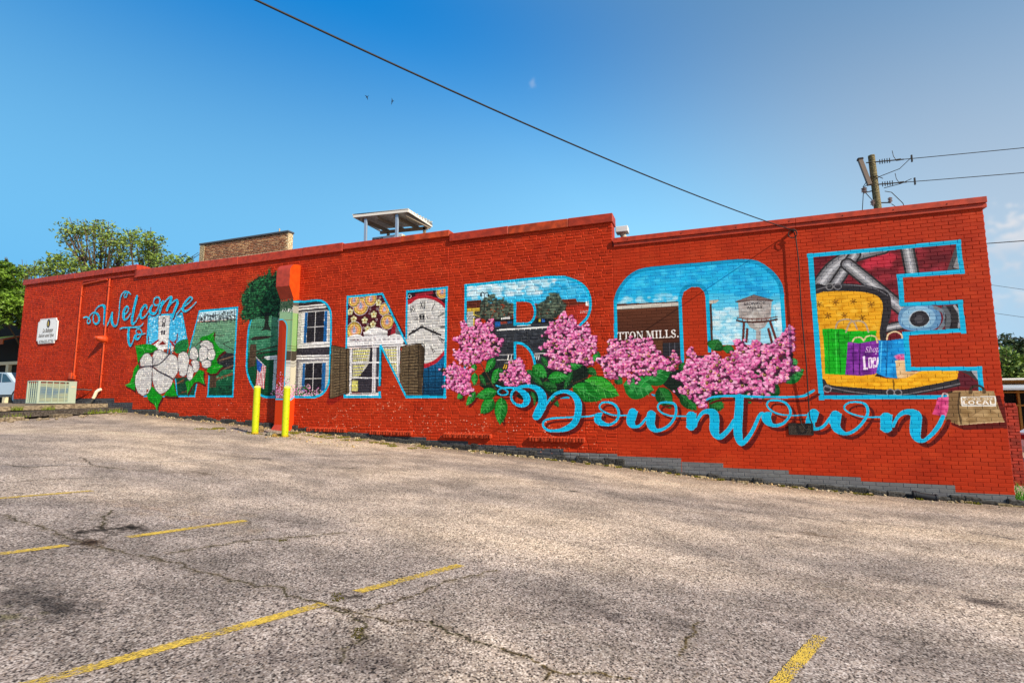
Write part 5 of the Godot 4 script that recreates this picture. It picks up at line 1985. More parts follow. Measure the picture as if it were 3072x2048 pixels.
	for k in 26:
		var x := r.randf_range(-10.2, -6.0)
		places.append([x, r.randf_range(0.15, 0.8), lot_height(x, 0.3), 0.12])
	for k in 10:
		var x := r.randf_range(-12.0, -8.8)
		places.append([x, r.randf_range(1.0, 1.6), lot_height(x, 1.2), 0.16])
	for k in 34:
		var x := r.randf_range(-6.0, 4.6)
		places.append([x, r.randf_range(0.09, 0.2), lot_height(x, 0.1), 0.05])
	var moss := put("moss", tuft_mesh(places, 90, 25, 0.035), plain("moss_olive", "6e6a1c", 0.95))
	tag(moss, "olive moss and low weeds at the foot of the wall by the bollards", "moss", "", "stuff")
	var crack := []
	for q in [[-3.63, 7.22], [-2.38, 8.0], [-2.44, 7.95], [-2.0, 8.3], [-1.95, 8.35]]:
		crack.append([q[0], q[1], lot_height(q[0], q[1]), 0.04])
	var cw := put("crack_weeds", tuft_mesh(crack, 40, 35, 0.01), plain("moss_dark", "4a4618", 0.95))
	tag(cw, "tiny olive weeds sprouting from cracks in the parking lot", "weeds", "", "stuff")
	# two birds high over the hall
	for q in [[-12.11, 13.66, 0.35, "left one of two small dark birds flying in the blue sky"], [-10.92, 13.22, -0.25, "right one of two small dark birds flying in the blue sky"]]:
		g = Geo.new()
		var bs := Basis(Vector3.BACK, 0.2 + q[2]).scaled(Vector3.ONE * 0.5)
		g.lathe(Transform3D(Basis(Vector3.BACK, PI / 2) * 1.0, Vector3.ZERO), [Vector2(0.0, -0.1), Vector2(0.018, -0.06), Vector2(0.026, 0.0), Vector2(0.02, 0.05), Vector2(0.012, 0.08), Vector2(0.0, 0.1)], 8)
		for sg in [-1.0, 1.0]:
			g.prism(PackedVector2Array([Vector2(0.05, 0.0), Vector2(0.0, 0.16 * sg), Vector2(-0.09, 0.3 * sg), Vector2(-0.05, 0.14 * sg), Vector2(-0.05, 0.0)]), -0.005, 0.005)
		g.prism(PackedVector2Array([Vector2(0.07, 0.01), Vector2(0.07, -0.01), Vector2(0.17, -0.05), Vector2(0.13, 0.0), Vector2(0.17, 0.05)]), -0.004, 0.004)
		var bird := put("bird", g.mesh(), plain("bird_dark", "1c1c22", 0.8), null, Transform3D(bs, Vector3(q[0], q[1], -5.0)))
		tag(bird, q[3], "bird", "birds over the hall")

func paint_letters(p: Painter) -> void:
	p.begin("-16386,4308 -14877,4305 -14592,3433 -14488,2990 -15296,2884 -16394,2918")
	p.gr("2aa8de", "58c0e8", "-16423,4345 -14629,4301 -14529,3254 -16374,3328")
	p.db("c4e4f2 8fd0ea aadcf0", 60, 37, "-16382,4273 -15954,4270 -15937,3811 -16318,3418", 3)
	p.db("e6f3f8 9bd6ee c8e8f4", 60, 32, "-15406,4259 -14873,4271 -14646,3524 -15324,3465", 4)
	p.po("d2d0cf", "-15921,4263 -15407,4264 -15398,3874 -15879,3877")
	p.po("e2e0de", "-15898,3900 -15402,3908 -15388,3625 -15867,3614")
	p.po("dcdad8", "-15884,3626 -15375,3647 -15323,3152 -15867,3172")
	p.li("6b6768", 14, "-15921,4263 -15867,3614")
	p.li("6b6768", 14, "-15422,4260 -15398,3626")
	p.li("f3f2f0", 21, "-15897,3889 -15400,3892")
	p.li("8a8688", 11, "-15893,3854 -15397,3860")
	p.sc("3c3a40", "-15683,4217 -15585,4134 -15605,4026 -15695,4026 -15749,4109")
	p.sc("d8d6d6", "-15680,4189 -15609,4124 -15627,4050 -15688,4053 -15720,4110")
	p.li("17171c", 11, "-15709,4152 -15626,4068")
	p.po("3d3a40", "-15733,4017 -15682,4021 -15676,3907 -15731,3905")
	p.po("3d3a40", "-15662,4013 -15611,4017 -15605,3903 -15659,3901")
	p.po("46424a", "-15761,3802 -15685,3807 -15676,3666 -15756,3661")
	p.po("46424a", "-15652,3797 -15575,3802 -15567,3661 -15646,3656")
	p.li("8a8688", 9, "-15884,4220 -15435,4227")
	p.li("8a8688", 9, "-15876,4082 -15756,4080")
	p.li("8a8688", 9, "-15545,4063 -15418,4065")
	p.li("8a8688", 9, "-15851,3761 -15770,3762")
	p.li("8a8688", 9, "-15526,3754 -15399,3757")
	p.po("a01d28", "-16208,3367 -15873,3524 -15740,3484 -16108,3295")
	p.po("a01d28", "-15461,3561 -15360,3501 -15090,3321 -15180,3281")
	p.po("e8e6e4", "-16111,3318 -15669,3571 -15146,3257 -15161,3102 -16090,3135")
	p.po("7d2018", "-15854,3348 -15666,3476 -15471,3355")
	p.li("8c8888", 14, "-16012,3314 -15663,3514 -15274,3284")
	p.li("8c8888", 16, "-15882,3309 -15339,3305")
	p.po("8c3a28", "-15583,3207 -15267,3217 -15246,3016 -15563,3027")
	p.po("5b2430", "-16328,3647 -16285,3650 -16266,3415 -16308,3417")
	p.po("7a1f28", "-15056,3666 -15010,3670 -15002,3440 -15051,3431")
	p.po("8a2028", "-15356,3467 -15045,3342 -15072,3454 -15122,3483 -15124,3412")
	p.end()
	p.li("0aaeda", 56, "-16384,4296 -14875,4287")
	p.li("0aaeda", 50, "-14901,4300 -14592,3433")
	p.li("0aaeda", 51, "-16379,4310 -16368,3328")
	p.li("0aaeda", 41, "-15375,3652 -15390,3065")
	p.li("0aaeda", 36, "-15321,3376 -15238,3060")
	p.begin("-14174,4316 -12607,4332 -12584,1714 -13616,1719 -13597,2490 -13762,2708 -14556,2905")
	p.gr("a9d3e6", "d6e6ea", "-14243,4409 -12579,4341 -12552,3977 -14295,3992")
	p.gr("6f9a7c", "5a8f70", "-14597,3965 -12552,3977 -12496,3257 -14590,3257")
	p.gr("5a8f70", "33664f", "-14660,3348 -12503,3341 -12433,2422 -14575,2470")
	p.gr("1c6b45", "0b3a26", "-13864,2539 -12442,2547 -12378,1713 -13790,1720")
	p.db("2b2f33 1f2226 3c4448 555c5e", 150, 33, "-14171,4117 -13955,4214 -13568,4179 -13138,4227 -12684,4241 -12687,3921 -13400,3919 -14169,3930", 5)
	p.li("24272b", 20, "-14066,4111 -14054,3978")
	p.li("24272b", 20, "-13925,4212 -13904,3969")
	p.li("24272b", 20, "-13804,4183 -13785,3963")
	p.li("24272b", 20, "-13586,4213 -13563,3950")
	p.li("24272b", 20, "-13500,4240 -13475,3945")
	p.li("24272b", 20, "-13338,4208 -13315,3936")
	p.li("24272b", 20, "-13183,4252 -13156,3927")
	p.li("24272b", 19, "-13022,4220 -12998,3918")
	p.li("24272b", 19, "-12883,4254 -12855,3910")
	p.li("24272b", 19, "-12744,4288 -12714,3902")
	p.li("22302a", 13, "-12912,3913 -12681,3836")
	p.li("2a2a26", 13, "-14312,3519 -14044,3540")
	p.li("3a2222", 17, "-13514,3547 -13079,3516")
	p.li("2a2a26", 17, "-13115,3262 -12701,3382")
	p.li("2a2a26", 17, "-13116,3272 -12677,3075")
	p.li("3d5a48", 11, "-13092,3666 -12695,3667")
	p.po("23262a", "-13256,2884 -13096,3027 -12584,2957 -12605,2509 -13026,2519 -13297,2695")
	p.db("3a3c40 191b1f 4c4e52", 60, 34, "-13256,2884 -13094,3006 -12584,2946 -12607,2530 -13028,2540 -13270,2715", 6)
	p.li("6d5646", 51, "-13219,2788 -12663,2897")
	p.li("6d5646", 46, "-13027,2530 -12643,2635")
	p.li("2b211d", 17, "-13215,2746 -12660,2855")
	p.li("7a4f36", 63, "-13316,2242 -12625,2406")
	p.li("2b1d17", 17, "-13312,2193 -12621,2356")
	p.po("4c3a2c", "-13553,2320 -13296,2346 -13282,2010 -13539,2003")
	p.li("2a1e18", 15, "-13480,2318 -13469,2023")
	p.li("2a1e18", 15, "-13385,2317 -13368,2022")
	p.db("0c3222 14553a 0a2a1e", 40, 46, "-13581,1982 -12625,2054 -12628,1745 -13561,1750", 7)
	p.db("2f7f5a 1c6b45 88b890", 30, 30, "-13277,2462 -12661,2510 -12638,2219 -13277,2125", 8)
	p.db("86ac8c 5c8a6a 7ca288 4e7c60", 60, 40, "-14226,3900 -12657,3898 -12618,3388 -14355,3335", 9)
	p.end()
	p.li("0aaeda", 58, "-14173,4303 -12606,4317")
	p.li("0aaeda", 56, "-12640,4328 -12617,1714")
	p.li("0aaeda", 59, "-13618,1749 -12586,1743")
	p.li("0aaeda", 53, "-14159,4311 -14461,3186")
	p.li("0aaeda", 51, "-13593,2448 -13585,1730")
	p.begin("-15002,2304 -14837,1736 -14115,1732 -14050,2158 -14441,2337")
	p.po("12402c", "-15053,2349 -14022,2329 -13966,1721 -14990,1726")
	p.li("6d4a30", 57, "-14938,2128 -14614,2253")
	p.li("5a3c28", 52, "-14787,1844 -14401,1927")
	p.db("0e3424 1b5a3e 244f3c", 40, 35, "-14910,2149 -14093,2137 -14146,1754 -14840,1758", 11)
	p.li("2a1e18", 15, "-14934,2084 -14580,2210")
	p.end()
	p.li("0aaeda", 48, "-14981,2303 -14840,1758")
	p.li("0aaeda", 56, "-14865,1763 -14117,1758")
	p.li("0aaeda", 47, "-14129,1733 -14067,2180")
	p.po("0aaeda", "-16331,1801 -16168,1799 -16162,1744 -16325,1745")
	p.po("0aaeda", "-15509,1766 -15353,1779 -15364,1735 -15505,1736")
	p.shift(45, -60)
	p.sc("4a1712", "-16897,3372 -16614,3395 -16350,3407 -16050,3361 -15844,3251 -16025,3133 -16315,3098 -16598,2970 -16694,2790 -16777,3068")
	p.sc("4a1712", "-16694,2790 -16592,2628 -16729,2381 -16747,2109 -16727,1939 -16991,2044 -17237,2120 -17010,2203 -16900,2407 -16860,2635")
	p.sc("4a1712", "-16190,1989 -15973,2076 -15731,1918 -15477,1762 -15597,1565 -15649,1455 -15663,1291 -15815,1521 -16087,1654 -16205,1833")
	p.sc("4a1712", "-15432,1784 -15264,1979 -15038,2195 -14932,1910 -14824,1758 -15116,1749")
	p.sc("4a1712", "-14094,3444 -13983,3526 -13720,3557 -13550,3624 -13489,3665 -13477,3384 -13250,3161 -13001,3083 -13232,2947 -13336,2823 -13268,2694 -13048,2621 -13197,2523 -13302,2420 -13531,2404 -13712,2482 -13505,2765 -13445,3083 -13643,3348 -13942,3405")
	p.sc("4a1712", "-14547,2187 -14256,2290 -14012,2543 -13800,2484 -13815,2325 -13742,2094 -14009,2190 -14184,2160 -14318,1990 -14435,1809 -14472,2035")
	p.shift(0, 0)
	p.begin("-16897,3372 -16614,3395 -16350,3407 -16050,3361 -15844,3251 -16025,3133 -16315,3098 -16598,2970 -16694,2790 -16777,3068")
	p.po("0f8a16", "-17531,3940 -12952,3701 -12750,1192 -17186,1160")
	p.db("14a01c 0a7410 0d8414 12921a", 26, 60, "-16897,3372 -16614,3395 -16350,3407 -16050,3361 -15844,3251 -16025,3133 -16315,3098 -16598,2970 -16694,2790 -16777,3068", 20)
	p.end()
	p.begin("-16694,2790 -16592,2628 -16729,2381 -16747,2109 -16727,1939 -16991,2044 -17237,2120 -17010,2203 -16900,2407 -16860,2635")
	p.po("0f8a16", "-17531,3940 -12952,3701 -12750,1192 -17186,1160")
	p.db("14a01c 0a7410 0d8414 12921a", 26, 60, "-16694,2790 -16592,2628 -16729,2381 -16747,2109 -16727,1939 -16991,2044 -17237,2120 -17010,2203 -16900,2407 -16860,2635", 21)
	p.end()
	p.begin("-16190,1989 -15973,2076 -15731,1918 -15477,1762 -15597,1565 -15649,1455 -15663,1291 -15815,1521 -16087,1654 -16205,1833")
	p.po("0f8a16", "-17531,3940 -12952,3701 -12750,1192 -17186,1160")
	p.db("14a01c 0a7410 0d8414 12921a", 26, 58, "-16190,1989 -15973,2076 -15731,1918 -15477,1762 -15597,1565 -15649,1455 -15663,1291 -15815,1521 -16087,1654 -16205,1833", 22)
	p.end()
	p.begin("-15432,1784 -15264,1979 -15038,2195 -14932,1910 -14824,1758 -15116,1749")
	p.po("0f8a16", "-17531,3940 -12952,3701 -12750,1192 -17186,1160")
	p.db("14a01c 0a7410 0d8414 12921a", 26, 57, "-15432,1784 -15264,1979 -15038,2195 -14932,1910 -14824,1758 -15116,1749", 23)
	p.end()
	p.begin("-14094,3444 -13983,3526 -13720,3557 -13550,3624 -13489,3665 -13477,3384 -13250,3161 -13001,3083 -13232,2947 -13336,2823 -13268,2694 -13048,2621 -13197,2523 -13302,2420 -13531,2404 -13712,2482 -13505,2765 -13445,3083 -13643,3348 -13942,3405")
	p.po("0f8a16", "-17531,3940 -12952,3701 -12750,1192 -17186,1160")
	p.db("14a01c 0a7410 0d8414 12921a", 26, 57, "-14094,3444 -13983,3526 -13720,3557 -13550,3624 -13489,3665 -13477,3384 -13250,3161 -13001,3083 -13232,2947 -13336,2823 -13268,2694 -13048,2621 -13197,2523 -13302,2420 -13531,2404 -13712,2482 -13505,2765 -13445,3083 -13643,3348 -13942,3405", 24)
	p.end()
	p.begin("-14547,2187 -14256,2290 -14012,2543 -13800,2484 -13815,2325 -13742,2094 -14009,2190 -14184,2160 -14318,1990 -14435,1809 -14472,2035")
	p.po("0f8a16", "-17531,3940 -12952,3701 -12750,1192 -17186,1160")
	p.db("14a01c 0a7410 0d8414 12921a", 26, 56, "-14547,2187 -14256,2290 -14012,2543 -13800,2484 -13815,2325 -13742,2094 -14009,2190 -14184,2160 -14318,1990 -14435,1809 -14472,2035", 25)
	p.end()
	p.begin("-14551,3486 -14514,3254 -14573,3081 -15000,3052 -15134,3145 -15106,3322 -14885,3446")
	p.po("1d7a3c", "-15239,3551 -14493,3517 -14443,2989 -15184,3014")
	p.db("2a9a4c 0f5a2a 176b34", 40, 36, "-15166,3458 -14550,3475 -14542,3080 -15065,3076", 30)
	p.end()
	p.ls("15301e", 16, "-15134,3145 -15061,3342 -14854,3445 -14550,3475")
	p.ls("15301e", 16, "-15067,3098 -14960,3272 -14754,3374")
	p.ls("15301e", 16, "-15157,3057 -15144,3235 -15090,3321")
	p.ls("6fc46a", 14, "-16612,3372 -16420,3147")
	p.ls("6fc46a", 14, "-16316,3395 -16279,3210")
	p.ls("6fc46a", 14, "-16894,3349 -16098,3204")
	p.ls("6fc46a", 14, "-17203,2119 -16808,2200")
	p.ls("6fc46a", 13, "-15664,1302 -15793,1609")
	p.ls("6fc46a", 13, "-13493,3643 -13595,3476")
	p.ls("6fc46a", 13, "-13043,3078 -13326,3036")
	p.ls("6fc46a", 13, "-13091,2615 -13459,2572")
	p.ls("6fc46a", 13, "-13752,2111 -13937,2370")
	p.ls("6fc46a", 13, "-14436,1820 -14392,2142")
	p.ls("4a382c", 27, "-15314,3063 -15137,3168")
	p.ls("4a382c", 27, "-15159,3080 -15085,3277")
	p.ls("4a382c", 26, "-14225,3242 -14057,3366")
	p.ls("4a382c", 26, "-15044,2261 -14870,2367")
	p.ls("4a382c", 26, "-14665,2146 -14560,2317")
	p.ls("4a382c", 26, "-13464,3642 -13511,3515")
	p.begin("-16568,2707 -16607,2902 -16446,3091 -16251,3107 -16089,2977 -16018,2715")
	p.po("c9c7c6", "-17155,3686 -13221,3501 -13063,1602 -16905,1612")
	p.db("dedcd6 b9b5b6 d4d0c8 aaa6ac e6e4de", 34, 46, "-16568,2707 -16607,2902 -16446,3091 -16251,3107 -16089,2977 -16018,2715", 40)
	p.end()
	p.cl("46424c", 21, "-16568,2707 -16607,2902 -16446,3091 -16251,3107 -16089,2977 -16018,2715")
	p.begin("-16012,2726 -16056,2976 -15995,3155 -15774,3203 -15574,3128 -15342,3030 -15547,2870 -15789,2743")
	p.po("c9c7c6", "-17155,3686 -13221,3501 -13063,1602 -16905,1612")
	p.db("dedcd6 b9b5b6 d4d0c8 aaa6ac e6e4de", 34, 45, "-16012,2726 -16056,2976 -15995,3155 -15774,3203 -15574,3128 -15342,3030 -15547,2870 -15789,2743", 41)
	p.end()
	p.cl("46424c", 20, "-16012,2726 -16056,2976 -15995,3155 -15774,3203 -15574,3128 -15342,3030 -15547,2870 -15789,2743")
	p.begin("-15993,2692 -15665,2784 -15431,2978 -15218,3048 -15007,2964 -14892,2740 -14899,2499 -15048,2294 -15308,2398 -15668,2516")
	p.po("c9c7c6", "-17155,3686 -13221,3501 -13063,1602 -16905,1612")
	p.db("dedcd6 b9b5b6 d4d0c8 aaa6ac e6e4de", 34, 45, "-15993,2692 -15665,2784 -15431,2978 -15218,3048 -15007,2964 -14892,2740 -14899,2499 -15048,2294 -15308,2398 -15668,2516", 42)
	p.end()
	p.cl("46424c", 20, "-15993,2692 -15665,2784 -15431,2978 -15218,3048 -15007,2964 -14892,2740 -14899,2499 -15048,2294 -15308,2398 -15668,2516")
	p.begin("-16039,2671 -16366,2679 -16639,2606 -16765,2404 -16752,2154 -16607,1904 -16362,1785 -16112,1877 -15991,2099 -16026,2412")
	p.po("c9c7c6", "-17155,3686 -13221,3501 -13063,1602 -16905,1612")
	p.db("dedcd6 b9b5b6 d4d0c8 aaa6ac e6e4de", 34, 45, "-16039,2671 -16366,2679 -16639,2606 -16765,2404 -16752,2154 -16607,1904 -16362,1785 -16112,1877 -15991,2099 -16026,2412", 43)
	p.end()
	p.cl("46424c", 20, "-16039,2671 -16366,2679 -16639,2606 -16765,2404 -16752,2154 -16607,1904 -16362,1785 -16112,1877 -15991,2099 -16026,2412")
	p.begin("-16020,2648 -15699,2506 -15368,2377 -15091,2262 -15149,2065 -15320,1914 -15595,1833 -15834,1985 -15979,2277")
	p.po("c9c7c6", "-17155,3686 -13221,3501 -13063,1602 -16905,1612")
	p.db("dedcd6 b9b5b6 d4d0c8 aaa6ac e6e4de", 34, 45, "-16020,2648 -15699,2506 -15368,2377 -15091,2262 -15149,2065 -15320,1914 -15595,1833 -15834,1985 -15979,2277", 44)
	p.end()
	p.cl("46424c", 20, "-16020,2648 -15699,2506 -15368,2377 -15091,2262 -15149,2065 -15320,1914 -15595,1833 -15834,1985 -15979,2277")
	p.begin("-14906,3037 -14728,3104 -14538,3036 -14454,2858 -14483,2620 -14538,2404 -14653,2341 -14813,2409 -14892,2652 -14936,2873")
	p.po("c9c7c6", "-17155,3686 -13221,3501 -13063,1602 -16905,1612")
	p.db("dedcd6 b9b5b6 d4d0c8 aaa6ac e6e4de", 34, 44, "-14906,3037 -14728,3104 -14538,3036 -14454,2858 -14483,2620 -14538,2404 -14653,2341 -14813,2409 -14892,2652 -14936,2873", 45)
	p.end()
	p.cl("46424c", 20, "-14906,3037 -14728,3104 -14538,3036 -14454,2858 -14483,2620 -14538,2404 -14653,2341 -14813,2409 -14892,2652 -14936,2873")
	p.begin("-14447,3032 -14402,3195 -14270,3233 -14140,3130 -14079,2955 -14158,2838 -14338,2844 -14442,2923")
	p.po("c9c7c6", "-17155,3686 -13221,3501 -13063,1602 -16905,1612")
	p.db("dedcd6 b9b5b6 d4d0c8 aaa6ac e6e4de", 34, 44, "-14447,3032 -14402,3195 -14270,3233 -14140,3130 -14079,2955 -14158,2838 -14338,2844 -14442,2923", 46)
	p.end()
	p.cl("46424c", 20, "-14447,3032 -14402,3195 -14270,3233 -14140,3130 -14079,2955 -14158,2838 -14338,2844 -14442,2923")
	p.begin("-14499,2468 -14431,2705 -14287,2614 -14227,2462 -14284,2269 -14384,2217 -14499,2316")
	p.po("c9c7c6", "-17155,3686 -13221,3501 -13063,1602 -16905,1612")
	p.db("dedcd6 b9b5b6 d4d0c8 aaa6ac e6e4de", 34, 43, "-14499,2468 -14431,2705 -14287,2614 -14227,2462 -14284,2269 -14384,2217 -14499,2316", 47)
	p.end()
	p.cl("46424c", 20, "-14499,2468 -14431,2705 -14287,2614 -14227,2462 -14284,2269 -14384,2217 -14499,2316")
	p.begin("-14363,2790 -14189,2850 -14032,2759 -14003,2607 -14095,2480 -14228,2473 -14289,2636")
	p.po("c9c7c6", "-17155,3686 -13221,3501 -13063,1602 -16905,1612")
	p.db("dedcd6 b9b5b6 d4d0c8 aaa6ac e6e4de", 34, 44, "-14363,2790 -14189,2850 -14032,2759 -14003,2607 -14095,2480 -14228,2473 -14289,2636", 48)
	p.end()
	p.cl("46424c", 20, "-14363,2790 -14189,2850 -14032,2759 -14003,2607 -14095,2480 -14228,2473 -14289,2636")
	p.begin("-14051,3301 -13912,3403 -13705,3394 -13520,3278 -13478,3127 -13680,3113 -13919,3143")
	p.po("c9c7c6", "-17155,3686 -13221,3501 -13063,1602 -16905,1612")
	p.db("dedcd6 b9b5b6 d4d0c8 aaa6ac e6e4de", 34, 44, "-14051,3301 -13912,3403 -13705,3394 -13520,3278 -13478,3127 -13680,3113 -13919,3143", 49)
	p.end()
	p.cl("46424c", 20, "-14051,3301 -13912,3403 -13705,3394 -13520,3278 -13478,3127 -13680,3113 -13919,3143")
	p.begin("-14065,3127 -13956,3232 -13776,3203 -13675,3048 -13718,2878 -13883,2754 -14023,2823")
	p.po("c9c7c6", "-17155,3686 -13221,3501 -13063,1602 -16905,1612")
	p.db("dedcd6 b9b5b6 d4d0c8 aaa6ac e6e4de", 34, 44, "-14065,3127 -13956,3232 -13776,3203 -13675,3048 -13718,2878 -13883,2754 -14023,2823", 50)
	p.end()
	p.cl("46424c", 20, "-14065,3127 -13956,3232 -13776,3203 -13675,3048 -13718,2878 -13883,2754 -14023,2823")
	p.begin("-13693,3092 -13479,3137 -13394,2996 -13452,2827 -13625,2811 -13707,2921")
	p.po("c9c7c6", "-17155,3686 -13221,3501 -13063,1602 -16905,1612")
	p.db("dedcd6 b9b5b6 d4d0c8 aaa6ac e6e4de", 34, 43, "-13693,3092 -13479,3137 -13394,2996 -13452,2827 -13625,2811 -13707,2921", 51)
	p.end()
	p.cl("46424c", 19, "-13693,3092 -13479,3137 -13394,2996 -13452,2827 -13625,2811 -13707,2921")
	p.begin("-13928,2756 -13744,2836 -13548,2766 -13552,2638 -13720,2568 -13887,2626")
	p.po("c9c7c6", "-17155,3686 -13221,3501 -13063,1602 -16905,1612")
	p.db("dedcd6 b9b5b6 d4d0c8 aaa6ac e6e4de", 34, 43, "-13928,2756 -13744,2836 -13548,2766 -13552,2638 -13720,2568 -13887,2626", 52)
	p.end()
	p.cl("46424c", 19, "-13928,2756 -13744,2836 -13548,2766 -13552,2638 -13720,2568 -13887,2626")
	p.ls("3a3640", 29, "-16025,2693 -16368,2695 -16630,2675")
	p.ls("3a3640", 29, "-16014,2681 -16054,2953")
	p.ls("3a3640", 29, "-16009,2692 -15787,2731 -15544,2847 -15312,3040")
	p.ls("3a3640", 29, "-16006,2670 -15765,2530 -15470,2445 -15075,2261")
	p.ls("3a3640", 29, "-16031,2659 -16011,2278 -15999,2076")
	p.ls("2c2a32", 20, "-16014,2884 -15979,2951")
	p.ls("2c2a32", 20, "-15978,2703 -15923,2791")
	p.ls("2c2a32", 20, "-14103,3216 -13903,3294")
	p.po("8a3a2a", "-16207,1856 -16205,1978 -16125,1989 -16133,1922")
	p.begin("-12040,4024 -12154,3651 -12173,2951 -12148,2469 -11992,2149 -11784,1897 -11482,1725 -11045,1697 -10393,1689 -9699,1686 -9427,1787 -9228,2080 -9221,2599 -9213,3222 -9232,3853 -9305,4086 -9468,4264 -9739,4353 -10186,4338 -10845,4375 -11730,4357")
	p.gr("5f9a78", "3d7f60", "-12308,4535 -10983,4438 -10917,3377 -12263,3439")
	p.gr("3d8060", "2f6f54", "-12267,3494 -10921,3429 -10889,2906 -12226,2953")
	p.gr("0f5230", "063a20", "-12230,3006 -10892,2958 -10813,1671 -12132,1677")
	p.db("4f9070 2f7354 6aa484", 60, 43, "-12097,3594 -11065,3594 -11059,2964 -12120,2949", 51)
	p.po("2b2520", "-12080,3363 -11910,3436 -11529,3432 -11222,3417 -11388,3359 -11729,3334 -12007,3325")
	p.li("1f2d24", 14, "-12089,3723 -11068,3642")
	p.li("1f2d24", 14, "-12055,3740 -12049,3659")
	p.li("1f2d24", 14, "-11966,3735 -11961,3654")
	p.li("1f2d24", 14, "-11879,3731 -11873,3649")
	p.li("1f2d24", 13, "-11791,3726 -11785,3645")
	p.li("1f2d24", 13, "-11704,3721 -11698,3640")
	p.li("1f2d24", 13, "-11617,3716 -11612,3636")
	p.li("1f2d24", 13, "-11531,3712 -11525,3631")
	p.li("1f2d24", 13, "-11445,3707 -11439,3627")
	p.li("1f2d24", 13, "-11359,3702 -11354,3622")
	p.li("1f2d24", 13, "-11274,3698 -11269,3618")
	p.li("1f2d24", 13, "-11189,3693 -11184,3614")
	p.li("1f2d24", 13, "-11104,3689 -11099,3609")
	p.li("2c2119", 35, "-11845,3006 -11069,3134")
	p.li("2c2119", 32, "-11805,2938 -11060,2990")
	p.li("221c18", 27, "-11823,2700 -11347,2738")
	p.db("2c2a26 4a4640", 30, 32, "-11842,2966 -11531,2955 -11521,2796 -11829,2779", 52)
	p.po("4a3a2c", "-12062,3215 -11832,3213 -11825,3018 -11833,2594 -12091,2548 -12073,3028")
	p.db("3a2c22 5c4a3a", 30, 27, "-12061,3201 -11842,3206 -11834,2607 -12075,2574", 53)
	p.li("6e5a46", 19, "-12080,2787 -11830,2793")
	p.po("0d4529", "-11519,2770 -11146,2758 -11123,1877 -11553,1778")
	p.po("d8dbde", "-11507,2848 -11053,2872 -11045,2750 -11381,2750 -11503,2790")
	p.li("6c7880", 16, "-11486,2795 -11048,2802")
	p.po("b7c6cc", "-11155,2737 -11044,2739 -11058,1902 -11165,1903")
	p.po("c4c2c0", "-11118,4448 -9240,4362 -9119,1663 -10944,1671")
	p.po("2e2b30", "-10713,4392 -9739,4348 -9418,4196 -9222,3954 -10363,4026 -10692,4047")
	p.li("e6e4e2", 34, "-10700,4180 -9449,4198")
	p.li("8d8a8a", 34, "-10698,4140 -9447,4160")
	p.li("efeeec", 34, "-10696,4100 -9446,4121")
	p.li("5b585c", 34, "-10692,4047 -9443,4070")
	p.gr("d0cecb", "bdbbb9", "-10363,4026 -9224,4005 -9184,3120 -10346,3144")
	p.li("86827f", 10, "-10345,3986 -9252,3956")
	p.li("86827f", 10, "-10342,3934 -9250,3905")
	p.li("86827f", 10, "-10339,3881 -9248,3854")
	p.li("86827f", 10, "-10336,3829 -9246,3803")
	p.li("86827f", 10, "-10333,3777 -9243,3752")
	p.li("86827f", 10, "-10330,3725 -9241,3702")
	p.li("86827f", 10, "-10327,3673 -9239,3651")
	p.li("86827f", 10, "-10324,3621 -9236,3600")
	p.li("86827f", 10, "-10322,3569 -9234,3550")
	p.li("86827f", 10, "-10319,3517 -9232,3499")
	p.li("86827f", 10, "-10316,3465 -9229,3449")
	p.li("86827f", 10, "-10313,3413 -9227,3398")
	p.li("86827f", 10, "-10310,3361 -9225,3348")
	p.li("86827f", 10, "-10307,3309 -9223,3298")
	p.li("86827f", 10, "-10304,3258 -9220,3247")
	p.li("86827f", 10, "-10301,3206 -9218,3197")
	p.li("86827f", 10, "-10299,3155 -9216,3147")
	p.po("dedcda", "-10250,4032 -9373,4027 -9332,3152 -10251,3165")
	p.po("1a63a6", "-10142,4007 -10055,4007 -10059,3170 -10155,3174")
	p.po("1a63a6", "-9478,4008 -9384,4007 -9377,3179 -9488,3179")
	p.li("0f3f70", 13, "-10100,4004 -10104,3172")
	p.li("0f3f70", 13, "-9431,4005 -9432,3181")
	p.po("26242b", "-10049,4006 -9484,4009 -9488,3184 -10053,3178")
	p.db("3a3840 1c1a20", 30, 36, "-10039,3993 -9502,3997 -9510,3197 -10028,3194", 54)
	p.li("dddbda", 23, "-9778,4002 -9781,3181")
	p.li("dddbda", 23, "-10050,3598 -9483,3598")
	p.li("f0efed", 41, "-10313,3129 -9231,3135")
	p.li("8f8c8a", 21, "-10311,3096 -9229,3102")
	p.li("e8e6e4", 41, "-10341,3053 -9227,3060")
	p.po("36333a", "-10665,3027 -9226,3035 -9232,2823 -10654,2833")
	p.db("454249 2a272e", 30, 31, "-10632,3013 -9240,3010 -9233,2848 -10622,2845", 55)
	p.li("f0efed", 34, "-10719,2833 -9215,2802")
	p.li("8f8c8a", 34, "-10717,2796 -9214,2768")
	p.li("f4f3f1", 34, "-10715,2755 -9212,2728")
	p.li("77747a", 34, "-10712,2719 -9210,2693")
	p.po("77747a", "-10419,2723 -9195,2697 -9149,1663 -10359,1669")
	p.po("c2c0be", "-10287,2668 -9225,2678 -9179,1663 -10264,1668")
	p.li("8a8683", 10, "-10285,2629 -9222,2619")
	p.li("8a8683", 10, "-10282,2578 -9220,2569")
	p.li("8a8683", 10, "-10280,2527 -9218,2519")
	p.li("8a8683", 10, "-10277,2476 -9216,2470")
	p.li("8a8683", 10, "-10274,2425 -9213,2420")
	p.li("8a8683", 10, "-10271,2375 -9211,2371")
	p.li("8a8683", 10, "-10268,2324 -9209,2321")
	p.li("8a8683", 10, "-10265,2273 -9207,2272")
	p.li("8a8683", 10, "-10263,2222 -9204,2223")
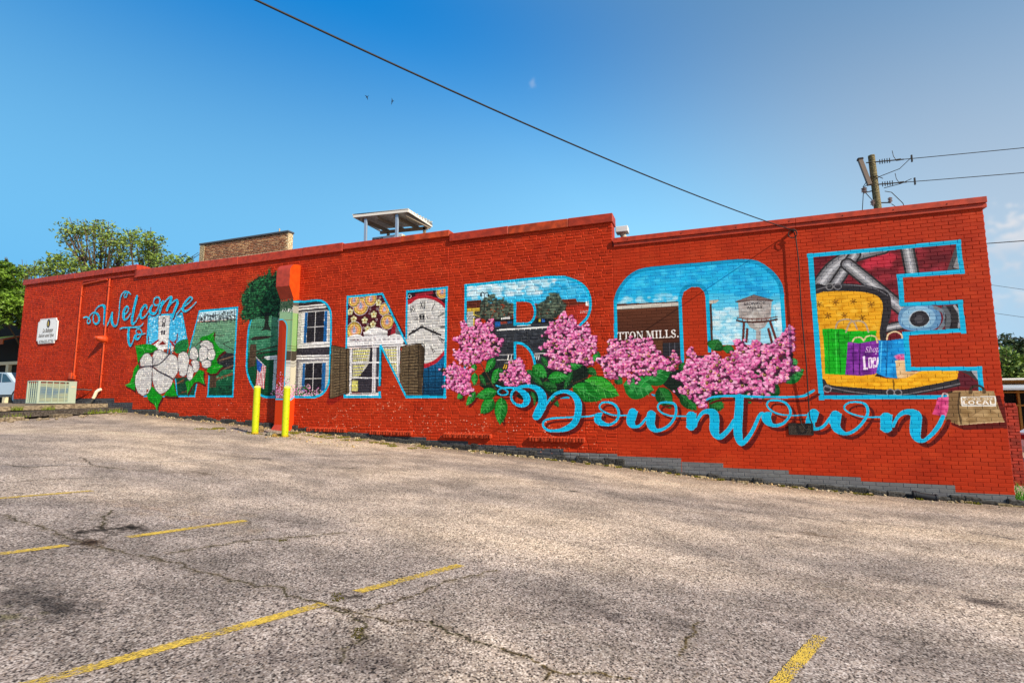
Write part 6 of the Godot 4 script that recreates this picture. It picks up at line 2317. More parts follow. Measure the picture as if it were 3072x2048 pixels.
	p.li("8a8683", 10, "-10260,2172 -9202,2173")
	p.li("8a8683", 10, "-10257,2121 -9200,2124")
	p.li("8a8683", 10, "-10254,2071 -9198,2075")
	p.li("8a8683", 10, "-10251,2020 -9195,2026")
	p.li("8a8683", 10, "-10249,1970 -9193,1977")
	p.li("8a8683", 10, "-10246,1919 -9191,1928")
	p.li("8a8683", 10, "-10243,1869 -9189,1879")
	p.li("8a8683", 10, "-10240,1819 -9186,1830")
	p.li("8a8683", 10, "-10237,1768 -9184,1781")
	p.li("8a8683", 10, "-10235,1718 -9182,1732")
	p.po("d6d4d2", "-10248,2641 -9300,2651 -9305,2552 -10154,2575")
	p.po("1d5f9c", "-10140,2612 -10061,2615 -10053,1867 -10154,1868")
	p.po("1d5f9c", "-9492,2612 -9375,2616 -9376,1861 -9498,1862")
	p.po("201e25", "-10055,2610 -9498,2612 -9490,1813 -10049,1805")
	p.db("34323a 18161c", 30, 35, "-10044,2597 -9512,2595 -9506,1837 -10035,1829", 56)
	p.li("d8d6d5", 23, "-9784,2615 -9777,1865")
	p.li("d8d6d5", 23, "-10055,2198 -9493,2203")
	p.po("e4e0d4", "-10662,2704 -10412,2710 -10359,1669 -10601,1670")
	p.li("5a4f3e", 15, "-10391,2505 -10377,1870")
	p.bl("-10311,1945 -10060,2005 -9739,1864 -9605,1962 -9492,1862 -9609,1739 -10235,1718", 57, 1.00)
	p.bl("-11317,1776 -11159,1916 -11000,2030 -10413,2048 -10183,1944 -10235,1718 -10947,1710", 58, 1.00)
	p.bl("-10012,1992 -9937,2053 -9855,2002 -9868,1940 -9993,1929", 59, 1.00)
	p.end()
	p.ls("0aaeda", 65, "-12040,4024 -12154,3651 -12166,2950 -12131,2469 -11975,2148 -11768,1910 -11449,1730 -11046,1720")
	p.li("0aaeda", 61, "-11046,1720 -9700,1708")
	p.ls("0aaeda", 64, "-9700,1708 -9443,1800 -9258,2081 -9237,2599 -9241,3223 -9266,3855 -9335,4076 -9489,4240 -9738,4322 -10184,4312")
	p.li("0aaeda", 63, "-10184,4312 -10578,4356")
	p.tree("-11499,5319 -11417,5121 -11203,5264 -11022,5086 -10733,4739 -10654,4520 -10845,4375 -10966,4171 -11019,3935 -11362,4009 -11596,3916 -11881,4014 -12121,3920 -12333,3905 -12526,4081 -12396,4265 -12485,4492 -12463,4684 -12296,4865 -12235,4999 -12061,5067 -11855,5159 -11611,5165", 61)
	p.po("1e2420", "-11581,4104 -11419,4093 -11420,3746 -11316,3567 -11506,3604 -11711,3574 -11580,3674 -11560,3887")
	p.ls("151a17", 27, "-11525,3885 -11603,4024 -11752,4169")
	p.ls("151a17", 24, "-11460,3935 -11367,4090 -11237,4189")
	p.begin("-11796,2805 -11436,2557 -11440,2361 -11463,1945 -11776,2027 -11755,2460")
	p.po("dcd8d8", "-11869,2860 -11422,2845 -11359,1905 -11802,1910")
	p.li("b81830", 27, "-11755,2803 -11757,1909")
	p.li("b81830", 26, "-11696,2802 -11699,1909")
	p.li("b81830", 26, "-11637,2800 -11641,1908")
	p.li("b81830", 26, "-11579,2798 -11583,1908")
	p.li("b81830", 26, "-11521,2796 -11525,1907")
	p.li("b81830", 26, "-11462,2794 -11467,1906")
	p.po("1a4fa8", "-11795,2792 -11578,2640 -11630,2392 -11757,2487")
	p.db("9fc0e4", 10, 8, "-11763,2724 -11612,2628 -11639,2431 -11739,2486", 62)
	p.end()
	p.li("c9cdd2", 24, "-11823,2845 -11419,2544")
	p.li("1d2422", 13, "-11436,2557 -11068,2328")
	p.po("8a1c10", "-9157,1712 -8562,1789 -8609,1749 -9147,1497 -9301,1527 -9246,2001 -9200,2103")
	p.begin("-8760,4367 -7646,4370 -6922,3188 -6908,4366 -5772,4378 -5802,1659 -6891,1664 -7612,2837 -7623,1673 -8750,1679 -8733,2981")
	p.po("4a1620", "-8821,4500 -6862,4346 -6829,2907 -8758,2982")
	p.db("6a2a30 38101a 7a3a3e", 80, 21, "-8737,4302 -7632,4303 -7187,3521 -7461,3293 -8672,3311", 70)
	p.pais("-8315,4062", 226)
	p.pais("-8533,4234", 171)
	p.pais("-8015,4228", 180)
	p.pais("-7585,3930", 159)
	p.pais("-7493,3599", 187)
	p.pais("-8502,3427", 225)
	p.dais("-7905,3817", 95)
	p.dais("-8179,3679", 95)
	p.dais("-8526,3730", 96)
	p.dais("-7920,3561", 95)
	p.dais("-7770,4118", 95)
	p.dais("-8647,3937", 97)
	p.dais("-8086,3447", 95)
	p.ring("d8d2d6", 25, 10, "-8018,3959")
	p.ring("d8d2d6", 25, 10, "-8039,3857")
	p.ring("d8d2d6", 25, 10, "-7816,3678")
	p.ring("d8d2d6", 25, 10, "-7813,3956")
	p.ring("d8d2d6", 25, 10, "-8078,3580")
	p.ring("d8d2d6", 25, 10, "-7726,4238")
	p.ring("d8d2d6", 25, 10, "-8209,3484")
	p.po("96202c", "-7305,3588 -7209,3482 -7250,3263 -7389,3250")
	p.po("6a6a70", "-7233,3483 -7043,3273 -7040,3153 -7249,3243")
	p.sc("e2e0e0", "-8108,3386 -7989,3462 -7834,3485 -7653,3435 -7533,3368 -7792,3309")
	p.po("e6e4e4", "-8205,3381 -7475,3379 -7472,3294 -8202,3299")
	p.li("6c686e", 12, "-8202,3299 -7461,3293")
	p.po("cfcdd0", "-8190,3288 -7484,3284 -7457,3172 -8174,3205")
	p.ls("dedcde", 125, "-8712,3188 -8447,3269 -8248,3208 -8076,3159 -7645,3171 -7434,3171 -7249,3223 -7005,3132")
	p.po("e4e2e4", "-8711,3167 -7005,3152 -7001,2973 -8705,3021")
	p.po("b2aeb4", "-8617,3200 -8543,3199 -8541,3147 -8615,3148")
	p.po("b2aeb4", "-8469,3198 -8394,3196 -8393,3145 -8467,3146")
	p.po("b2aeb4", "-8321,3195 -8247,3194 -8245,3142 -8319,3143")
	p.po("b2aeb4", "-8174,3193 -8101,3191 -8099,3140 -8172,3141")
	p.po("b2aeb4", "-8029,3190 -7956,3189 -7954,3138 -8027,3139")
	p.po("b2aeb4", "-7884,3188 -7812,3186 -7811,3136 -7882,3137")
	p.po("b2aeb4", "-7741,3185 -7670,3184 -7668,3133 -7739,3134")
	p.po("b2aeb4", "-7599,3183 -7528,3182 -7526,3131 -7597,3132")
	p.po("b2aeb4", "-7457,3180 -7387,3179 -7386,3129 -7456,3130")
	p.po("b2aeb4", "-7317,3178 -7248,3177 -7246,3127 -7316,3128")
	p.po("b2aeb4", "-7178,3176 -7109,3174 -7108,3124 -7177,3126")
	p.li("57535a", 17, "-8705,3015 -6945,3010")
	p.li("f2f1f1", 29, "-8704,2984 -6944,2982")
	p.li("8b878c", 12, "-8702,2949 -6989,2953")
	p.po("dedcde", "-8670,2947 -8533,2952 -8513,1789 -8660,1790")
	p.po("2c2830", "-8534,2963 -7173,2960 -7142,1778 -8514,1819")
	p.po("35313a", "-8529,2215 -7900,2203 -7911,1824 -8539,1829")
	p.po("c6c2b4", "-8521,2952 -7984,2948 -8007,2567 -8146,2389 -8332,2191 -8504,2194")
	p.po("c2bd7a", "-8514,2133 -8330,2130 -8332,1848 -8527,1850")
	p.li("777264", 19, "-8459,2950 -8505,2214")
	p.li("777264", 19, "-8385,2947 -8465,2214")
	p.li("777264", 18, "-8311,2944 -8426,2213")
	p.li("777264", 18, "-8238,2941 -8387,2212")
	p.li("777264", 18, "-8165,2938 -8348,2211")
	p.li("777264", 18, "-8092,2936 -8309,2211")
	p.li("777264", 18, "-8020,2933 -8270,2210")
	p.li("d8d44e", 19, "-8518,2880 -7994,2881")
	p.li("d8d44e", 19, "-8515,2802 -8025,2805")
	p.li("d8d44e", 18, "-8512,2723 -8056,2729")
	p.li("d8d44e", 18, "-8509,2645 -8087,2653")
	p.li("d8d44e", 18, "-8506,2567 -8118,2577")
	p.li("d8d44e", 18, "-8503,2490 -8150,2501")
	p.li("d8d44e", 18, "-8500,2412 -8181,2424")
	p.li("d8d44e", 18, "-8497,2334 -8212,2348")
	p.li("d8d44e", 18, "-8494,2257 -8243,2272")
	p.li("d8d44e", 18, "-8511,2072 -8328,2078")
	p.li("d8d44e", 18, "-8508,1991 -8325,1997")
	p.li("d8d44e", 18, "-8505,1910 -8322,1916")
	p.po("dedcde", "-7913,2959 -7817,2959 -7804,1813 -7899,1814")
	p.li("75717a", 14, "-7862,2957 -7851,1813")
	p.po("9a969c", "-7817,2961 -7710,2961 -7698,1812 -7804,1813")
	p.po("3a3640", "-7781,2960 -7715,2961 -7710,1812 -7780,1813")
	p.li("f0efef", 33, "-8556,2583 -7651,2577")
	p.li("f0efef", 29, "-8541,2195 -7639,2178")
	p.li("5c5860", 12, "-8555,2559 -7650,2553")
	p.po("ccc8ba", "-7639,2948 -7195,2945 -7176,2209 -7491,2712")
	p.li("6d685a", 18, "-7556,2945 -7385,2272")
	p.li("6d685a", 18, "-7472,2942 -7334,2271")
	p.li("6d685a", 18, "-7387,2939 -7283,2270")
	p.li("6d685a", 18, "-7304,2935 -7233,2269")
	p.li("6d685a", 18, "-7220,2932 -7182,2268")
	p.li("d8d44e", 18, "-7601,2876 -7193,2869")
	p.li("d8d44e", 18, "-7561,2803 -7191,2798")
	p.li("d8d44e", 18, "-7522,2729 -7190,2726")
	p.li("d8d44e", 18, "-7482,2656 -7188,2655")
	p.li("d8d44e", 18, "-7443,2583 -7186,2583")
	p.li("d8d44e", 18, "-7403,2510 -7184,2512")
	p.li("d8d44e", 18, "-7364,2438 -7182,2441")
	p.li("d8d44e", 18, "-7325,2366 -7180,2370")
	p.li("d8d44e", 18, "-7286,2294 -7179,2299")
	p.li("f0efef", 24, "-7463,2572 -7186,2574")
	p.po("dedcde", "-7196,2961 -7092,2961 -7081,2070 -7175,2169")
	p.li("5c5860", 12, "-7138,2959 -7128,2129")
	p.po("cfcdd0", "-8698,1800 -7628,1811 -7625,1719 -8769,1726")
	p.li("4a464e", 14, "-8561,1779 -7933,1788")
	p.li("eceaea", 24, "-8708,1740 -7626,1746")
	p.po("12507e", "-6539,2974 -5755,2941 -5739,1636 -6913,1641")
	p.gr("14669a", "0c3450", "-6486,2543 -5751,2636 -5739,1655 -6513,1658")
	p.li("0a2c48", 15, "-6415,2290 -5789,2295")
	p.li("0a2c48", 15, "-6414,2198 -5788,2204")
	p.li("0a2c48", 15, "-6412,2105 -5787,2114")
	p.li("0a2c48", 15, "-6410,2013 -5786,2023")
	p.li("0a2c48", 15, "-6408,1921 -5785,1933")
	p.li("0a2c48", 15, "-6407,1830 -5783,1843")
	p.li("0a2c48", 15, "-6405,1738 -5782,1752")
	p.li("0a2c48", 19, "-6265,2441 -6274,1695")
	p.li("0a2c48", 19, "-6080,2436 -6090,1694")
	p.li("0a2c48", 19, "-5897,2431 -5909,1693")
	p.po("2a1820", "-6955,4394 -5772,4398 -5766,3830 -6943,3908")
	p.po("8c1e2c", "-6678,4271 -6186,4303 -6163,4212 -6676,4211")
	p.pais("-5922,4253", 158)
	p.ring("d8d2d6", 44, 14, "-6847,4214")
	p.sc("b02230", "-6946,4009 -6834,4142 -6631,4212 -6384,4213 -6117,4139 -5897,3995 -5722,3788 -5674,3283 -5753,2846 -5985,2567 -6178,2457 -6440,2416 -6668,2744 -6921,2950")
	p.sc("c8c6c4", "-6920,3887 -6786,4038 -6607,4126 -6383,4129 -6138,4062 -5918,3918 -5764,3674 -5737,3248 -5818,2867 -6051,2626 -6266,2527 -6420,2522 -6624,2742 -6899,2969")
	p.db("dad8d4 b4b2b2 e4e2de cbc9c4", 150, 44, "-6874,3884 -6606,4096 -6138,4032 -5851,3816 -5840,2945 -6267,2556 -6854,2987", 71)
	p.li("17171c", 14, "-6829,3931 -6702,3812")
	p.li("17171c", 14, "-6739,3975 -6792,3798")
	p.li("17171c", 14, "-6818,3940 -6792,3798")
	p.li("17171c", 14, "-6750,3955 -6680,3831")
	p.li("17171c", 14, "-6538,4061 -6456,3876")
	p.li("17171c", 14, "-6466,4060 -6530,3877")
	p.li("17171c", 14, "-6431,4063 -6432,3878")
	p.li("17171c", 14, "-6404,4067 -6400,3880")
	p.li("17171c", 14, "-6126,3982 -6211,3810")
	p.li("17171c", 14, "-6044,3643 -5872,3740")
	p.li("17171c", 14, "-6026,3622 -5855,3719")
	p.li("17171c", 14, "-5965,3405 -5840,3408")
	p.li("17171c", 14, "-5964,3381 -5839,3384")
	p.li("17171c", 14, "-5964,3360 -5839,3361")
	p.li("17171c", 14, "-6004,3106 -5895,3005")
	p.li("17171c", 14, "-5982,3125 -5842,3060")
	p.li("17171c", 14, "-6026,3161 -5863,3032")
	p.li("17171c", 14, "-6218,2931 -6150,2764")
	p.li("17171c", 14, "-6150,2764 -6097,2801")
	p.li("17171c", 14, "-6174,2852 -6097,2797")
	p.li("17171c", 14, "-6543,3733 -6420,3735")
	p.li("17171c", 14, "-6543,3733 -6546,3535")
	p.li("17171c", 14, "-6416,3731 -6412,3533")
	p.li("17171c", 14, "-6509,3721 -6510,3533")
	p.li("17171c", 14, "-6476,3723 -6476,3531")
	p.li("17171c", 14, "-6447,3725 -6445,3531")
	p.li("17171c", 14, "-6546,3663 -6412,3659")
	p.li("17171c", 14, "-6545,3614 -6411,3610")
	p.po("17171c", "-6536,3712 -6498,3714 -6496,3631 -6534,3629")
	p.po("17171c", "-6460,3712 -6420,3711 -6418,3630 -6458,3628")
	p.tx("Est.", "17171c", "-6697,3593", 80, 1, 0.25, 121)
	p.tx("1821", "17171c", "-6385,3624", 55, 1, 0.20, 142)
	p.ls("2a282c", 48, "-6837,3243 -6725,3307 -6614,3351 -6481,3419")
	p.ls("2a282c", 47, "-6481,3419 -6214,3301 -6060,3235 -5951,3191")
	p.ring("2a282c", 43, 18, "-6481,3419")
	p.ring("2a282c", 40, 16, "-6714,3312")
	p.li("2a282c", 16, "-6637,3391 -6579,3309")
	p.li("2a282c", 16, "-6236,3331 -6191,3251")
	p.li("2a282c", 18, "-6159,3327 -6059,3206")
	p.li("2a282c", 18, "-6169,3221 -6061,3293")
	p.end()
	p.begin("-9214,3073 -8633,2956 -8599,1810 -9105,1681 -9219,1671")
	p.po("5c4c38", "-9214,3073 -8633,2956 -8599,1810 -9105,1681 -9219,1671")
	p.po("2a2018", "-9122,2904 -8703,2852 -8703,2838 -9121,2886")
	p.li("8a775a", 8, "-9122,2916 -8704,2864")
	p.po("2a2018", "-9118,2828 -8701,2786 -8700,2772 -9117,2810")
	p.li("8a775a", 8, "-9119,2840 -8701,2798")
	p.po("2a2018", "-9115,2752 -8698,2720 -8697,2706 -9114,2734")
	p.li("8a775a", 8, "-9115,2765 -8698,2732")
	p.po("2a2018", "-9111,2676 -8695,2654 -8695,2640 -9111,2659")
	p.li("8a775a", 8, "-9112,2689 -8696,2666")
	p.po("2a2018", "-9108,2601 -8693,2588 -8692,2574 -9107,2583")
	p.li("8a775a", 8, "-9109,2613 -8693,2601")
	p.po("2a2018", "-9105,2525 -8690,2523 -8689,2509 -9104,2508")
	p.li("8a775a", 8, "-9105,2538 -8690,2535")
	p.po("2a2018", "-9101,2450 -8687,2457 -8687,2443 -9101,2432")
	p.li("8a775a", 8, "-9102,2463 -8688,2469")
	p.po("2a2018", "-9098,2375 -8685,2392 -8684,2378 -9097,2357")
	p.li("8a775a", 8, "-9099,2387 -8685,2404")
	p.po("2a2018", "-9095,2300 -8682,2326 -8681,2312 -9094,2282")
	p.li("8a775a", 8, "-9095,2312 -8682,2339")
	p.po("2a2018", "-9091,2225 -8679,2261 -8679,2247 -9091,2207")
	p.li("8a775a", 8, "-9092,2237 -8680,2273")
	p.po("2a2018", "-9088,2150 -8677,2196 -8676,2182 -9087,2132")
	p.li("8a775a", 8, "-9089,2162 -8677,2208")
	p.po("2a2018", "-9085,2075 -8674,2131 -8673,2117 -9084,2058")
	p.li("8a775a", 8, "-9085,2087 -8675,2143")
	p.po("2a2018", "-9081,2000 -8671,2066 -8671,2052 -9081,1983")
	p.li("8a775a", 8, "-9082,2013 -8672,2078")
	p.po("2a2018", "-9078,1926 -8669,2001 -8668,1987 -9077,1908")
	p.li("8a775a", 8, "-9079,1938 -8669,2013")
	p.po("2a2018", "-9075,1851 -8666,1936 -8666,1922 -9074,1834")
	p.li("8a775a", 8, "-9075,1864 -8667,1948")
	p.po("2a2018", "-9071,1777 -8663,1871 -8663,1857 -9071,1760")
	p.li("8a775a", 8, "-9072,1789 -8664,1883")
	p.db("3a2e22 6e5c44", 30, 17, "-9214,3073 -8633,2956 -8599,1810 -9105,1681 -9219,1671", 63)
	p.end()
	p.cl("1d1712", 19, "-9214,3073 -8633,2956 -8599,1810 -9105,1681 -9219,1671")
	p.li("2a2018", 17, "-8921,2967 -8894,1731")
	p.li("1d1712", 29, "-8732,2950 -8685,1800")
	p.li("7d6a50", 21, "-9179,3040 -9170,1712")
	p.begin("-7035,2954 -6506,3002 -6393,2890 -6425,2194 -6438,1734 -6892,1737 -7083,2129 -7076,2758")
	p.po("5c4c38", "-7035,2954 -6506,3002 -6393,2890 -6425,2194 -6438,1734 -6892,1737 -7083,2129 -7076,2758")
	p.po("2a2018", "-7032,2826 -6581,2857 -6581,2838 -7031,2809")
	p.li("8a775a", 8, "-7032,2838 -6581,2869")
	p.po("2a2018", "-7030,2752 -6580,2781 -6579,2762 -7029,2735")
	p.li("8a775a", 8, "-7030,2764 -6580,2792")
	p.po("2a2018", "-7028,2679 -6578,2705 -6578,2686 -7028,2661")
	p.li("8a775a", 8, "-7028,2690 -6578,2716")
	p.po("2a2018", "-7026,2605 -6577,2629 -6576,2610 -7026,2587")
	p.li("8a775a", 8, "-7027,2617 -6577,2640")
	p.po("2a2018", "-7024,2531 -6575,2553 -6575,2534 -7024,2514")
	p.li("8a775a", 8, "-7025,2543 -6575,2564")
	p.po("2a2018", "-7023,2458 -6574,2477 -6573,2458 -7022,2440")
	p.li("8a775a", 8, "-7023,2470 -6574,2488")
	p.po("2a2018", "-7021,2385 -6572,2401 -6572,2383 -7020,2367")
	p.li("8a775a", 8, "-7021,2396 -6572,2413")
	p.po("2a2018", "-7019,2311 -6571,2326 -6570,2307 -7019,2294")
	p.li("8a775a", 8, "-7019,2323 -6571,2337")
	p.po("2a2018", "-7017,2238 -6569,2250 -6569,2231 -7017,2221")
	p.li("8a775a", 8, "-7018,2250 -6569,2262")
	p.po("2a2018", "-7016,2165 -6568,2175 -6567,2156 -7015,2148")
	p.li("8a775a", 8, "-7016,2177 -6568,2186")
	p.po("2a2018", "-7014,2092 -6566,2099 -6566,2081 -7013,2075")
	p.li("8a775a", 8, "-7014,2104 -6566,2111")
	p.po("2a2018", "-7012,2019 -6564,2024 -6564,2006 -7012,2002")
	p.li("8a775a", 8, "-7012,2031 -6565,2036")
	p.po("2a2018", "-7010,1947 -6563,1949 -6563,1931 -7010,1929")
	p.li("8a775a", 8, "-7010,1958 -6563,1961")
	p.po("2a2018", "-7008,1874 -6561,1874 -6561,1856 -7008,1857")
	p.li("8a775a", 8, "-7009,1886 -6562,1886")
	p.po("2a2018", "-7007,1802 -6560,1799 -6560,1781 -7006,1784")
	p.li("8a775a", 8, "-7007,1813 -6560,1811")
	p.db("3a2e22 6e5c44", 30, 16, "-7035,2954 -6506,3002 -6393,2890 -6425,2194 -6438,1734 -6892,1737 -7083,2129 -7076,2758", 63)
	p.end()
	p.cl("1d1712", 18, "-7035,2954 -6506,3002 -6393,2890 -6425,2194 -6438,1734 -6892,1737 -7083,2129 -7076,2758")
	p.li("2a2018", 16, "-6829,2917 -6826,1756")
	p.po("4a3c2c", "-6572,2965 -6484,2981 -6448,2872 -6460,1754 -6548,1754")
	p.li("1d1712", 16, "-6572,2965 -6548,1754")
	p.po("3a2e22", "-6484,2981 -6393,2890 -6424,2175 -6468,2156")
	p.li("0aaeda", 55, "-8759,4346 -7652,4346")
	p.li("0aaeda", 55, "-8752,4367 -8733,2981")
	p.li("0aaeda", 54, "-7669,4358 -6911,3009")
	p.li("0aaeda", 53, "-6926,4367 -6919,3148")
	p.li("0aaeda", 61, "-6935,4340 -5772,4351")
	p.li("0aaeda", 63, "-5802,4373 -5819,1659")
	p.li("0aaeda", 66, "-6903,1699 -5792,1693")
	p.li("0aaeda", 53, "-7676,3010 -6880,1683")
	p.li("0aaeda", 53, "-7678,3000 -7669,1921")
	p.li("0aaeda", 61, "-8751,1709 -7624,1703")
	p.po("0aaeda", "-7699,1842 -7629,1845 -7633,1683 -7699,1684")
	p.po("0aaeda", "-8772,1791 -8683,1750 -8705,1679 -8767,1679")
	p.po("a8301c", "-7738,1961 -7609,1979 -7606,1851 -7723,1852")
	p.begin("-5314,4395 -3243,4417 -2836,4388 -2488,4229 -2286,4005 -2220,3703 -2298,3413 -2519,3198 -2479,2318 -2487,1874 -5295,1908")
	p.gr("7cc3e2", "2cb4e4", "-5357,4652 -2164,4362 -2179,3700 -5351,3921")
	p.db("cfe6f0 b4dcec a2d6ea dcecf2", 150, 85, "-5246,4314 -4190,4375 -3195,4384 -3004,4273 -3442,4025 -5243,4013", 80)
	p.db("22aade 48bfe8 1c9fd6", 70, 57, "-3195,4337 -2489,4183 -2268,3775 -2315,3709 -3443,3859", 81)
	p.po("5a2a1e", "-5270,3978 -4868,3986 -4866,3421 -5266,3443")
	p.po("6e2c1e", "-2963,3848 -2576,3843 -2554,3772 -2291,3742 -2303,3187 -2972,3222")
	p.po("a33020", "-2800,3674 -2292,3708 -2303,3187 -2808,3213")
	p.po("b33322", "-2546,3611 -2294,3617 -2302,3232 -2552,3245")
	p.tx("Town", "e6e4e6", "-2497,3511", 64, 1, 0.20, 178)
	p.po("d8d8d8", "-2359,3758 -2291,3765 -2293,3658 -2357,3662")
	p.po("c8a83c", "-5242,3801 -4907,3791 -4906,3718 -5241,3719")
	p.po("4a4636", "-5241,3714 -4867,3710 -4866,3543 -5240,3565")
	p.po("d8c24a", "-5080,3778 -5048,3776 -5046,3333 -5078,3334")
	p.li("d8c24a", 17, "-5047,3628 -4827,3560")
	p.po("b2b6b6", "-5241,3714 -5085,3717 -5083,3335 -5238,3343")
	p.po("e2e2e2", "-5254,3628 -5079,3630 -4999,3551 -5240,3541")
	p.li("2a2a2c", 15, "-5235,3627 -5199,3543")
	p.li("2a2a2c", 15, "-5197,3625 -5162,3541")
	p.li("2a2a2c", 15, "-5160,3622 -5124,3539")
	p.li("2a2a2c", 15, "-5122,3620 -5087,3537")
	p.li("2a2a2c", 15, "-5085,3618 -5049,3534")
	p.li("2a2a2c", 15, "-5047,3616 -5012,3532")
	p.db("2f3a34 48554a 5e6c5c 3c4840 6c7a66 262e2a", 640, 37, "-4894,3889 -4788,4030 -4552,4086 -4448,3931 -4319,3995 -4217,3866 -4065,3831 -4066,3495 -4552,3452 -4893,3545", 82)
	p.db("2f3a34 48554a 5e6c5c 3c4840 6c7a66 262e2a", 700, 35, "-3493,3768 -3249,3869 -3223,4008 -2984,3990 -2916,3821 -2799,3720 -2897,3518 -3207,3397 -3496,3438", 83)
	p.po("26282c", "-4761,3512 -3158,3441 -2393,3191 -2532,1875 -4705,1901")
	p.gr("34373e", "24262b", "-4708,3412 -3160,3325 -2875,1879 -4756,1902")
	p.db("3c4048 2a2d33 464a52", 120, 53, "-4448,3205 -3450,3178 -3337,2455 -4449,2488", 84)
	p.po("c8c8c6", "-4366,3513 -4142,3548 -4142,3404 -4366,3412")
	p.po("1f5fa8", "-4526,3438 -4392,3442 -4382,3321 -4513,3309")
	p.po("8c3a2a", "-4392,3467 -4218,3480 -4205,3384 -4376,3369")
	p.po("2b4f7a", "-4218,3444 -4079,3448 -4092,3377 -4206,3372")
	p.po("141518", "-4552,3476 -4041,3470 -4054,3423 -4552,3432")
	p.po("17181c", "-3496,3461 -3183,3396 -3184,3326 -3521,3345")
	p.po("2b5fae", "-3375,3431 -3302,3426 -3298,3356 -3376,3356")
	p.po("c8b23a", "-3448,3435 -3399,3432 -3400,3374 -3448,3369")
	p.li("17171c", 15, "-4789,4116 -4797,3515")
	p.ls("17171c", 15, "-4881,4111 -4842,4170 -4789,4116 -4723,4148 -4683,4096")
	p.po("17171c", "-4900,4149 -4863,4147 -4863,4060 -4900,4063")
	p.po("17171c", "-4710,4110 -4670,4107 -4670,4041 -4709,4043")
	p.li("dcdcda", 22, "-4474,3230 -3137,3231")
	p.li("dcdcda", 22, "-4410,3251 -3137,3250")
	p.li("c4c4c4", 17, "-3966,3304 -3644,3305")
	p.li("dcdcda", 17, "-4346,3252 -4384,3216")
	p.li("dcdcda", 17, "-4198,3249 -4236,3213")
	p.li("dcdcda", 17, "-4052,3246 -4090,3210")
	p.li("dcdcda", 17, "-3907,3244 -3944,3208")
	p.li("dcdcda", 17, "-3763,3241 -3800,3205")
	p.li("dcdcda", 16, "-3620,3238 -3657,3202")
	p.li("dcdcda", 16, "-3479,3235 -3515,3200")
	p.li("dcdcda", 16, "-3338,3232 -3375,3197")
	p.li("d0d0ce", 21, "-4449,2654 -4019,2649")
	p.li("d0d0ce", 21, "-4474,2536 -3995,2521")
	p.li("c0c0be", 19, "-4271,2464 -3995,2463")
	p.li("d0d0ce", 21, "-3552,2651 -3263,2648")
	p.li("dcdcda", 21, "-4182,2645 -4198,2539")
	p.li("dcdcda", 21, "-4107,2642 -4122,2537")
	p.li("dcdcda", 21, "-3540,2623 -3556,2519")
	p.li("dcdcda", 21, "-3492,2621 -3507,2518")
	p.li("dcdcda", 21, "-3443,2620 -3459,2516")
	p.li("d8a820", 24, "-4271,2424 -4309,2330")
	p.li("d8a820", 24, "-4221,2422 -4259,2317")
	p.end()
	p.po("a93012", "-4034,3911 -3689,3901 -3566,3797 -3524,3628 -3569,3442 -3693,3331 -4036,3327")
	p.ls("0aaeda", 61, "-3730,3333 -3619,3386 -3544,3511 -3538,3676 -3603,3823 -3726,3884")
	p.li("0aaeda", 57, "-3726,3884 -4044,3902")
	p.li("0aaeda", 63, "-4019,3920 -4021,3326")
	p.li("0aaeda", 62, "-4051,3358 -3718,3340")
	p.po("a93012", "-4018,2917 -3820,2867 -3649,2697 -3542,2461 -3532,2230 -4046,2242")
	p.ls("0aaeda", 61, "-4023,2918 -3869,2892 -3722,2793 -3601,2625 -3542,2392")
	p.li("0aaeda", 61, "-4023,2927 -4025,2475")
	p.ls("0aaeda", 61, "-2825,4356 -2500,4202 -2313,3995 -2251,3705 -2321,3425 -2518,3225")
	p.li("0aaeda", 61, "-2825,4356 -3243,4384")
	p.li("0aaeda", 57, "-3231,4388 -5314,4365")
	p.li("0aaeda", 60, "-5287,4380 -5288,3420")
	p.li("0aaeda", 49, "-5297,2561 -5295,2318")
	p.po("0aaeda", "-2970,1697 -2763,1695 -2764,1638 -2971,1638")
	p.shift(0, 0)
	p.begin("-1752,2832 -1744,3721 -1664,3955 -1469,4208 -1234,4366 -921,4411 749,4405 1094,4342 1349,4125 1501,3866 1533,3594 1528,2692 1429,1782 -1368,1811")
	p.gr("18aee2", "2ab6e6", "-1748,4688 1647,4341 1588,3323 -1778,3544")
	p.gr("3cb8e2", "a8d8ea", "158,3754 1606,3642 1548,2638 111,2697")
	p.db("22a6dc 3cc0ea 1898d2", 160, 90, "-1592,3949 -729,4348 845,4311 1427,3818 1412,3550 -469,3976 -1311,3690", 90)
	p.db("bfe2ee d6ecf2 90d0ea", 90, 67, "246,3411 702,3436 667,2728 216,2748", 91)
	p.db("cfe8f0 e2f1f4 a2d8ec", 60, 64, "1359,3446 1524,3434 1511,2798 1344,2752", 92)
	p.db("7cc8e6 a8d8ea", 40, 66, "-1655,3774 -475,3803 -429,3599 -1659,3625", 93)
	p.po("4e2a1c", "-1702,3658 -375,3623 -425,2327 -1736,2364")
	p.gr("5e3422", "43241a", "-1705,3539 -379,3509 -408,2774 -1723,2831")
	p.po("d0ccc4", "-1703,3614 -375,3609 -378,3538 -1705,3539")
	p.li("6a5e52", 18, "-1705,3533 -378,3529")
	p.li("b8b2a8", 29, "-1315,3558 -377,3566")
	p.po("2a2a30", "-757,2775 -421,2775 -432,2495 -767,2492")
	p.li("50505a", 17, "-622,2770 -626,2502")
	p.li("50505a", 17, "-520,2771 -530,2498")
	p.po("5a3622", "-1085,2832 -755,2832 -773,2337 -1101,2346")
	p.tx("TTON MILLS.", "e4e2e0", "-1685,2873", 170, 2, 0.00, 1247)
	p.po("4a3028", "176,3584 228,3586 215,2610 174,2612")
	p.po("b8b2a8", "177,3606 382,3603 303,3541 225,3530 174,3539")
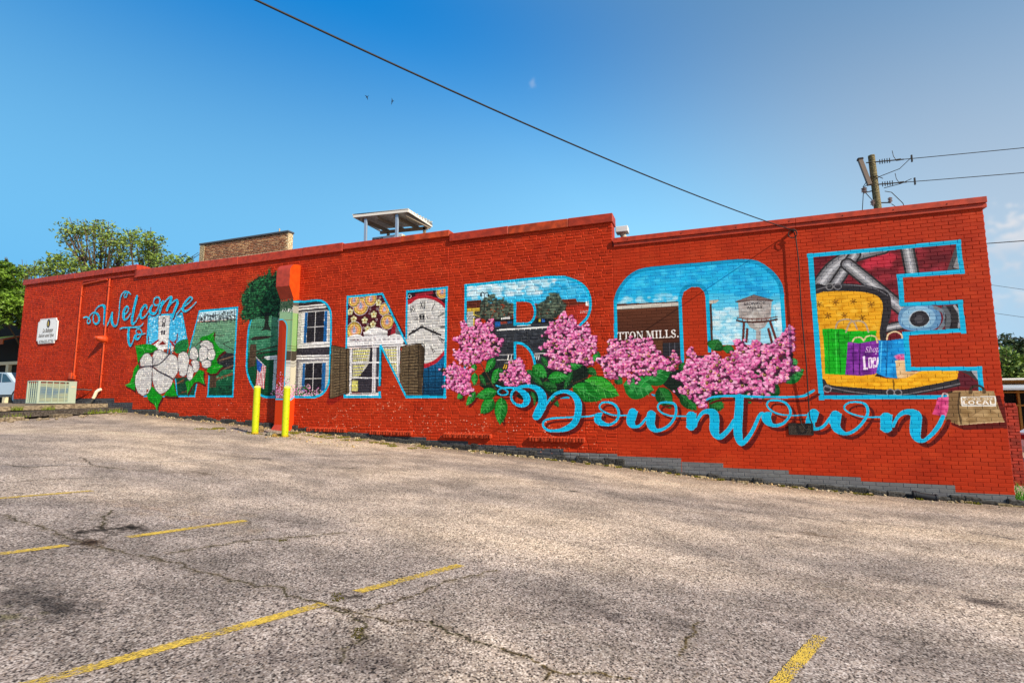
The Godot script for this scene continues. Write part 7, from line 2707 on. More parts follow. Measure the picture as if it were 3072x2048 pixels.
	p.begin("713,3573 1321,3529 1286,3209 1246,3131 1167,3001 1031,2933 902,3015 836,3154 716,3230")
	p.gr("b0aaa8", "9c9696", "660,3605 1365,3553 1329,2912 628,2948")
	p.db("c8c4c2 8c8686 a89e9a b8b0ae", 90, 55, "733,3558 1315,3516 1274,3209 1021,2955 836,3154 729,3243", 94)
	p.end()
	p.po("5c4a48", "670,3549 1009,3661 1352,3527 1333,3501 1003,3547 693,3520")
	p.po("7a6866", "707,3554 1008,3650 1316,3530 1004,3569")
	p.tx("MONROE", "3c383c", "821,3453", 60, 3, 0.10, 384)
	p.tx("MILLS", "3c383c", "877,3378", 60, 3, 0.10, 271)
	p.ls("4a2c28", 33, "676,3164 834,3122 1149,3109 1389,3144")
	p.ls("6a3c34", 16, "686,3223 911,3183 1177,3172 1397,3197")
	p.li("5a3630", 11, "695,3212 692,3149")
	p.li("5a3630", 11, "782,3207 779,3144")
	p.li("5a3630", 11, "868,3201 864,3139")
	p.li("5a3630", 11, "953,3196 950,3134")
	p.li("5a3630", 11, "1038,3191 1035,3129")
	p.li("5a3630", 11, "1122,3186 1119,3124")
	p.li("5a3630", 11, "1206,3181 1203,3120")
	p.li("5a3630", 11, "1289,3176 1286,3115")
	p.li("5a3630", 11, "1372,3171 1369,3110")
	p.li("5e2f28", 43, "805,3129 765,2724")
	p.li("5e2f28", 43, "857,2990 826,2722")
	p.li("5e2f28", 43, "1228,2971 1275,2702")
	p.li("5e2f28", 43, "1269,3102 1365,2699")
	p.po("aaa4a4", "1010,2942 1097,2946 1074,2684 997,2687")
	p.end()
	p.po("a93012", "-396,2382 -361,3622 -300,3818 -150,3906 8,3893 94,3787 125,3588 119,2587 120,2312")
	p.ls("0a8fbe", 69, "-378,3681 -325,3849 -202,3936 -43,3940 85,3873 150,3698")
	p.li("0aaeda", 69, "-379,3709 -384,2354")
	p.li("0aaeda", 67, "146,3713 144,2558")
	p.ls("0a8fbe", 78, "-1709,3718 -1636,3937 -1440,4191 -1206,4334 -922,4375")
	p.li("0a8fbe", 77, "-922,4375 747,4366")
	p.ls("0a8fbe", 78, "747,4366 1067,4311 1323,4100 1472,3847 1505,3597")
	p.li("0aaeda", 70, "1503,3610 1500,2851")
	p.li("0aaeda", 72, "-1711,3734 -1720,2860")
	p.po("0aaeda", "-1025,1729 -850,1694 -852,1638 -1012,1695")
	p.po("16231c", "-4861,2236 -4551,2419 -4347,2061 -4047,1939 -3701,2234 -3558,1933 -3220,2315 -2754,2258 -2431,2429 -2301,2203 -2395,1962 -2691,1877 -3017,1679 -3157,1702 -3466,1568 -3706,1546 -4048,1708 -4398,1687 -4653,1782 -4912,1951")
	p.ls("4a3526", 23, "-4512,1852 -4915,2525")
	p.ls("4a3526", 24, "-4653,1995 -5149,1954")
	p.ls("4a3526", 20, "-3366,1976 -3198,2132")
	p.ls("4a3526", 22, "-2667,1966 -2348,2093")
	p.ls("4a3526", 20, "-2852,1856 -2689,2033")
	p.ls("4a3526", 23, "-4449,1804 -4602,2018")
	p.shift(60, -50)
	p.lf("-4462,1687 -4349,1061", 140, "5a1410", "5a1410", "5a1410")
	p.lf("-4512,1617 -4884,1312", 140, "5a1410", "5a1410", "5a1410")
	p.lf("-5016,1833 -5251,1477", 140, "5a1410", "5a1410", "5a1410")
	p.lf("-5360,1764 -5480,1645", 140, "5a1410", "5a1410", "5a1410")
	p.lf("-2045,1760 -2532,1875", 140, "5a1410", "5a1410", "5a1410")
	p.shift(0, 0)
	p.lf("-4913,2214 -4756,1949", 120, "186425", "0d401a", "5aa060")
	p.lf("-4398,2344 -4347,2202", 94, "186425", "0d401a", "5aa060")
	p.lf("-3750,2282 -3461,2046", 162, "186425", "0d401a", "5aa060")
	p.lf("-3629,2187 -3367,1930", 138, "186425", "0d401a", "5aa060")
	p.lf("-3366,1999 -3016,1769", 182, "186425", "0d401a", "5aa060")
	p.lf("-2685,2234 -2876,1834", 134, "186425", "0d401a", "5aa060")
	p.lf("-2344,2293 -2147,2134", 155, "186425", "0d401a", "5aa060")
	p.lf("-3632,1797 -3562,1478", 137, "186425", "0d401a", "5aa060")
	p.lf("-3181,1680 -2997,1456", 135, "186425", "0d401a", "5aa060")
	p.lf("-2157,2665 -2073,2462", 111, "186425", "0d401a", "5aa060")
	p.lf("-3037,1881 -3342,1976", 157, "186425", "0d401a", "5aa060")
	p.lf("-3334,2754 -3406,2711", 69, "186425", "0d401a", "5aa060")
	p.lf("-3384,2572 -3243,2338", 115, "186425", "0d401a", "5aa060")
	p.lf("-4733,2784 -4784,2546", 149, "1f8c2c", "0f651e", "8ad48a")
	p.lf("-4526,2585 -4757,2258", 191, "1f8c2c", "0f651e", "8ad48a")
	p.lf("-5020,2456 -5098,2265", 145, "1f8c2c", "0f651e", "8ad48a")
	p.lf("-5032,2252 -5043,1953", 168, "1f8c2c", "0f651e", "8ad48a")
	p.lf("-4423,2345 -4589,1970", 189, "1f8c2c", "0f651e", "8ad48a")
	p.lf("-4348,1687 -4399,1049", 303, "1f8c2c", "0f651e", "8ad48a")
	p.lf("-4551,1641 -4884,1301", 281, "1f8c2c", "0f651e", "8ad48a")
	p.lf("-4474,1804 -5003,1690", 258, "1f8c2c", "0f651e", "8ad48a")
	p.lf("-5016,1809 -5251,1477", 167, "1f8c2c", "0f651e", "8ad48a")
	p.lf("-5360,1764 -5480,1645", 144, "1f8c2c", "0f651e", "8ad48a")
	p.lf("-3603,2382 -3270,2111", 277, "1f8c2c", "0f651e", "8ad48a")
	p.lf("-3246,2088 -2779,2124", 250, "1f8c2c", "0f651e", "8ad48a")
	p.lf("-2821,2372 -2455,2362", 203, "1f8c2c", "0f651e", "8ad48a")
	p.lf("-2691,1899 -2049,1608", 378, "1f8c2c", "0f651e", "8ad48a")
	p.lf("-2417,2028 -1679,1693", 420, "2f9a2a", "147020", "9be08a")
	p.lf("-2114,2596 -2229,2423", 133, "1f8c2c", "0f651e", "8ad48a")
	p.po("16231c", "-1276,2094 -946,2059 -554,1720 -330,1418 -119,1526 214,1580 469,1712 780,1578 1170,1733 1297,1913 1633,2115 1665,2269 1411,2276 492,2194 127,2476 -267,2323 -482,2217 -858,2227")
	p.lf("208,2583 320,2798", 301, "186a26", "0c431a", "5fae62")
	p.lf("458,2520 540,2679", 217, "186a26", "0c431a", "5fae62")
	p.lf("-871,1862 -645,1417", 308, "186a26", "0c431a", "5fae62")
	p.lf("-449,1719 -150,1391", 247, "186a26", "0c431a", "5fae62")
	p.lf("86,1553 357,1446", 296, "186a26", "0c431a", "5fae62")
	p.lf("573,1818 850,1525", 319, "186a26", "0c431a", "5fae62")
	p.lf("1322,1939 1026,1708", 390, "186a26", "0c431a", "5fae62")
	p.lf("-424,2355 -326,2158", 167, "186a26", "0c431a", "5fae62")
	p.lf("-27,2481 69,2314", 165, "186a26", "0c431a", "5fae62")
	p.lf("1513,2430 1610,2505", 157, "186a26", "0c431a", "5fae62")
	p.lf("-1758,2074 -1604,1942", 173, "186a26", "0c431a", "5fae62")
	p.lf("-1590,1928 -968,1807", 487, "23903a", "126826", "9ae09c")
	p.lf("-1140,1978 -599,2304", 424, "23903a", "126826", "9ae09c")
	p.lf("1393,1964 1795,2162", 285, "23903a", "126826", "9ae09c")
	p.lf("1550,2272 1692,2346", 182, "23903a", "126826", "9ae09c")
	p.fl("-5402,3476 -5321,3496 -5238,3343 -5051,3333 -4998,3502 -4919,3522 -4839,3322 -4656,3482 -4578,3477 -4526,3112 -4346,3008 -4372,2866 -4449,2654 -4784,2570 -4915,2501 -5152,2460 -5232,2389 -5420,2492 -5599,2693 -5587,2816 -5450,2811 -5425,2958 -5589,3088 -5426,3130 -5373,3276", 101, 1.00)
	p.fl("-5597,2521 -5501,2421 -5338,2344 -5072,2313 -5176,2123 -5202,2003 -5069,1858 -5147,1715 -5254,1764 -5387,1777 -5522,1838 -5878,1939 -5770,2109 -5854,2233 -5967,2359 -5774,2379", 102, 1.00)
	p.fl("-3908,2565 -3823,2400 -3799,2260 -3678,2118 -3703,2004 -4047,1939 -4222,1965 -4398,2062 -4385,2202 -4196,2292 -4145,2479", 103, 1.00)
	p.fl("-2861,3562 -2804,3443 -2664,3458 -2620,3340 -2507,3197 -2324,3278 -2284,3005 -2150,2977 -2157,2642 -2293,2558 -2230,2378 -2387,2360 -2750,2460 -2731,2257 -2847,2215 -2985,2286 -3220,2337 -3170,2496 -3312,2615 -3191,2772 -3430,2781 -3236,2935 -3379,3057 -3233,3166 -3183,3350 -2969,3407", 104, 1.00)
	p.fl("-1842,2896 -1712,2890 -1725,2060 -1884,2085 -1990,2240 -1987,2350 -2139,2464 -1894,2567", 105, 1.00)
	p.fl("-1882,2867 -1680,2829 -1391,2933 -1253,2840 -1000,2886 -925,2654 -818,2593 -662,2418 -547,2611 -423,2383 -562,2219 -911,2256 -944,2116 -1247,2122 -1308,1952 -1387,2096 -1476,1955 -1528,2128 -1960,2107 -2013,2313 -2127,2493 -1891,2544", 106, 1.00)
	p.fl("-201,2654 -130,2485 76,2478 233,2555 401,2386 634,2567 619,2758 792,2777 807,2588 961,2743 1149,2654 1342,2726 1490,2851 1593,3005 1659,2948 1636,2556 1576,2324 1704,2165 1440,1963 1250,1914 1242,1758 996,1577 811,1709 593,1738 221,1741 120,1742 5,1445 -95,1472 -294,1663 -447,1774 -579,1775 -361,1938 -567,2080 -405,2160 -292,2351 -285,2546", 107, 1.00)
	p.shift(0,0)
	p.begin("1998,4383 4352,4387 4359,3792 3454,3800 3455,3306 4294,3308 4293,2750 3451,2738 3447,2159 4463,2143 4458,1733 4416,1607 2013,1605")
	p.po("6a1a24", "1975,4711 4698,4392 4455,1582 1786,1592")
	p.db("8a2430 5a1420 a03040 701a28", 120, 99, "2075,4287 4334,4299 4338,3842 3421,3817 3360,2999 3115,2740 3163,3395 2089,3704", 120)
	p.db("b4283a c03046", 24, 96, "2944,4227 3405,4207 3298,3994 2839,4067", 121)
	p.ls("2a282c", 293, "2099,3674 2382,4053 2686,4259 2952,4339 3189,4385")
	p.ls("74747a", 230, "2099,3674 2382,4053 2686,4259 2952,4339 3189,4385")
	p.ls("98989e", 138, "2099,3674 2382,4053 2686,4259 2952,4339 3189,4385")
	p.ls("c0c0c6", 51, "2099,3674 2382,4053 2686,4259 2952,4339 3189,4385")
	p.ls("2a282c", 211, "2358,3682 2759,4289")
	p.ls("74747a", 148, "2358,3682 2759,4289")
	p.ls("98989e", 89, "2358,3682 2759,4289")
	p.ls("c0c0c6", 33, "2358,3682 2759,4289")
	p.ls("2a282c", 239, "2628,4116 3441,3185")
	p.ls("74747a", 176, "2628,4116 3441,3185")
	p.ls("98989e", 106, "2628,4116 3441,3185")
	p.ls("c0c0c6", 39, "2628,4116 3441,3185")
	p.ls("2a282c", 221, "3573,4342 3614,3854")
	p.ls("74747a", 160, "3573,4342 3614,3854")
	p.ls("98989e", 96, "3573,4342 3614,3854")
	p.ls("c0c0c6", 35, "3573,4342 3614,3854")
	p.po("4a484c", "4128,3861 4292,4304 4355,4297 4357,3813")
	p.po("8c8a8e", "4217,3907 4325,4192 4328,3843")
	p.ls("2a282c", 168, "3148,2875 3467,2939")
	p.ls("74747a", 109, "3148,2875 3467,2939")
	p.ls("98989e", 65, "3148,2875 3467,2939")
	p.ls("c0c0c6", 24, "3148,2875 3467,2939")
	p.sc("26242a", "2035,3636 2287,3731 2578,3735 2905,3666 3173,3533 3246,3280 3158,3011 3118,2469 2966,1935 2004,1951")
	p.sc("e0a21e", "2067,3561 2280,3617 2617,3604 2897,3554 3076,3457 3128,3288 3074,2961 3016,2473 2879,1990 2102,1977 2044,2791")
	p.db("e8b030 c8860e d89818 eab83c", 110, 74, "2103,3530 3075,3443 3005,2473 2087,2507", 122)
	p.li("8a5a10", 17, "2336,3430 2440,3388")
	p.li("8a5a10", 17, "2377,3466 2399,3351")
	p.li("8a5a10", 17, "2429,3446 2347,3372")
	p.li("8a5a10", 17, "2347,3372 2429,3446")
	p.li("8a5a10", 17, "2624,3423 2726,3382")
	p.li("8a5a10", 17, "2665,3460 2685,3346")
	p.li("8a5a10", 17, "2715,3439 2635,3366")
	p.li("8a5a10", 17, "2635,3366 2715,3439")
	p.li("8a5a10", 17, "2901,3348 3000,3307")
	p.li("8a5a10", 17, "2941,3384 2961,3271")
	p.li("8a5a10", 17, "2991,3364 2911,3291")
	p.li("8a5a10", 17, "2911,3291 2991,3364")
	p.li("8a5a10", 17, "2199,3183 2303,3142")
	p.li("8a5a10", 17, "2240,3220 2262,3105")
	p.li("8a5a10", 17, "2292,3200 2210,3125")
	p.li("8a5a10", 17, "2210,3125 2292,3200")
	p.li("8a5a10", 17, "2464,3166 2566,3126")
	p.li("8a5a10", 17, "2505,3203 2526,3090")
	p.li("8a5a10", 17, "2556,3183 2474,3109")
	p.li("8a5a10", 17, "2474,3109 2556,3183")
	p.li("8a5a10", 17, "2744,3107 2844,3068")
	p.li("8a5a10", 17, "2784,3144 2805,3031")
	p.li("8a5a10", 17, "2834,3124 2755,3051")
	p.li("8a5a10", 17, "2755,3051 2834,3124")
	p.li("8a5a10", 17, "2065,3406 2171,3364")
	p.li("8a5a10", 17, "2107,3443 2129,3327")
	p.li("8a5a10", 17, "2160,3422 2076,3348")
	p.li("8a5a10", 17, "2076,3348 2160,3422")
	p.sc("e8a818", "2071,2061 2417,2026 2881,2017 3237,1957 3555,2083 4088,2091 4124,2018 4073,1916 3751,1844 3312,1770 2636,1805 2215,1864 2101,1949")
	p.db("f0b828 d89614 e2a41c", 70, 61, "2128,2004 3105,1986 4085,2058 4055,1942 3314,1797 2406,1862", 123)
	p.li("7a5410", 21, "3187,1944 3184,1772")
	p.ls("2c2a30", 122, "2075,1922 2164,1810 2632,1750 3219,1705 3747,1792 4154,1889")
	p.ls("77747a", 17, "2118,1838 2630,1723 3216,1676 3745,1766 4152,1864")
	p.ring("8a878c", 61, 19, "2151,1796")
	p.ring("8a878c", 58, 19, "3131,1719")
	p.ring("8a878c", 53, 18, "3242,1718")
	p.ls("2c2a30", 103, "2047,3635 2359,3710 2671,3691 2994,3603 3192,3476 3190,3146 3101,2850 3104,2578")
	p.ls("6c6a70", 17, "2061,3662 2361,3733 2696,3711 3018,3623 3214,3475")
	p.ring("7a787c", 57, 20, "2311,3714")
	p.ring("7a787c", 57, 20, "2444,3709")
	p.po("3a383c", "4170,2081 4396,2076 4400,1885 4268,2015")
	p.po("a8a8b0", "4314,2078 4416,2076 4402,1911")
	p.po("5a1a28", "4136,2044 4266,1990 4396,1835 4389,1759 4148,1813")
	p.sc("5f8fb8", "3340,3028 3397,3201 3537,3273 3735,3273 3884,3236 3961,3124 3971,2991 3918,2861 3784,2802 3545,2806 3395,2876")
	p.sc("86b2d0", "3385,3031 3439,3158 3579,3243 3753,3232 3875,3130 3886,2996 3812,2880 3680,2847 3505,2862 3400,2943")
	p.sc("b4c4d0", "3495,3019 3547,3124 3661,3176 3768,3137 3812,3013 3749,2902 3638,2876 3531,2914")
	p.sc("2c2a30", "3517,3017 3569,3122 3671,3164 3762,3124 3801,3006 3739,2911 3639,2881 3549,2921")
	p.sc("4a484e", "3583,3014 3632,3078 3697,3074 3725,3005 3677,2949 3611,2953")
	p.ls("6f7c88", 59, "3903,3208 4014,3121 4022,2961 3936,2820")
	p.po("2c2a2e", "4044,3225 4277,3236 4252,2804 4009,2798")
	p.ls("9aa0a8", 42, "4181,3216 4241,3054 4213,2845")
	p.ls("5a6068", 69, "4031,3199 4082,3037 4043,2828")
	p.ls("b09a84", 28, "2354,2889 2399,3027 2534,3081 2649,3026 2699,2885")
	p.begin("2142,2914 2463,2905 2566,2850 2997,2842 2952,2530 2860,2044 2465,2047 2133,2073 2148,2505")
	p.po("12a81c", "2142,2914 2463,2905 2566,2850 2997,2842 2952,2530 2860,2044 2465,2047 2133,2073 2148,2505")
	p.db("20c42a 0c7a14 12a81c", 26, 85, "2142,2914 2463,2905 2566,2850 2997,2842 2952,2530 2860,2044 2465,2047 2133,2073 2148,2505", 124)
	p.end()
	p.ls("0c7416", 14, "2402,2886 2385,2082")
	p.ls("0c7416", 14, "2566,2836 2466,2052")
	p.ls("0c7416", 14, "2234,2895 2206,2086")
	p.ls("3cd044", 17, "2352,2861 2325,2083")
	p.ls("3cd044", 16, "2912,2778 2795,2100")
	p.ls("b09a84", 28, "2518,2838 2601,3015 2744,3035 2833,2974 2873,2821")
	p.begin("2535,2657 2715,2621 3019,2669 2986,2203 2929,2056 2698,2026 2454,2053 2498,2354")
	p.po("7a2a98", "2535,2657 2715,2621 3019,2669 2986,2203 2929,2056 2698,2026 2454,2053 2498,2354")
	p.db("9440b0 561a70 7a2a98", 26, 83, "2535,2657 2715,2621 3019,2669 2986,2203 2929,2056 2698,2026 2454,2053 2498,2354", 124)
	p.end()
	p.ls("4a1462", 19, "2622,2625 2584,2064")
	p.ls("4a1462", 19, "2727,2621 2676,2048")
	p.tx("Shop", "ecd8ee", "2782,2413", 147, 1, 0.30, 211)
	p.po("f0e2f2", "2755,2384 2790,2388 2784,2176 2815,2181 2812,2137 2747,2134")
	p.cl("f0e2f2", 19, "2844,2343 2882,2347 2874,2174 2837,2169")
	p.cl("f0e2f2", 19, "2906,2308 2904,2341 2941,2348 2943,2307")
	p.cl("f0e2f2", 19, "2899,2206 2901,2173 2934,2178 2936,2210")
	p.li("f0e2f2", 22, "2906,2341 2901,2173")
	p.li("f0e2f2", 22, "2952,2177 2983,2352")
	p.li("f0e2f2", 22, "2983,2352 2989,2182")
	p.li("f0e2f2", 16, "2963,2244 2989,2246")
	p.ls("d8c098", 28, "2613,2659 2652,2721 2746,2725 2788,2660")
	p.ls("d8c098", 27, "2789,2668 2840,2740 2933,2749 2987,2706 2993,2623")
	p.ls("e0c8a0", 27, "3144,2671 3174,2765 3278,2809 3364,2756 3380,2674")
	p.begin("3019,2663 3154,2652 3425,2685 3402,2378 3285,2302 3249,1970 3083,1991 2935,2070 2989,2257")
	p.po("1494de", "3019,2663 3154,2652 3425,2685 3402,2378 3285,2302 3249,1970 3083,1991 2935,2070 2989,2257")
	p.db("34b4f0 0c70b4 1494de", 26, 81, "3019,2663 3154,2652 3425,2685 3402,2378 3285,2302 3249,1970 3083,1991 2935,2070 2989,2257", 124)
	p.end()
	p.ls("0c62a0", 19, "3154,2644 3085,2013")
	p.ls("5ac8f4", 16, "3062,2634 3000,2095")
	p.begin("3240,2290 3396,2299 3402,2086 3598,2082 3371,1968 3249,1970")
	p.po("d8b07c", "3240,2290 3396,2299 3402,2086 3598,2082 3371,1968 3249,1970")
	p.db("e8c89c b88c58 d8b07c", 26, 80, "3240,2290 3396,2299 3402,2086 3598,2082 3371,1968 3249,1970", 124)
	p.end()
	p.db("e0609a f080b0 c84080", 30, 32, "3258,2383 3393,2405 3386,2312 3263,2303", 125)
	p.end()
	p.po("ab3012", "3464,3791 4358,3781 4294,3314 3462,3311")
	p.po("ab3012", "3469,2732 4292,2742 4463,2148 3452,2164")
	p.li("0aaeda", 76, "1991,4348 4353,4351")
	p.li("0aaeda", 88, "2030,4374 2045,1604")
	p.li("0aaeda", 70, "4326,4381 4334,3789")
	p.li("0aaeda", 71, "3388,3820 4362,3818")
	p.li("0aaeda", 82, "3427,3830 3420,3295")
	p.li("0aaeda", 71, "3405,3296 4291,3277")
	p.li("0aaeda", 74, "4266,3305 4267,2743")
	p.li("0aaeda", 70, "3398,2767 4295,2781")
	p.li("0aaeda", 86, "3435,2752 3426,2112")
	p.li("0aaeda", 69, "3405,2134 4460,2113")
	p.li("0aaeda", 71, "4436,2139 4427,1728")
	p.li("0aaeda", 72, "2016,1640 3967,1635")
	p.shift(70, -90)
	p.po("5a1410", "3974,1725 4599,1744 4690,1210 4063,1165 3894,1252")
	p.po("5a1410", "4647,1731 4600,1197 4718,1198 4689,1532")
	p.shift(0, 0)
	p.begin("3952,1712 4080,1749 4598,1732 4627,1507 4690,1215 4073,1158 3882,1239 3956,1507")
	p.po("a0825a", "3895,1790 4770,1780 4713,1137 3841,1124")
	p.db("b4966c 8a6c46 a88a62", 60, 77, "3952,1712 4598,1732 4682,1235 4074,1178 3894,1252", 130)
	p.po("7c6040", "3952,1712 4120,1723 4054,1178 3882,1239")
	p.end()
	p.ls("4a3826", 23, "4129,1711 4087,1456 4104,1166")
	p.ls("5a4630", 18, "4121,1494 4606,1487")
	p.ls("c8ac84", 15, "4073,1158 4381,1194 4691,1222")
	p.ls("8a6c48", 15, "4183,1255 4441,1432 4612,1333")
	p.ls("3a2c22", 35, "4273,1709 4301,1798 4394,1822 4452,1783 4456,1720")
	p.ls("3a2c22", 26, "3973,1712 4016,1724")
	p.po("5a4630", "4256,1748 4307,1747 4301,1684 4250,1684")
	p.po("5a4630", "4440,1758 4490,1763 4488,1695 4439,1688")
	p.cl("ece8e2", 20, "4147,1634 4603,1636 4596,1487 4141,1487")
	p.po("b0926a", "4161,1619 4590,1622 4583,1502 4155,1502")
	p.tx("EAT DRINK SHOP", "ece8e2", "4174,1581", 38, 0, 0.00, 400)
	p.tx("LOCAL", "f4f0ea", "4161,1504", 68, 3, 0.00, 421)
	p.begin("3808,1623 3967,1635 3946,1430 3897,1290 3711,1340 3778,1507")
	p.po("e0508e", "3808,1623 3967,1635 3946,1430 3897,1290 3711,1340 3778,1507")
	p.db("f078a8 b8346c e0508e", 26, 77, "3808,1623 3967,1635 3946,1430 3897,1290 3711,1340 3778,1507", 124)
	p.end()
	p.ls("a82c62", 15, "3871,1623 3825,1315")
	p.ls("c8b4b4", 21, "3872,1636 3899,1700 3950,1686 3957,1640")

func paint_welcome(p: Painter) -> void:
	p.shift(40, -50)
	p.vs("5a1410", "-19582,4432,46 -19472,4454,50 -19355,4419,50 -19234,4347,50 -19226,4255,50 -19327,4221,50 -19372,4300,50 -19312,4407,50 -19178,4546,50 -19043,4574,54 -18869,4508,90 -18769,4375,101 -18790,4231,90 -18907,4183,67 -19042,4263,50 -19079,4430,50 -19020,4609,54 -18902,4748,54 -18717,4799,63 -18576,4762,103 -18518,4631,130 -18500,4395,129 -18485,4177,107 -18405,4079,71 -18306,4149,57 -18203,4377,57 -18138,4499,88")
	p.vs("5a1410", "-18152,4499,88 -18139,4301,114 -18065,4136,105 -17949,4055,70 -17850,4106,57 -17807,4282,52 -17795,4602,52 -17807,4907,53 -17739,5099,53 -17592,5181,57 -17477,5133,61 -17495,5027,57 -17568,4988,52 -17620,5028,48 -17585,5124,48 -17459,5159,48 -17305,5066,39")
	p.vs("5a1410", "-17574,4401,65 -17426,4462,56 -17349,4573,56 -17399,4664,60 -17488,4653,91 -17575,4516,121 -17573,4356,121 -17503,4250,78 -17377,4274,56 -17241,4424,51")
	p.vs("5a1410", "-16999,4963,115 -17071,4713,120 -17129,4382,119 -17147,4173,111 -17085,4082,89 -16955,4162,55 -16827,4363,51")
	p.vs("5a1410", "-16498,4543,59 -16514,4639,63 -16633,4639,101 -16742,4498,110 -16762,4342,110 -16689,4254,84 -16544,4294,54 -16366,4473,50")
	p.vs("5a1410", "-16259,4622,83 -16332,4506,108 -16270,4384,104 -16108,4362,83 -15999,4484,62 -15924,4685,54 -15939,4824,54 -16042,4880,54 -16160,4840,54 -16196,4722,54 -16113,4629,54 -15967,4636,49 -15783,4727,49")
	p.vs("5a1410", "-15771,4726,82 -15857,4509,107 -15889,4365,90")
	p.vs("5a1410", "-15857,4509,49 -15707,4687,49 -15506,4826,65 -15414,4811,105 -15445,4702,114 -15573,4439,101")
	p.vs("5a1410", "-15522,4520,49 -15324,4677,52 -15163,4716,84 -15125,4612,112 -15225,4399,112 -15294,4201,96")
	p.vs("5a1410", "-15121,4291,44 -14926,4447,48 -14772,4520,51 -14554,4647,51 -14505,4732,55 -14611,4763,59 -14761,4654,83 -14858,4509,99 -14863,4392,95 -14754,4343,67 -14556,4422,47 -14322,4597,39")
	p.vs("5a1410", "-17686,3947,43 -17548,3984,52 -17161,3972,51 -16807,3971,50 -16661,4015,46 -16607,4081,38")
	p.vs("5a1410", "-17272,3943,111 -17259,3724,110 -17220,3513,106 -17129,3391,84 -17027,3487,55 -16952,3709,55")
	p.vs("5a1410", "-16855,3739,84 -16919,3647,97 -16811,3581,75 -16696,3662,54 -16636,3797,50 -16749,3903,50 -16873,3896,50 -16901,3811,46 -16804,3737,46 -16628,3728,46 -16469,3746,33")
	p.shift(0, 0)
	p.vs("6fd0ea", "-19582,4432,46 -19472,4454,50 -19355,4419,50 -19234,4347,50 -19226,4255,50 -19327,4221,50 -19372,4300,50 -19312,4407,50 -19178,4546,50 -19043,4574,54 -18869,4508,90 -18769,4375,101 -18790,4231,90 -18907,4183,67 -19042,4263,50 -19079,4430,50 -19020,4609,54 -18902,4748,54 -18717,4799,63 -18576,4762,103 -18518,4631,130 -18500,4395,129 -18485,4177,107 -18405,4079,71 -18306,4149,57 -18203,4377,57 -18138,4499,88")
	p.vs("6fd0ea", "-18152,4499,88 -18139,4301,114 -18065,4136,105 -17949,4055,70 -17850,4106,57 -17807,4282,52 -17795,4602,52 -17807,4907,53 -17739,5099,53 -17592,5181,57 -17477,5133,61 -17495,5027,57 -17568,4988,52 -17620,5028,48 -17585,5124,48 -17459,5159,48 -17305,5066,39")
	p.vs("6fd0ea", "-17574,4401,65 -17426,4462,56 -17349,4573,56 -17399,4664,60 -17488,4653,91 -17575,4516,121 -17573,4356,121 -17503,4250,78 -17377,4274,56 -17241,4424,51")
	p.vs("6fd0ea", "-16999,4963,115 -17071,4713,120 -17129,4382,119 -17147,4173,111 -17085,4082,89 -16955,4162,55 -16827,4363,51")
	p.vs("6fd0ea", "-16498,4543,59 -16514,4639,63 -16633,4639,101 -16742,4498,110 -16762,4342,110 -16689,4254,84 -16544,4294,54 -16366,4473,50")
	p.vs("6fd0ea", "-16259,4622,83 -16332,4506,108 -16270,4384,104 -16108,4362,83 -15999,4484,62 -15924,4685,54 -15939,4824,54 -16042,4880,54 -16160,4840,54 -16196,4722,54 -16113,4629,54 -15967,4636,49 -15783,4727,49")
	p.vs("6fd0ea", "-15771,4726,82 -15857,4509,107 -15889,4365,90")
	p.vs("6fd0ea", "-15857,4509,49 -15707,4687,49 -15506,4826,65 -15414,4811,105 -15445,4702,114 -15573,4439,101")
	p.vs("6fd0ea", "-15522,4520,49 -15324,4677,52 -15163,4716,84 -15125,4612,112 -15225,4399,112 -15294,4201,96")
	p.vs("6fd0ea", "-15121,4291,44 -14926,4447,48 -14772,4520,51 -14554,4647,51 -14505,4732,55 -14611,4763,59 -14761,4654,83 -14858,4509,99 -14863,4392,95 -14754,4343,67 -14556,4422,47 -14322,4597,39")
	p.vs("6fd0ea", "-17686,3947,43 -17548,3984,52 -17161,3972,51 -16807,3971,50 -16661,4015,46 -16607,4081,38")
	p.vs("6fd0ea", "-17272,3943,111 -17259,3724,110 -17220,3513,106 -17129,3391,84 -17027,3487,55 -16952,3709,55")
	p.vs("6fd0ea", "-16855,3739,84 -16919,3647,97 -16811,3581,75 -16696,3662,54 -16636,3797,50 -16749,3903,50 -16873,3896,50 -16901,3811,46 -16804,3737,46 -16628,3728,46 -16469,3746,33")
	p.grow(-0.55)
	p.vs("0aaeda", "-19582,4432,46 -19472,4454,50 -19355,4419,50 -19234,4347,50 -19226,4255,50 -19327,4221,50 -19372,4300,50 -19312,4407,50 -19178,4546,50 -19043,4574,54 -18869,4508,90 -18769,4375,101 -18790,4231,90 -18907,4183,67 -19042,4263,50 -19079,4430,50 -19020,4609,54 -18902,4748,54 -18717,4799,63 -18576,4762,103 -18518,4631,130 -18500,4395,129 -18485,4177,107 -18405,4079,71 -18306,4149,57 -18203,4377,57 -18138,4499,88")
	p.vs("0aaeda", "-18152,4499,88 -18139,4301,114 -18065,4136,105 -17949,4055,70 -17850,4106,57 -17807,4282,52 -17795,4602,52 -17807,4907,53 -17739,5099,53 -17592,5181,57 -17477,5133,61 -17495,5027,57 -17568,4988,52 -17620,5028,48 -17585,5124,48 -17459,5159,48 -17305,5066,39")
	p.vs("0aaeda", "-17574,4401,65 -17426,4462,56 -17349,4573,56 -17399,4664,60 -17488,4653,91 -17575,4516,121 -17573,4356,121 -17503,4250,78 -17377,4274,56 -17241,4424,51")
	p.vs("0aaeda", "-16999,4963,115 -17071,4713,120 -17129,4382,119 -17147,4173,111 -17085,4082,89 -16955,4162,55 -16827,4363,51")
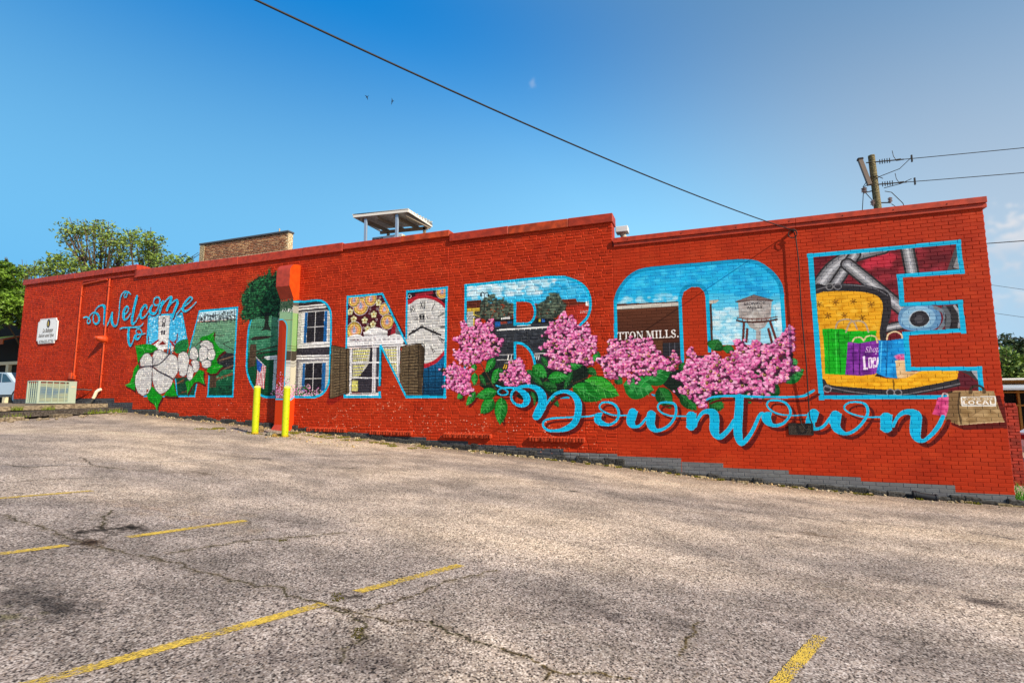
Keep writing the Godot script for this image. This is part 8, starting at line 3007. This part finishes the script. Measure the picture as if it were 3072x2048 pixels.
	p.vs("0aaeda", "-16498,4543,59 -16514,4639,63 -16633,4639,101 -16742,4498,110 -16762,4342,110 -16689,4254,84 -16544,4294,54 -16366,4473,50")
	p.vs("0aaeda", "-16259,4622,83 -16332,4506,108 -16270,4384,104 -16108,4362,83 -15999,4484,62 -15924,4685,54 -15939,4824,54 -16042,4880,54 -16160,4840,54 -16196,4722,54 -16113,4629,54 -15967,4636,49 -15783,4727,49")
	p.vs("0aaeda", "-15771,4726,82 -15857,4509,107 -15889,4365,90")
	p.vs("0aaeda", "-15857,4509,49 -15707,4687,49 -15506,4826,65 -15414,4811,105 -15445,4702,114 -15573,4439,101")
	p.vs("0aaeda", "-15522,4520,49 -15324,4677,52 -15163,4716,84 -15125,4612,112 -15225,4399,112 -15294,4201,96")
	p.vs("0aaeda", "-15121,4291,44 -14926,4447,48 -14772,4520,51 -14554,4647,51 -14505,4732,55 -14611,4763,59 -14761,4654,83 -14858,4509,99 -14863,4392,95 -14754,4343,67 -14556,4422,47 -14322,4597,39")
	p.vs("0aaeda", "-17686,3947,43 -17548,3984,52 -17161,3972,51 -16807,3971,50 -16661,4015,46 -16607,4081,38")
	p.vs("0aaeda", "-17272,3943,111 -17259,3724,110 -17220,3513,106 -17129,3391,84 -17027,3487,55 -16952,3709,55")
	p.vs("0aaeda", "-16855,3739,84 -16919,3647,97 -16811,3581,75 -16696,3662,54 -16636,3797,50 -16749,3903,50 -16873,3896,50 -16901,3811,46 -16804,3737,46 -16628,3728,46 -16469,3746,33")
	p.grow(0.0)

func paint_downtown(p: Painter) -> void:
	p.shift(75, -75)
	p.vs("5a1410", "-4486,1945,34 -4334,1889,39 -4209,1807,43 -4234,1737,39 -4360,1726,34 -4448,1785,34 -4385,1867,39 -4183,1895,43 -3985,1862,72 -3789,1734,156 -3742,1596,160 -3840,1491,94 -4011,1517,62 -4115,1644,57 -4084,1805,58 -3911,1901,67 -3691,1921,80 -3498,1859,136 -3385,1708,195 -3387,1527,194 -3467,1369,190 -3523,1252,181")
	p.vs("5a1410", "-3456,1234,46 -3264,1550,55 -3074,1740,69 -2864,1794,77 -2682,1726,112 -2576,1571,152 -2571,1351,156 -2647,1131,147 -2808,1006,125 -3015,946,77 -3247,946,59 -3364,1034,55 -3339,1146,50 -3174,1203,46 -2873,1228,40 -2510,1246,40 -2287,1265,35 -2131,1320,39")
	p.vs("5a1410", "-2066,1321,52 -2144,1245,143 -2135,1159,152 -2006,1096,86 -1876,1093,56 -1745,1184,55 -1699,1333,55 -1759,1483,56 -1886,1552,47 -2038,1548,43 -2106,1461,39 -2043,1375,39 -1871,1300,39 -1679,1280,34 -1488,1288,34")
	p.vs("5a1410", "-1411,1345,172 -1457,1208,177 -1447,1113,159 -1370,1051,71 -1265,1084,58 -1137,1232,50")
	p.vs("5a1410", "-1036,1305,173 -1057,1170,173 -1036,1056,152 -941,981,82 -779,1029,61 -635,1154,56 -549,1339,52 -562,1504,53 -680,1551,45 -841,1541,41 -901,1462,37 -848,1358,37 -690,1287,36 -531,1274,32 -335,1275,32")
	p.vs("5a1410", "-257,1290,167 -270,1077,170")
	p.vs("5a1410", "-188,1078,59 -145,1200,59 -43,1342,75 73,1373,109 165,1323,167 174,1183,178 161,1023,178 193,905,123 279,863,69 410,988,69 567,1187,65")
	p.po("5a1410", "-1490,1366 -1297,1380 -1362,1167 -1538,1165")
	p.po("5a1410", "-1124,1324 -939,1341 -974,1109 -1153,1106")
	p.po("5a1410", "-347,1320 -154,1337 -186,1046 -366,1043")
	p.po("5a1410", "-3616,1240 -3426,1212 -3289,1437 -3478,1494")
	p.shift(0, 0)
	p.vs("3cc0ea", "-4486,1945,34 -4334,1889,39 -4209,1807,43 -4234,1737,39 -4360,1726,34 -4448,1785,34 -4385,1867,39 -4183,1895,43 -3985,1862,72 -3789,1734,156 -3742,1596,160 -3840,1491,94 -4011,1517,62 -4115,1644,57 -4084,1805,58 -3911,1901,67 -3691,1921,80 -3498,1859,136 -3385,1708,195 -3387,1527,194 -3467,1369,190 -3523,1252,181")
	p.vs("3cc0ea", "-3456,1234,46 -3264,1550,55 -3074,1740,69 -2864,1794,77 -2682,1726,112 -2576,1571,152 -2571,1351,156 -2647,1131,147 -2808,1006,125 -3015,946,77 -3247,946,59 -3364,1034,55 -3339,1146,50 -3174,1203,46 -2873,1228,40 -2510,1246,40 -2287,1265,35 -2131,1320,39")
	p.vs("3cc0ea", "-2066,1321,52 -2144,1245,143 -2135,1159,152 -2006,1096,86 -1876,1093,56 -1745,1184,55 -1699,1333,55 -1759,1483,56 -1886,1552,47 -2038,1548,43 -2106,1461,39 -2043,1375,39 -1871,1300,39 -1679,1280,34 -1488,1288,34")
	p.vs("3cc0ea", "-1411,1345,172 -1457,1208,177 -1447,1113,159 -1370,1051,71 -1265,1084,58 -1137,1232,50")
	p.vs("3cc0ea", "-1036,1305,173 -1057,1170,173 -1036,1056,152 -941,981,82 -779,1029,61 -635,1154,56 -549,1339,52 -562,1504,53 -680,1551,45 -841,1541,41 -901,1462,37 -848,1358,37 -690,1287,36 -531,1274,32 -335,1275,32")
	p.vs("3cc0ea", "-257,1290,167 -270,1077,170")
	p.vs("3cc0ea", "-188,1078,59 -145,1200,59 -43,1342,75 73,1373,109 165,1323,167 174,1183,178 161,1023,178 193,905,123 279,863,69 410,988,69 567,1187,65")
	p.po("3cc0ea", "-1490,1366 -1297,1380 -1362,1167 -1538,1165")
	p.po("3cc0ea", "-1124,1324 -939,1341 -974,1109 -1153,1106")
	p.po("3cc0ea", "-347,1320 -154,1337 -186,1046 -366,1043")
	p.po("3cc0ea", "-3616,1240 -3426,1212 -3289,1437 -3478,1494")
	p.grow(-0.55)
	p.vs("0aaeda", "-4486,1945,34 -4334,1889,39 -4209,1807,43 -4234,1737,39 -4360,1726,34 -4448,1785,34 -4385,1867,39 -4183,1895,43 -3985,1862,72 -3789,1734,156 -3742,1596,160 -3840,1491,94 -4011,1517,62 -4115,1644,57 -4084,1805,58 -3911,1901,67 -3691,1921,80 -3498,1859,136 -3385,1708,195 -3387,1527,194 -3467,1369,190 -3523,1252,181")
	p.vs("0aaeda", "-3456,1234,46 -3264,1550,55 -3074,1740,69 -2864,1794,77 -2682,1726,112 -2576,1571,152 -2571,1351,156 -2647,1131,147 -2808,1006,125 -3015,946,77 -3247,946,59 -3364,1034,55 -3339,1146,50 -3174,1203,46 -2873,1228,40 -2510,1246,40 -2287,1265,35 -2131,1320,39")
	p.vs("0aaeda", "-2066,1321,52 -2144,1245,143 -2135,1159,152 -2006,1096,86 -1876,1093,56 -1745,1184,55 -1699,1333,55 -1759,1483,56 -1886,1552,47 -2038,1548,43 -2106,1461,39 -2043,1375,39 -1871,1300,39 -1679,1280,34 -1488,1288,34")
	p.vs("0aaeda", "-1411,1345,172 -1457,1208,177 -1447,1113,159 -1370,1051,71 -1265,1084,58 -1137,1232,50")
	p.vs("0aaeda", "-1036,1305,173 -1057,1170,173 -1036,1056,152 -941,981,82 -779,1029,61 -635,1154,56 -549,1339,52 -562,1504,53 -680,1551,45 -841,1541,41 -901,1462,37 -848,1358,37 -690,1287,36 -531,1274,32 -335,1275,32")
	p.vs("0aaeda", "-257,1290,167 -270,1077,170")
	p.vs("0aaeda", "-188,1078,59 -145,1200,59 -43,1342,75 73,1373,109 165,1323,167 174,1183,178 161,1023,178 193,905,123 279,863,69 410,988,69 567,1187,65")
	p.po("0aaeda", "-1483,1359 -1310,1372 -1368,1174 -1526,1172")
	p.po("0aaeda", "-1116,1316 -950,1333 -981,1116 -1143,1114")
	p.po("0aaeda", "-338,1311 -165,1327 -194,1056 -356,1053")
	p.po("0aaeda", "-3600,1247 -3428,1222 -3305,1431 -3475,1483")
	p.grow(0.0)
	p.shift(75, -75)
	p.vs("5a1410", "250,882,58 404,1015,65 524,1202,61")
	p.vs("5a1410", "648,1642,149 624,1385,156 591,1089,163 591,893,151 626,761,94 708,808,86 840,995,71 980,1289,63 1036,1343,56")
	p.vs("5a1410", "47,1605,35 172,1655,43 398,1673,46 657,1672,50 1088,1650,45 1542,1647,44 1748,1665,47 1853,1722,54 1931,1768,43")
	p.vs("5a1410", "1178,1344,55 1104,1280,159 1117,1193,148 1183,1124,77 1287,1114,66 1412,1177,51 1515,1331,47 1497,1465,47 1416,1557,44 1296,1586,40 1173,1577,37 1125,1503,33 1181,1406,33 1317,1329,33 1522,1302,29 1794,1313,29")
	p.vs("5a1410", "1905,1348,156 1847,1219,160 1836,1125,142 1912,1055,63 2047,1109,56 2155,1260,49")
	p.vs("5a1410", "2254,1316,160 2237,1168,160 2264,1057,135 2380,980,69 2510,1024,58 2646,1154,51 2753,1338,47 2747,1484,47 2657,1545,38 2498,1545,34 2409,1484,31 2412,1410,31 2516,1336,31 2702,1286,31 2951,1285,30")
	p.vs("5a1410", "3036,1285,163 3018,1091,166")
	p.vs("5a1410", "3123,1124,50 3194,1269,56 3292,1362,79 3398,1374,108 3475,1315,162 3459,1164,172 3442,1023,162 3466,909,106 3551,881,61 3677,992,67 3791,1151,73 3861,1300,63")
	p.po("5a1410", "1806,1366 1998,1373 1936,1183 1769,1181")
	p.po("5a1410", "2163,1331 2356,1343 2317,1150 2138,1148")
	p.po("5a1410", "2946,1317 3132,1331 3102,1049 2925,1055")
	p.po("5a1410", "579,1686 729,1681 699,1385 547,1384")
	p.shift(0, 0)
	p.vs("3cc0ea", "250,882,58 404,1015,65 524,1202,61")
	p.vs("3cc0ea", "648,1642,149 624,1385,156 591,1089,163 591,893,151 626,761,94 708,808,86 840,995,71 980,1289,63 1036,1343,56")
	p.vs("3cc0ea", "47,1605,35 172,1655,43 398,1673,46 657,1672,50 1088,1650,45 1542,1647,44 1748,1665,47 1853,1722,54 1931,1768,43")
	p.vs("3cc0ea", "1178,1344,55 1104,1280,159 1117,1193,148 1183,1124,77 1287,1114,66 1412,1177,51 1515,1331,47 1497,1465,47 1416,1557,44 1296,1586,40 1173,1577,37 1125,1503,33 1181,1406,33 1317,1329,33 1522,1302,29 1794,1313,29")
	p.vs("3cc0ea", "1905,1348,156 1847,1219,160 1836,1125,142 1912,1055,63 2047,1109,56 2155,1260,49")
	p.vs("3cc0ea", "2254,1316,160 2237,1168,160 2264,1057,135 2380,980,69 2510,1024,58 2646,1154,51 2753,1338,47 2747,1484,47 2657,1545,38 2498,1545,34 2409,1484,31 2412,1410,31 2516,1336,31 2702,1286,31 2951,1285,30")
	p.vs("3cc0ea", "3036,1285,163 3018,1091,166")
	p.vs("3cc0ea", "3123,1124,50 3194,1269,56 3292,1362,79 3398,1374,108 3475,1315,162 3459,1164,172 3442,1023,162 3466,909,106 3551,881,61 3677,992,67 3791,1151,73 3861,1300,63")
	p.po("3cc0ea", "1806,1366 1998,1373 1936,1183 1769,1181")
	p.po("3cc0ea", "2163,1331 2356,1343 2317,1150 2138,1148")
	p.po("3cc0ea", "2946,1317 3132,1331 3102,1049 2925,1055")
	p.po("3cc0ea", "579,1686 729,1681 699,1385 547,1384")
	p.grow(-0.55)
	p.vs("0aaeda", "250,882,58 404,1015,65 524,1202,61")
	p.vs("0aaeda", "648,1642,149 624,1385,156 591,1089,163 591,893,151 626,761,94 708,808,86 840,995,71 980,1289,63 1036,1343,56")
	p.vs("0aaeda", "47,1605,35 172,1655,43 398,1673,46 657,1672,50 1088,1650,45 1542,1647,44 1748,1665,47 1853,1722,54 1931,1768,43")
	p.vs("0aaeda", "1178,1344,55 1104,1280,159 1117,1193,148 1183,1124,77 1287,1114,66 1412,1177,51 1515,1331,47 1497,1465,47 1416,1557,44 1296,1586,40 1173,1577,37 1125,1503,33 1181,1406,33 1317,1329,33 1522,1302,29 1794,1313,29")
	p.vs("0aaeda", "1905,1348,156 1847,1219,160 1836,1125,142 1912,1055,63 2047,1109,56 2155,1260,49")
	p.vs("0aaeda", "2254,1316,160 2237,1168,160 2264,1057,135 2380,980,69 2510,1024,58 2646,1154,51 2753,1338,47 2747,1484,47 2657,1545,38 2498,1545,34 2409,1484,31 2412,1410,31 2516,1336,31 2702,1286,31 2951,1285,30")
	p.vs("0aaeda", "3036,1285,163 3018,1091,166")
	p.vs("0aaeda", "3123,1124,50 3194,1269,56 3292,1362,79 3398,1374,108 3475,1315,162 3459,1164,172 3442,1023,162 3466,909,106 3551,881,61 3677,992,67 3791,1151,73 3861,1300,63")
	p.po("0aaeda", "1813,1360 1986,1366 1930,1189 1780,1188")
	p.po("0aaeda", "2172,1325 2345,1336 2310,1156 2149,1154")
	p.po("0aaeda", "2954,1308 3122,1321 3094,1059 2935,1064")
	p.po("0aaeda", "585,1675 720,1671 693,1395 556,1395")
	p.grow(0.0)
func paint_lot(p: Painter) -> void:
	p.crack("74684e", 9, "-6289,-7976 -5874,-8014 -5464,-8031 -5075,-8097 -4832,-8092 -4513,-8092 -4162,-8058 -3993,-8075 -3858,-8037 -3656,-8086 -3454,-8073 -3243,-8091")
	p.crack("4f4a26", 24, "-3243,-8091 -3030,-8083 -2876,-8023 -2718,-8107 -2568,-8092 -2346,-8105 -2181,-8142 -2040,-8201 -1916,-8327 -1911,-8487 -1856,-8643")
	p.crack("4f4a26", 26, "-5178,-7789 -5509,-7582 -5766,-7338")
	p.crack("6a6040", 14, "-4111,-7921 -4022,-7709 -3911,-7426 -3770,-7252 -3603,-7065 -3303,-6712")
	p.crack("3c3a1c", 28, "-1695,-7968 -1530,-8054 -1351,-8070 -1185,-8079")
	p.crack("6a5c3c", 14, "-2109,-8065 -2047,-7893 -1981,-7677 -1891,-7365 -1656,-6915")
	p.crack("6a5c3c", 14, "-2346,-8105 -2139,-8113 -1868,-8114 -1698,-7991")
	p.crack("5c4a24", 20, "-1171,-8074 -1003,-8087 -887,-8124 -821,-8176 -830,-8272")
	p.crack("76663c", 12, "-821,-8176 -591,-8061 -420,-8017")
	p.crack("5a5042", 14, "-9330,-6625 -8797,-6592 -8663,-6212 -8254,-5953 -7787,-5898")
	p.crack("5a5042", 14, "-7949,-7252 -7751,-6818 -7542,-6455")
	p.crack("5a5042", 14, "-9256,-5662 -8409,-5974 -8013,-5986")
	p.crack("76663c", 8, "-185,-7626 -156,-7300 -90,-7084")
	p.stain("241e18", 170, 0.80, 60, "-5231,-7995 -5217,-7853 -5144,-7774 -5041,-7618")
	p.stain("3a2818", 120, 0.70, 30, "-4871,-8117 -4871,-8038")
	p.stain("35312e", 150, 0.50, 26, "-7863,-4138 -7572,-3997 -7186,-3946")
	p.stain("5c5046", 420, 0.35, 26, "-7716,-5827 -7183,-5706 -6880,-5448")
	p.stain("3e3a3a", 330, 0.40, 46, "-4310,-8865 -4029,-8868 -3680,-8894")
	p.stain("3c3630", 130, 0.45, 18, "-2399,-7955 -2309,-7889")
	p.stain("4a4440", 110, 0.45, 10, "-9335,-4235 -9192,-4177")
	p.stain("4a4440", 140, 0.40, 26, "-6514,-4334 -6279,-4115 -5861,-3890 -5594,-3681")
	p.stain("2c2a28", 130, 0.55, 18, "-2324,-3251 -1911,-3227")
	p.stain("38342f", 130, 0.50, 16, "-888,-2998 -544,-2952")
	p.stain("38342f", 120, 0.50, 10, "358,-2853 524,-2945")
	p.stain("5a5658", 300, 0.35, 60, "1026,-2897 1563,-2844 2230,-2691 2862,-2591 3481,-2723")
	p.stain("3c342c", 120, 0.45, 12, "456,-4169 706,-4235")
	p.stain("66523e", 200, 0.40, 16, "1024,-3782 1239,-3881")
	p.stain("6a6a30", 150, 0.40, 8, "-3888,-9100 -3824,-9071")
	p.stain("2c2824", 200, 0.50, 26, "-13983,-4023 -13909,-3920 -13845,-3796 -13658,-3655")
	p.stain("d8ccc0", 130, 0.60, 8, "-3181,-4129 -3145,-4135")
	p.stain("c8b49c", 700, 0.30, 30, "-6484,-7140 -5761,-7108 -5022,-7039 -4443,-7028")
	p.stain("c8bcb0", 260, 0.35, 10, "-2035,-5216 -1922,-5309")
	p.stain("b8aca2", 600, 0.30, 24, "-94,-6320 646,-5662 952,-5841")
	p.stain("565052", 500, 0.30, 30, "-2590,-8778 -2088,-8682 -1668,-8515")
	p.stain("565052", 400, 0.30, 20, "-809,-7318 -631,-7290")
	p.stain("5c5454", 600, 0.30, 40, "186,-7116 793,-6620 1690,-5454 2100,-5558")
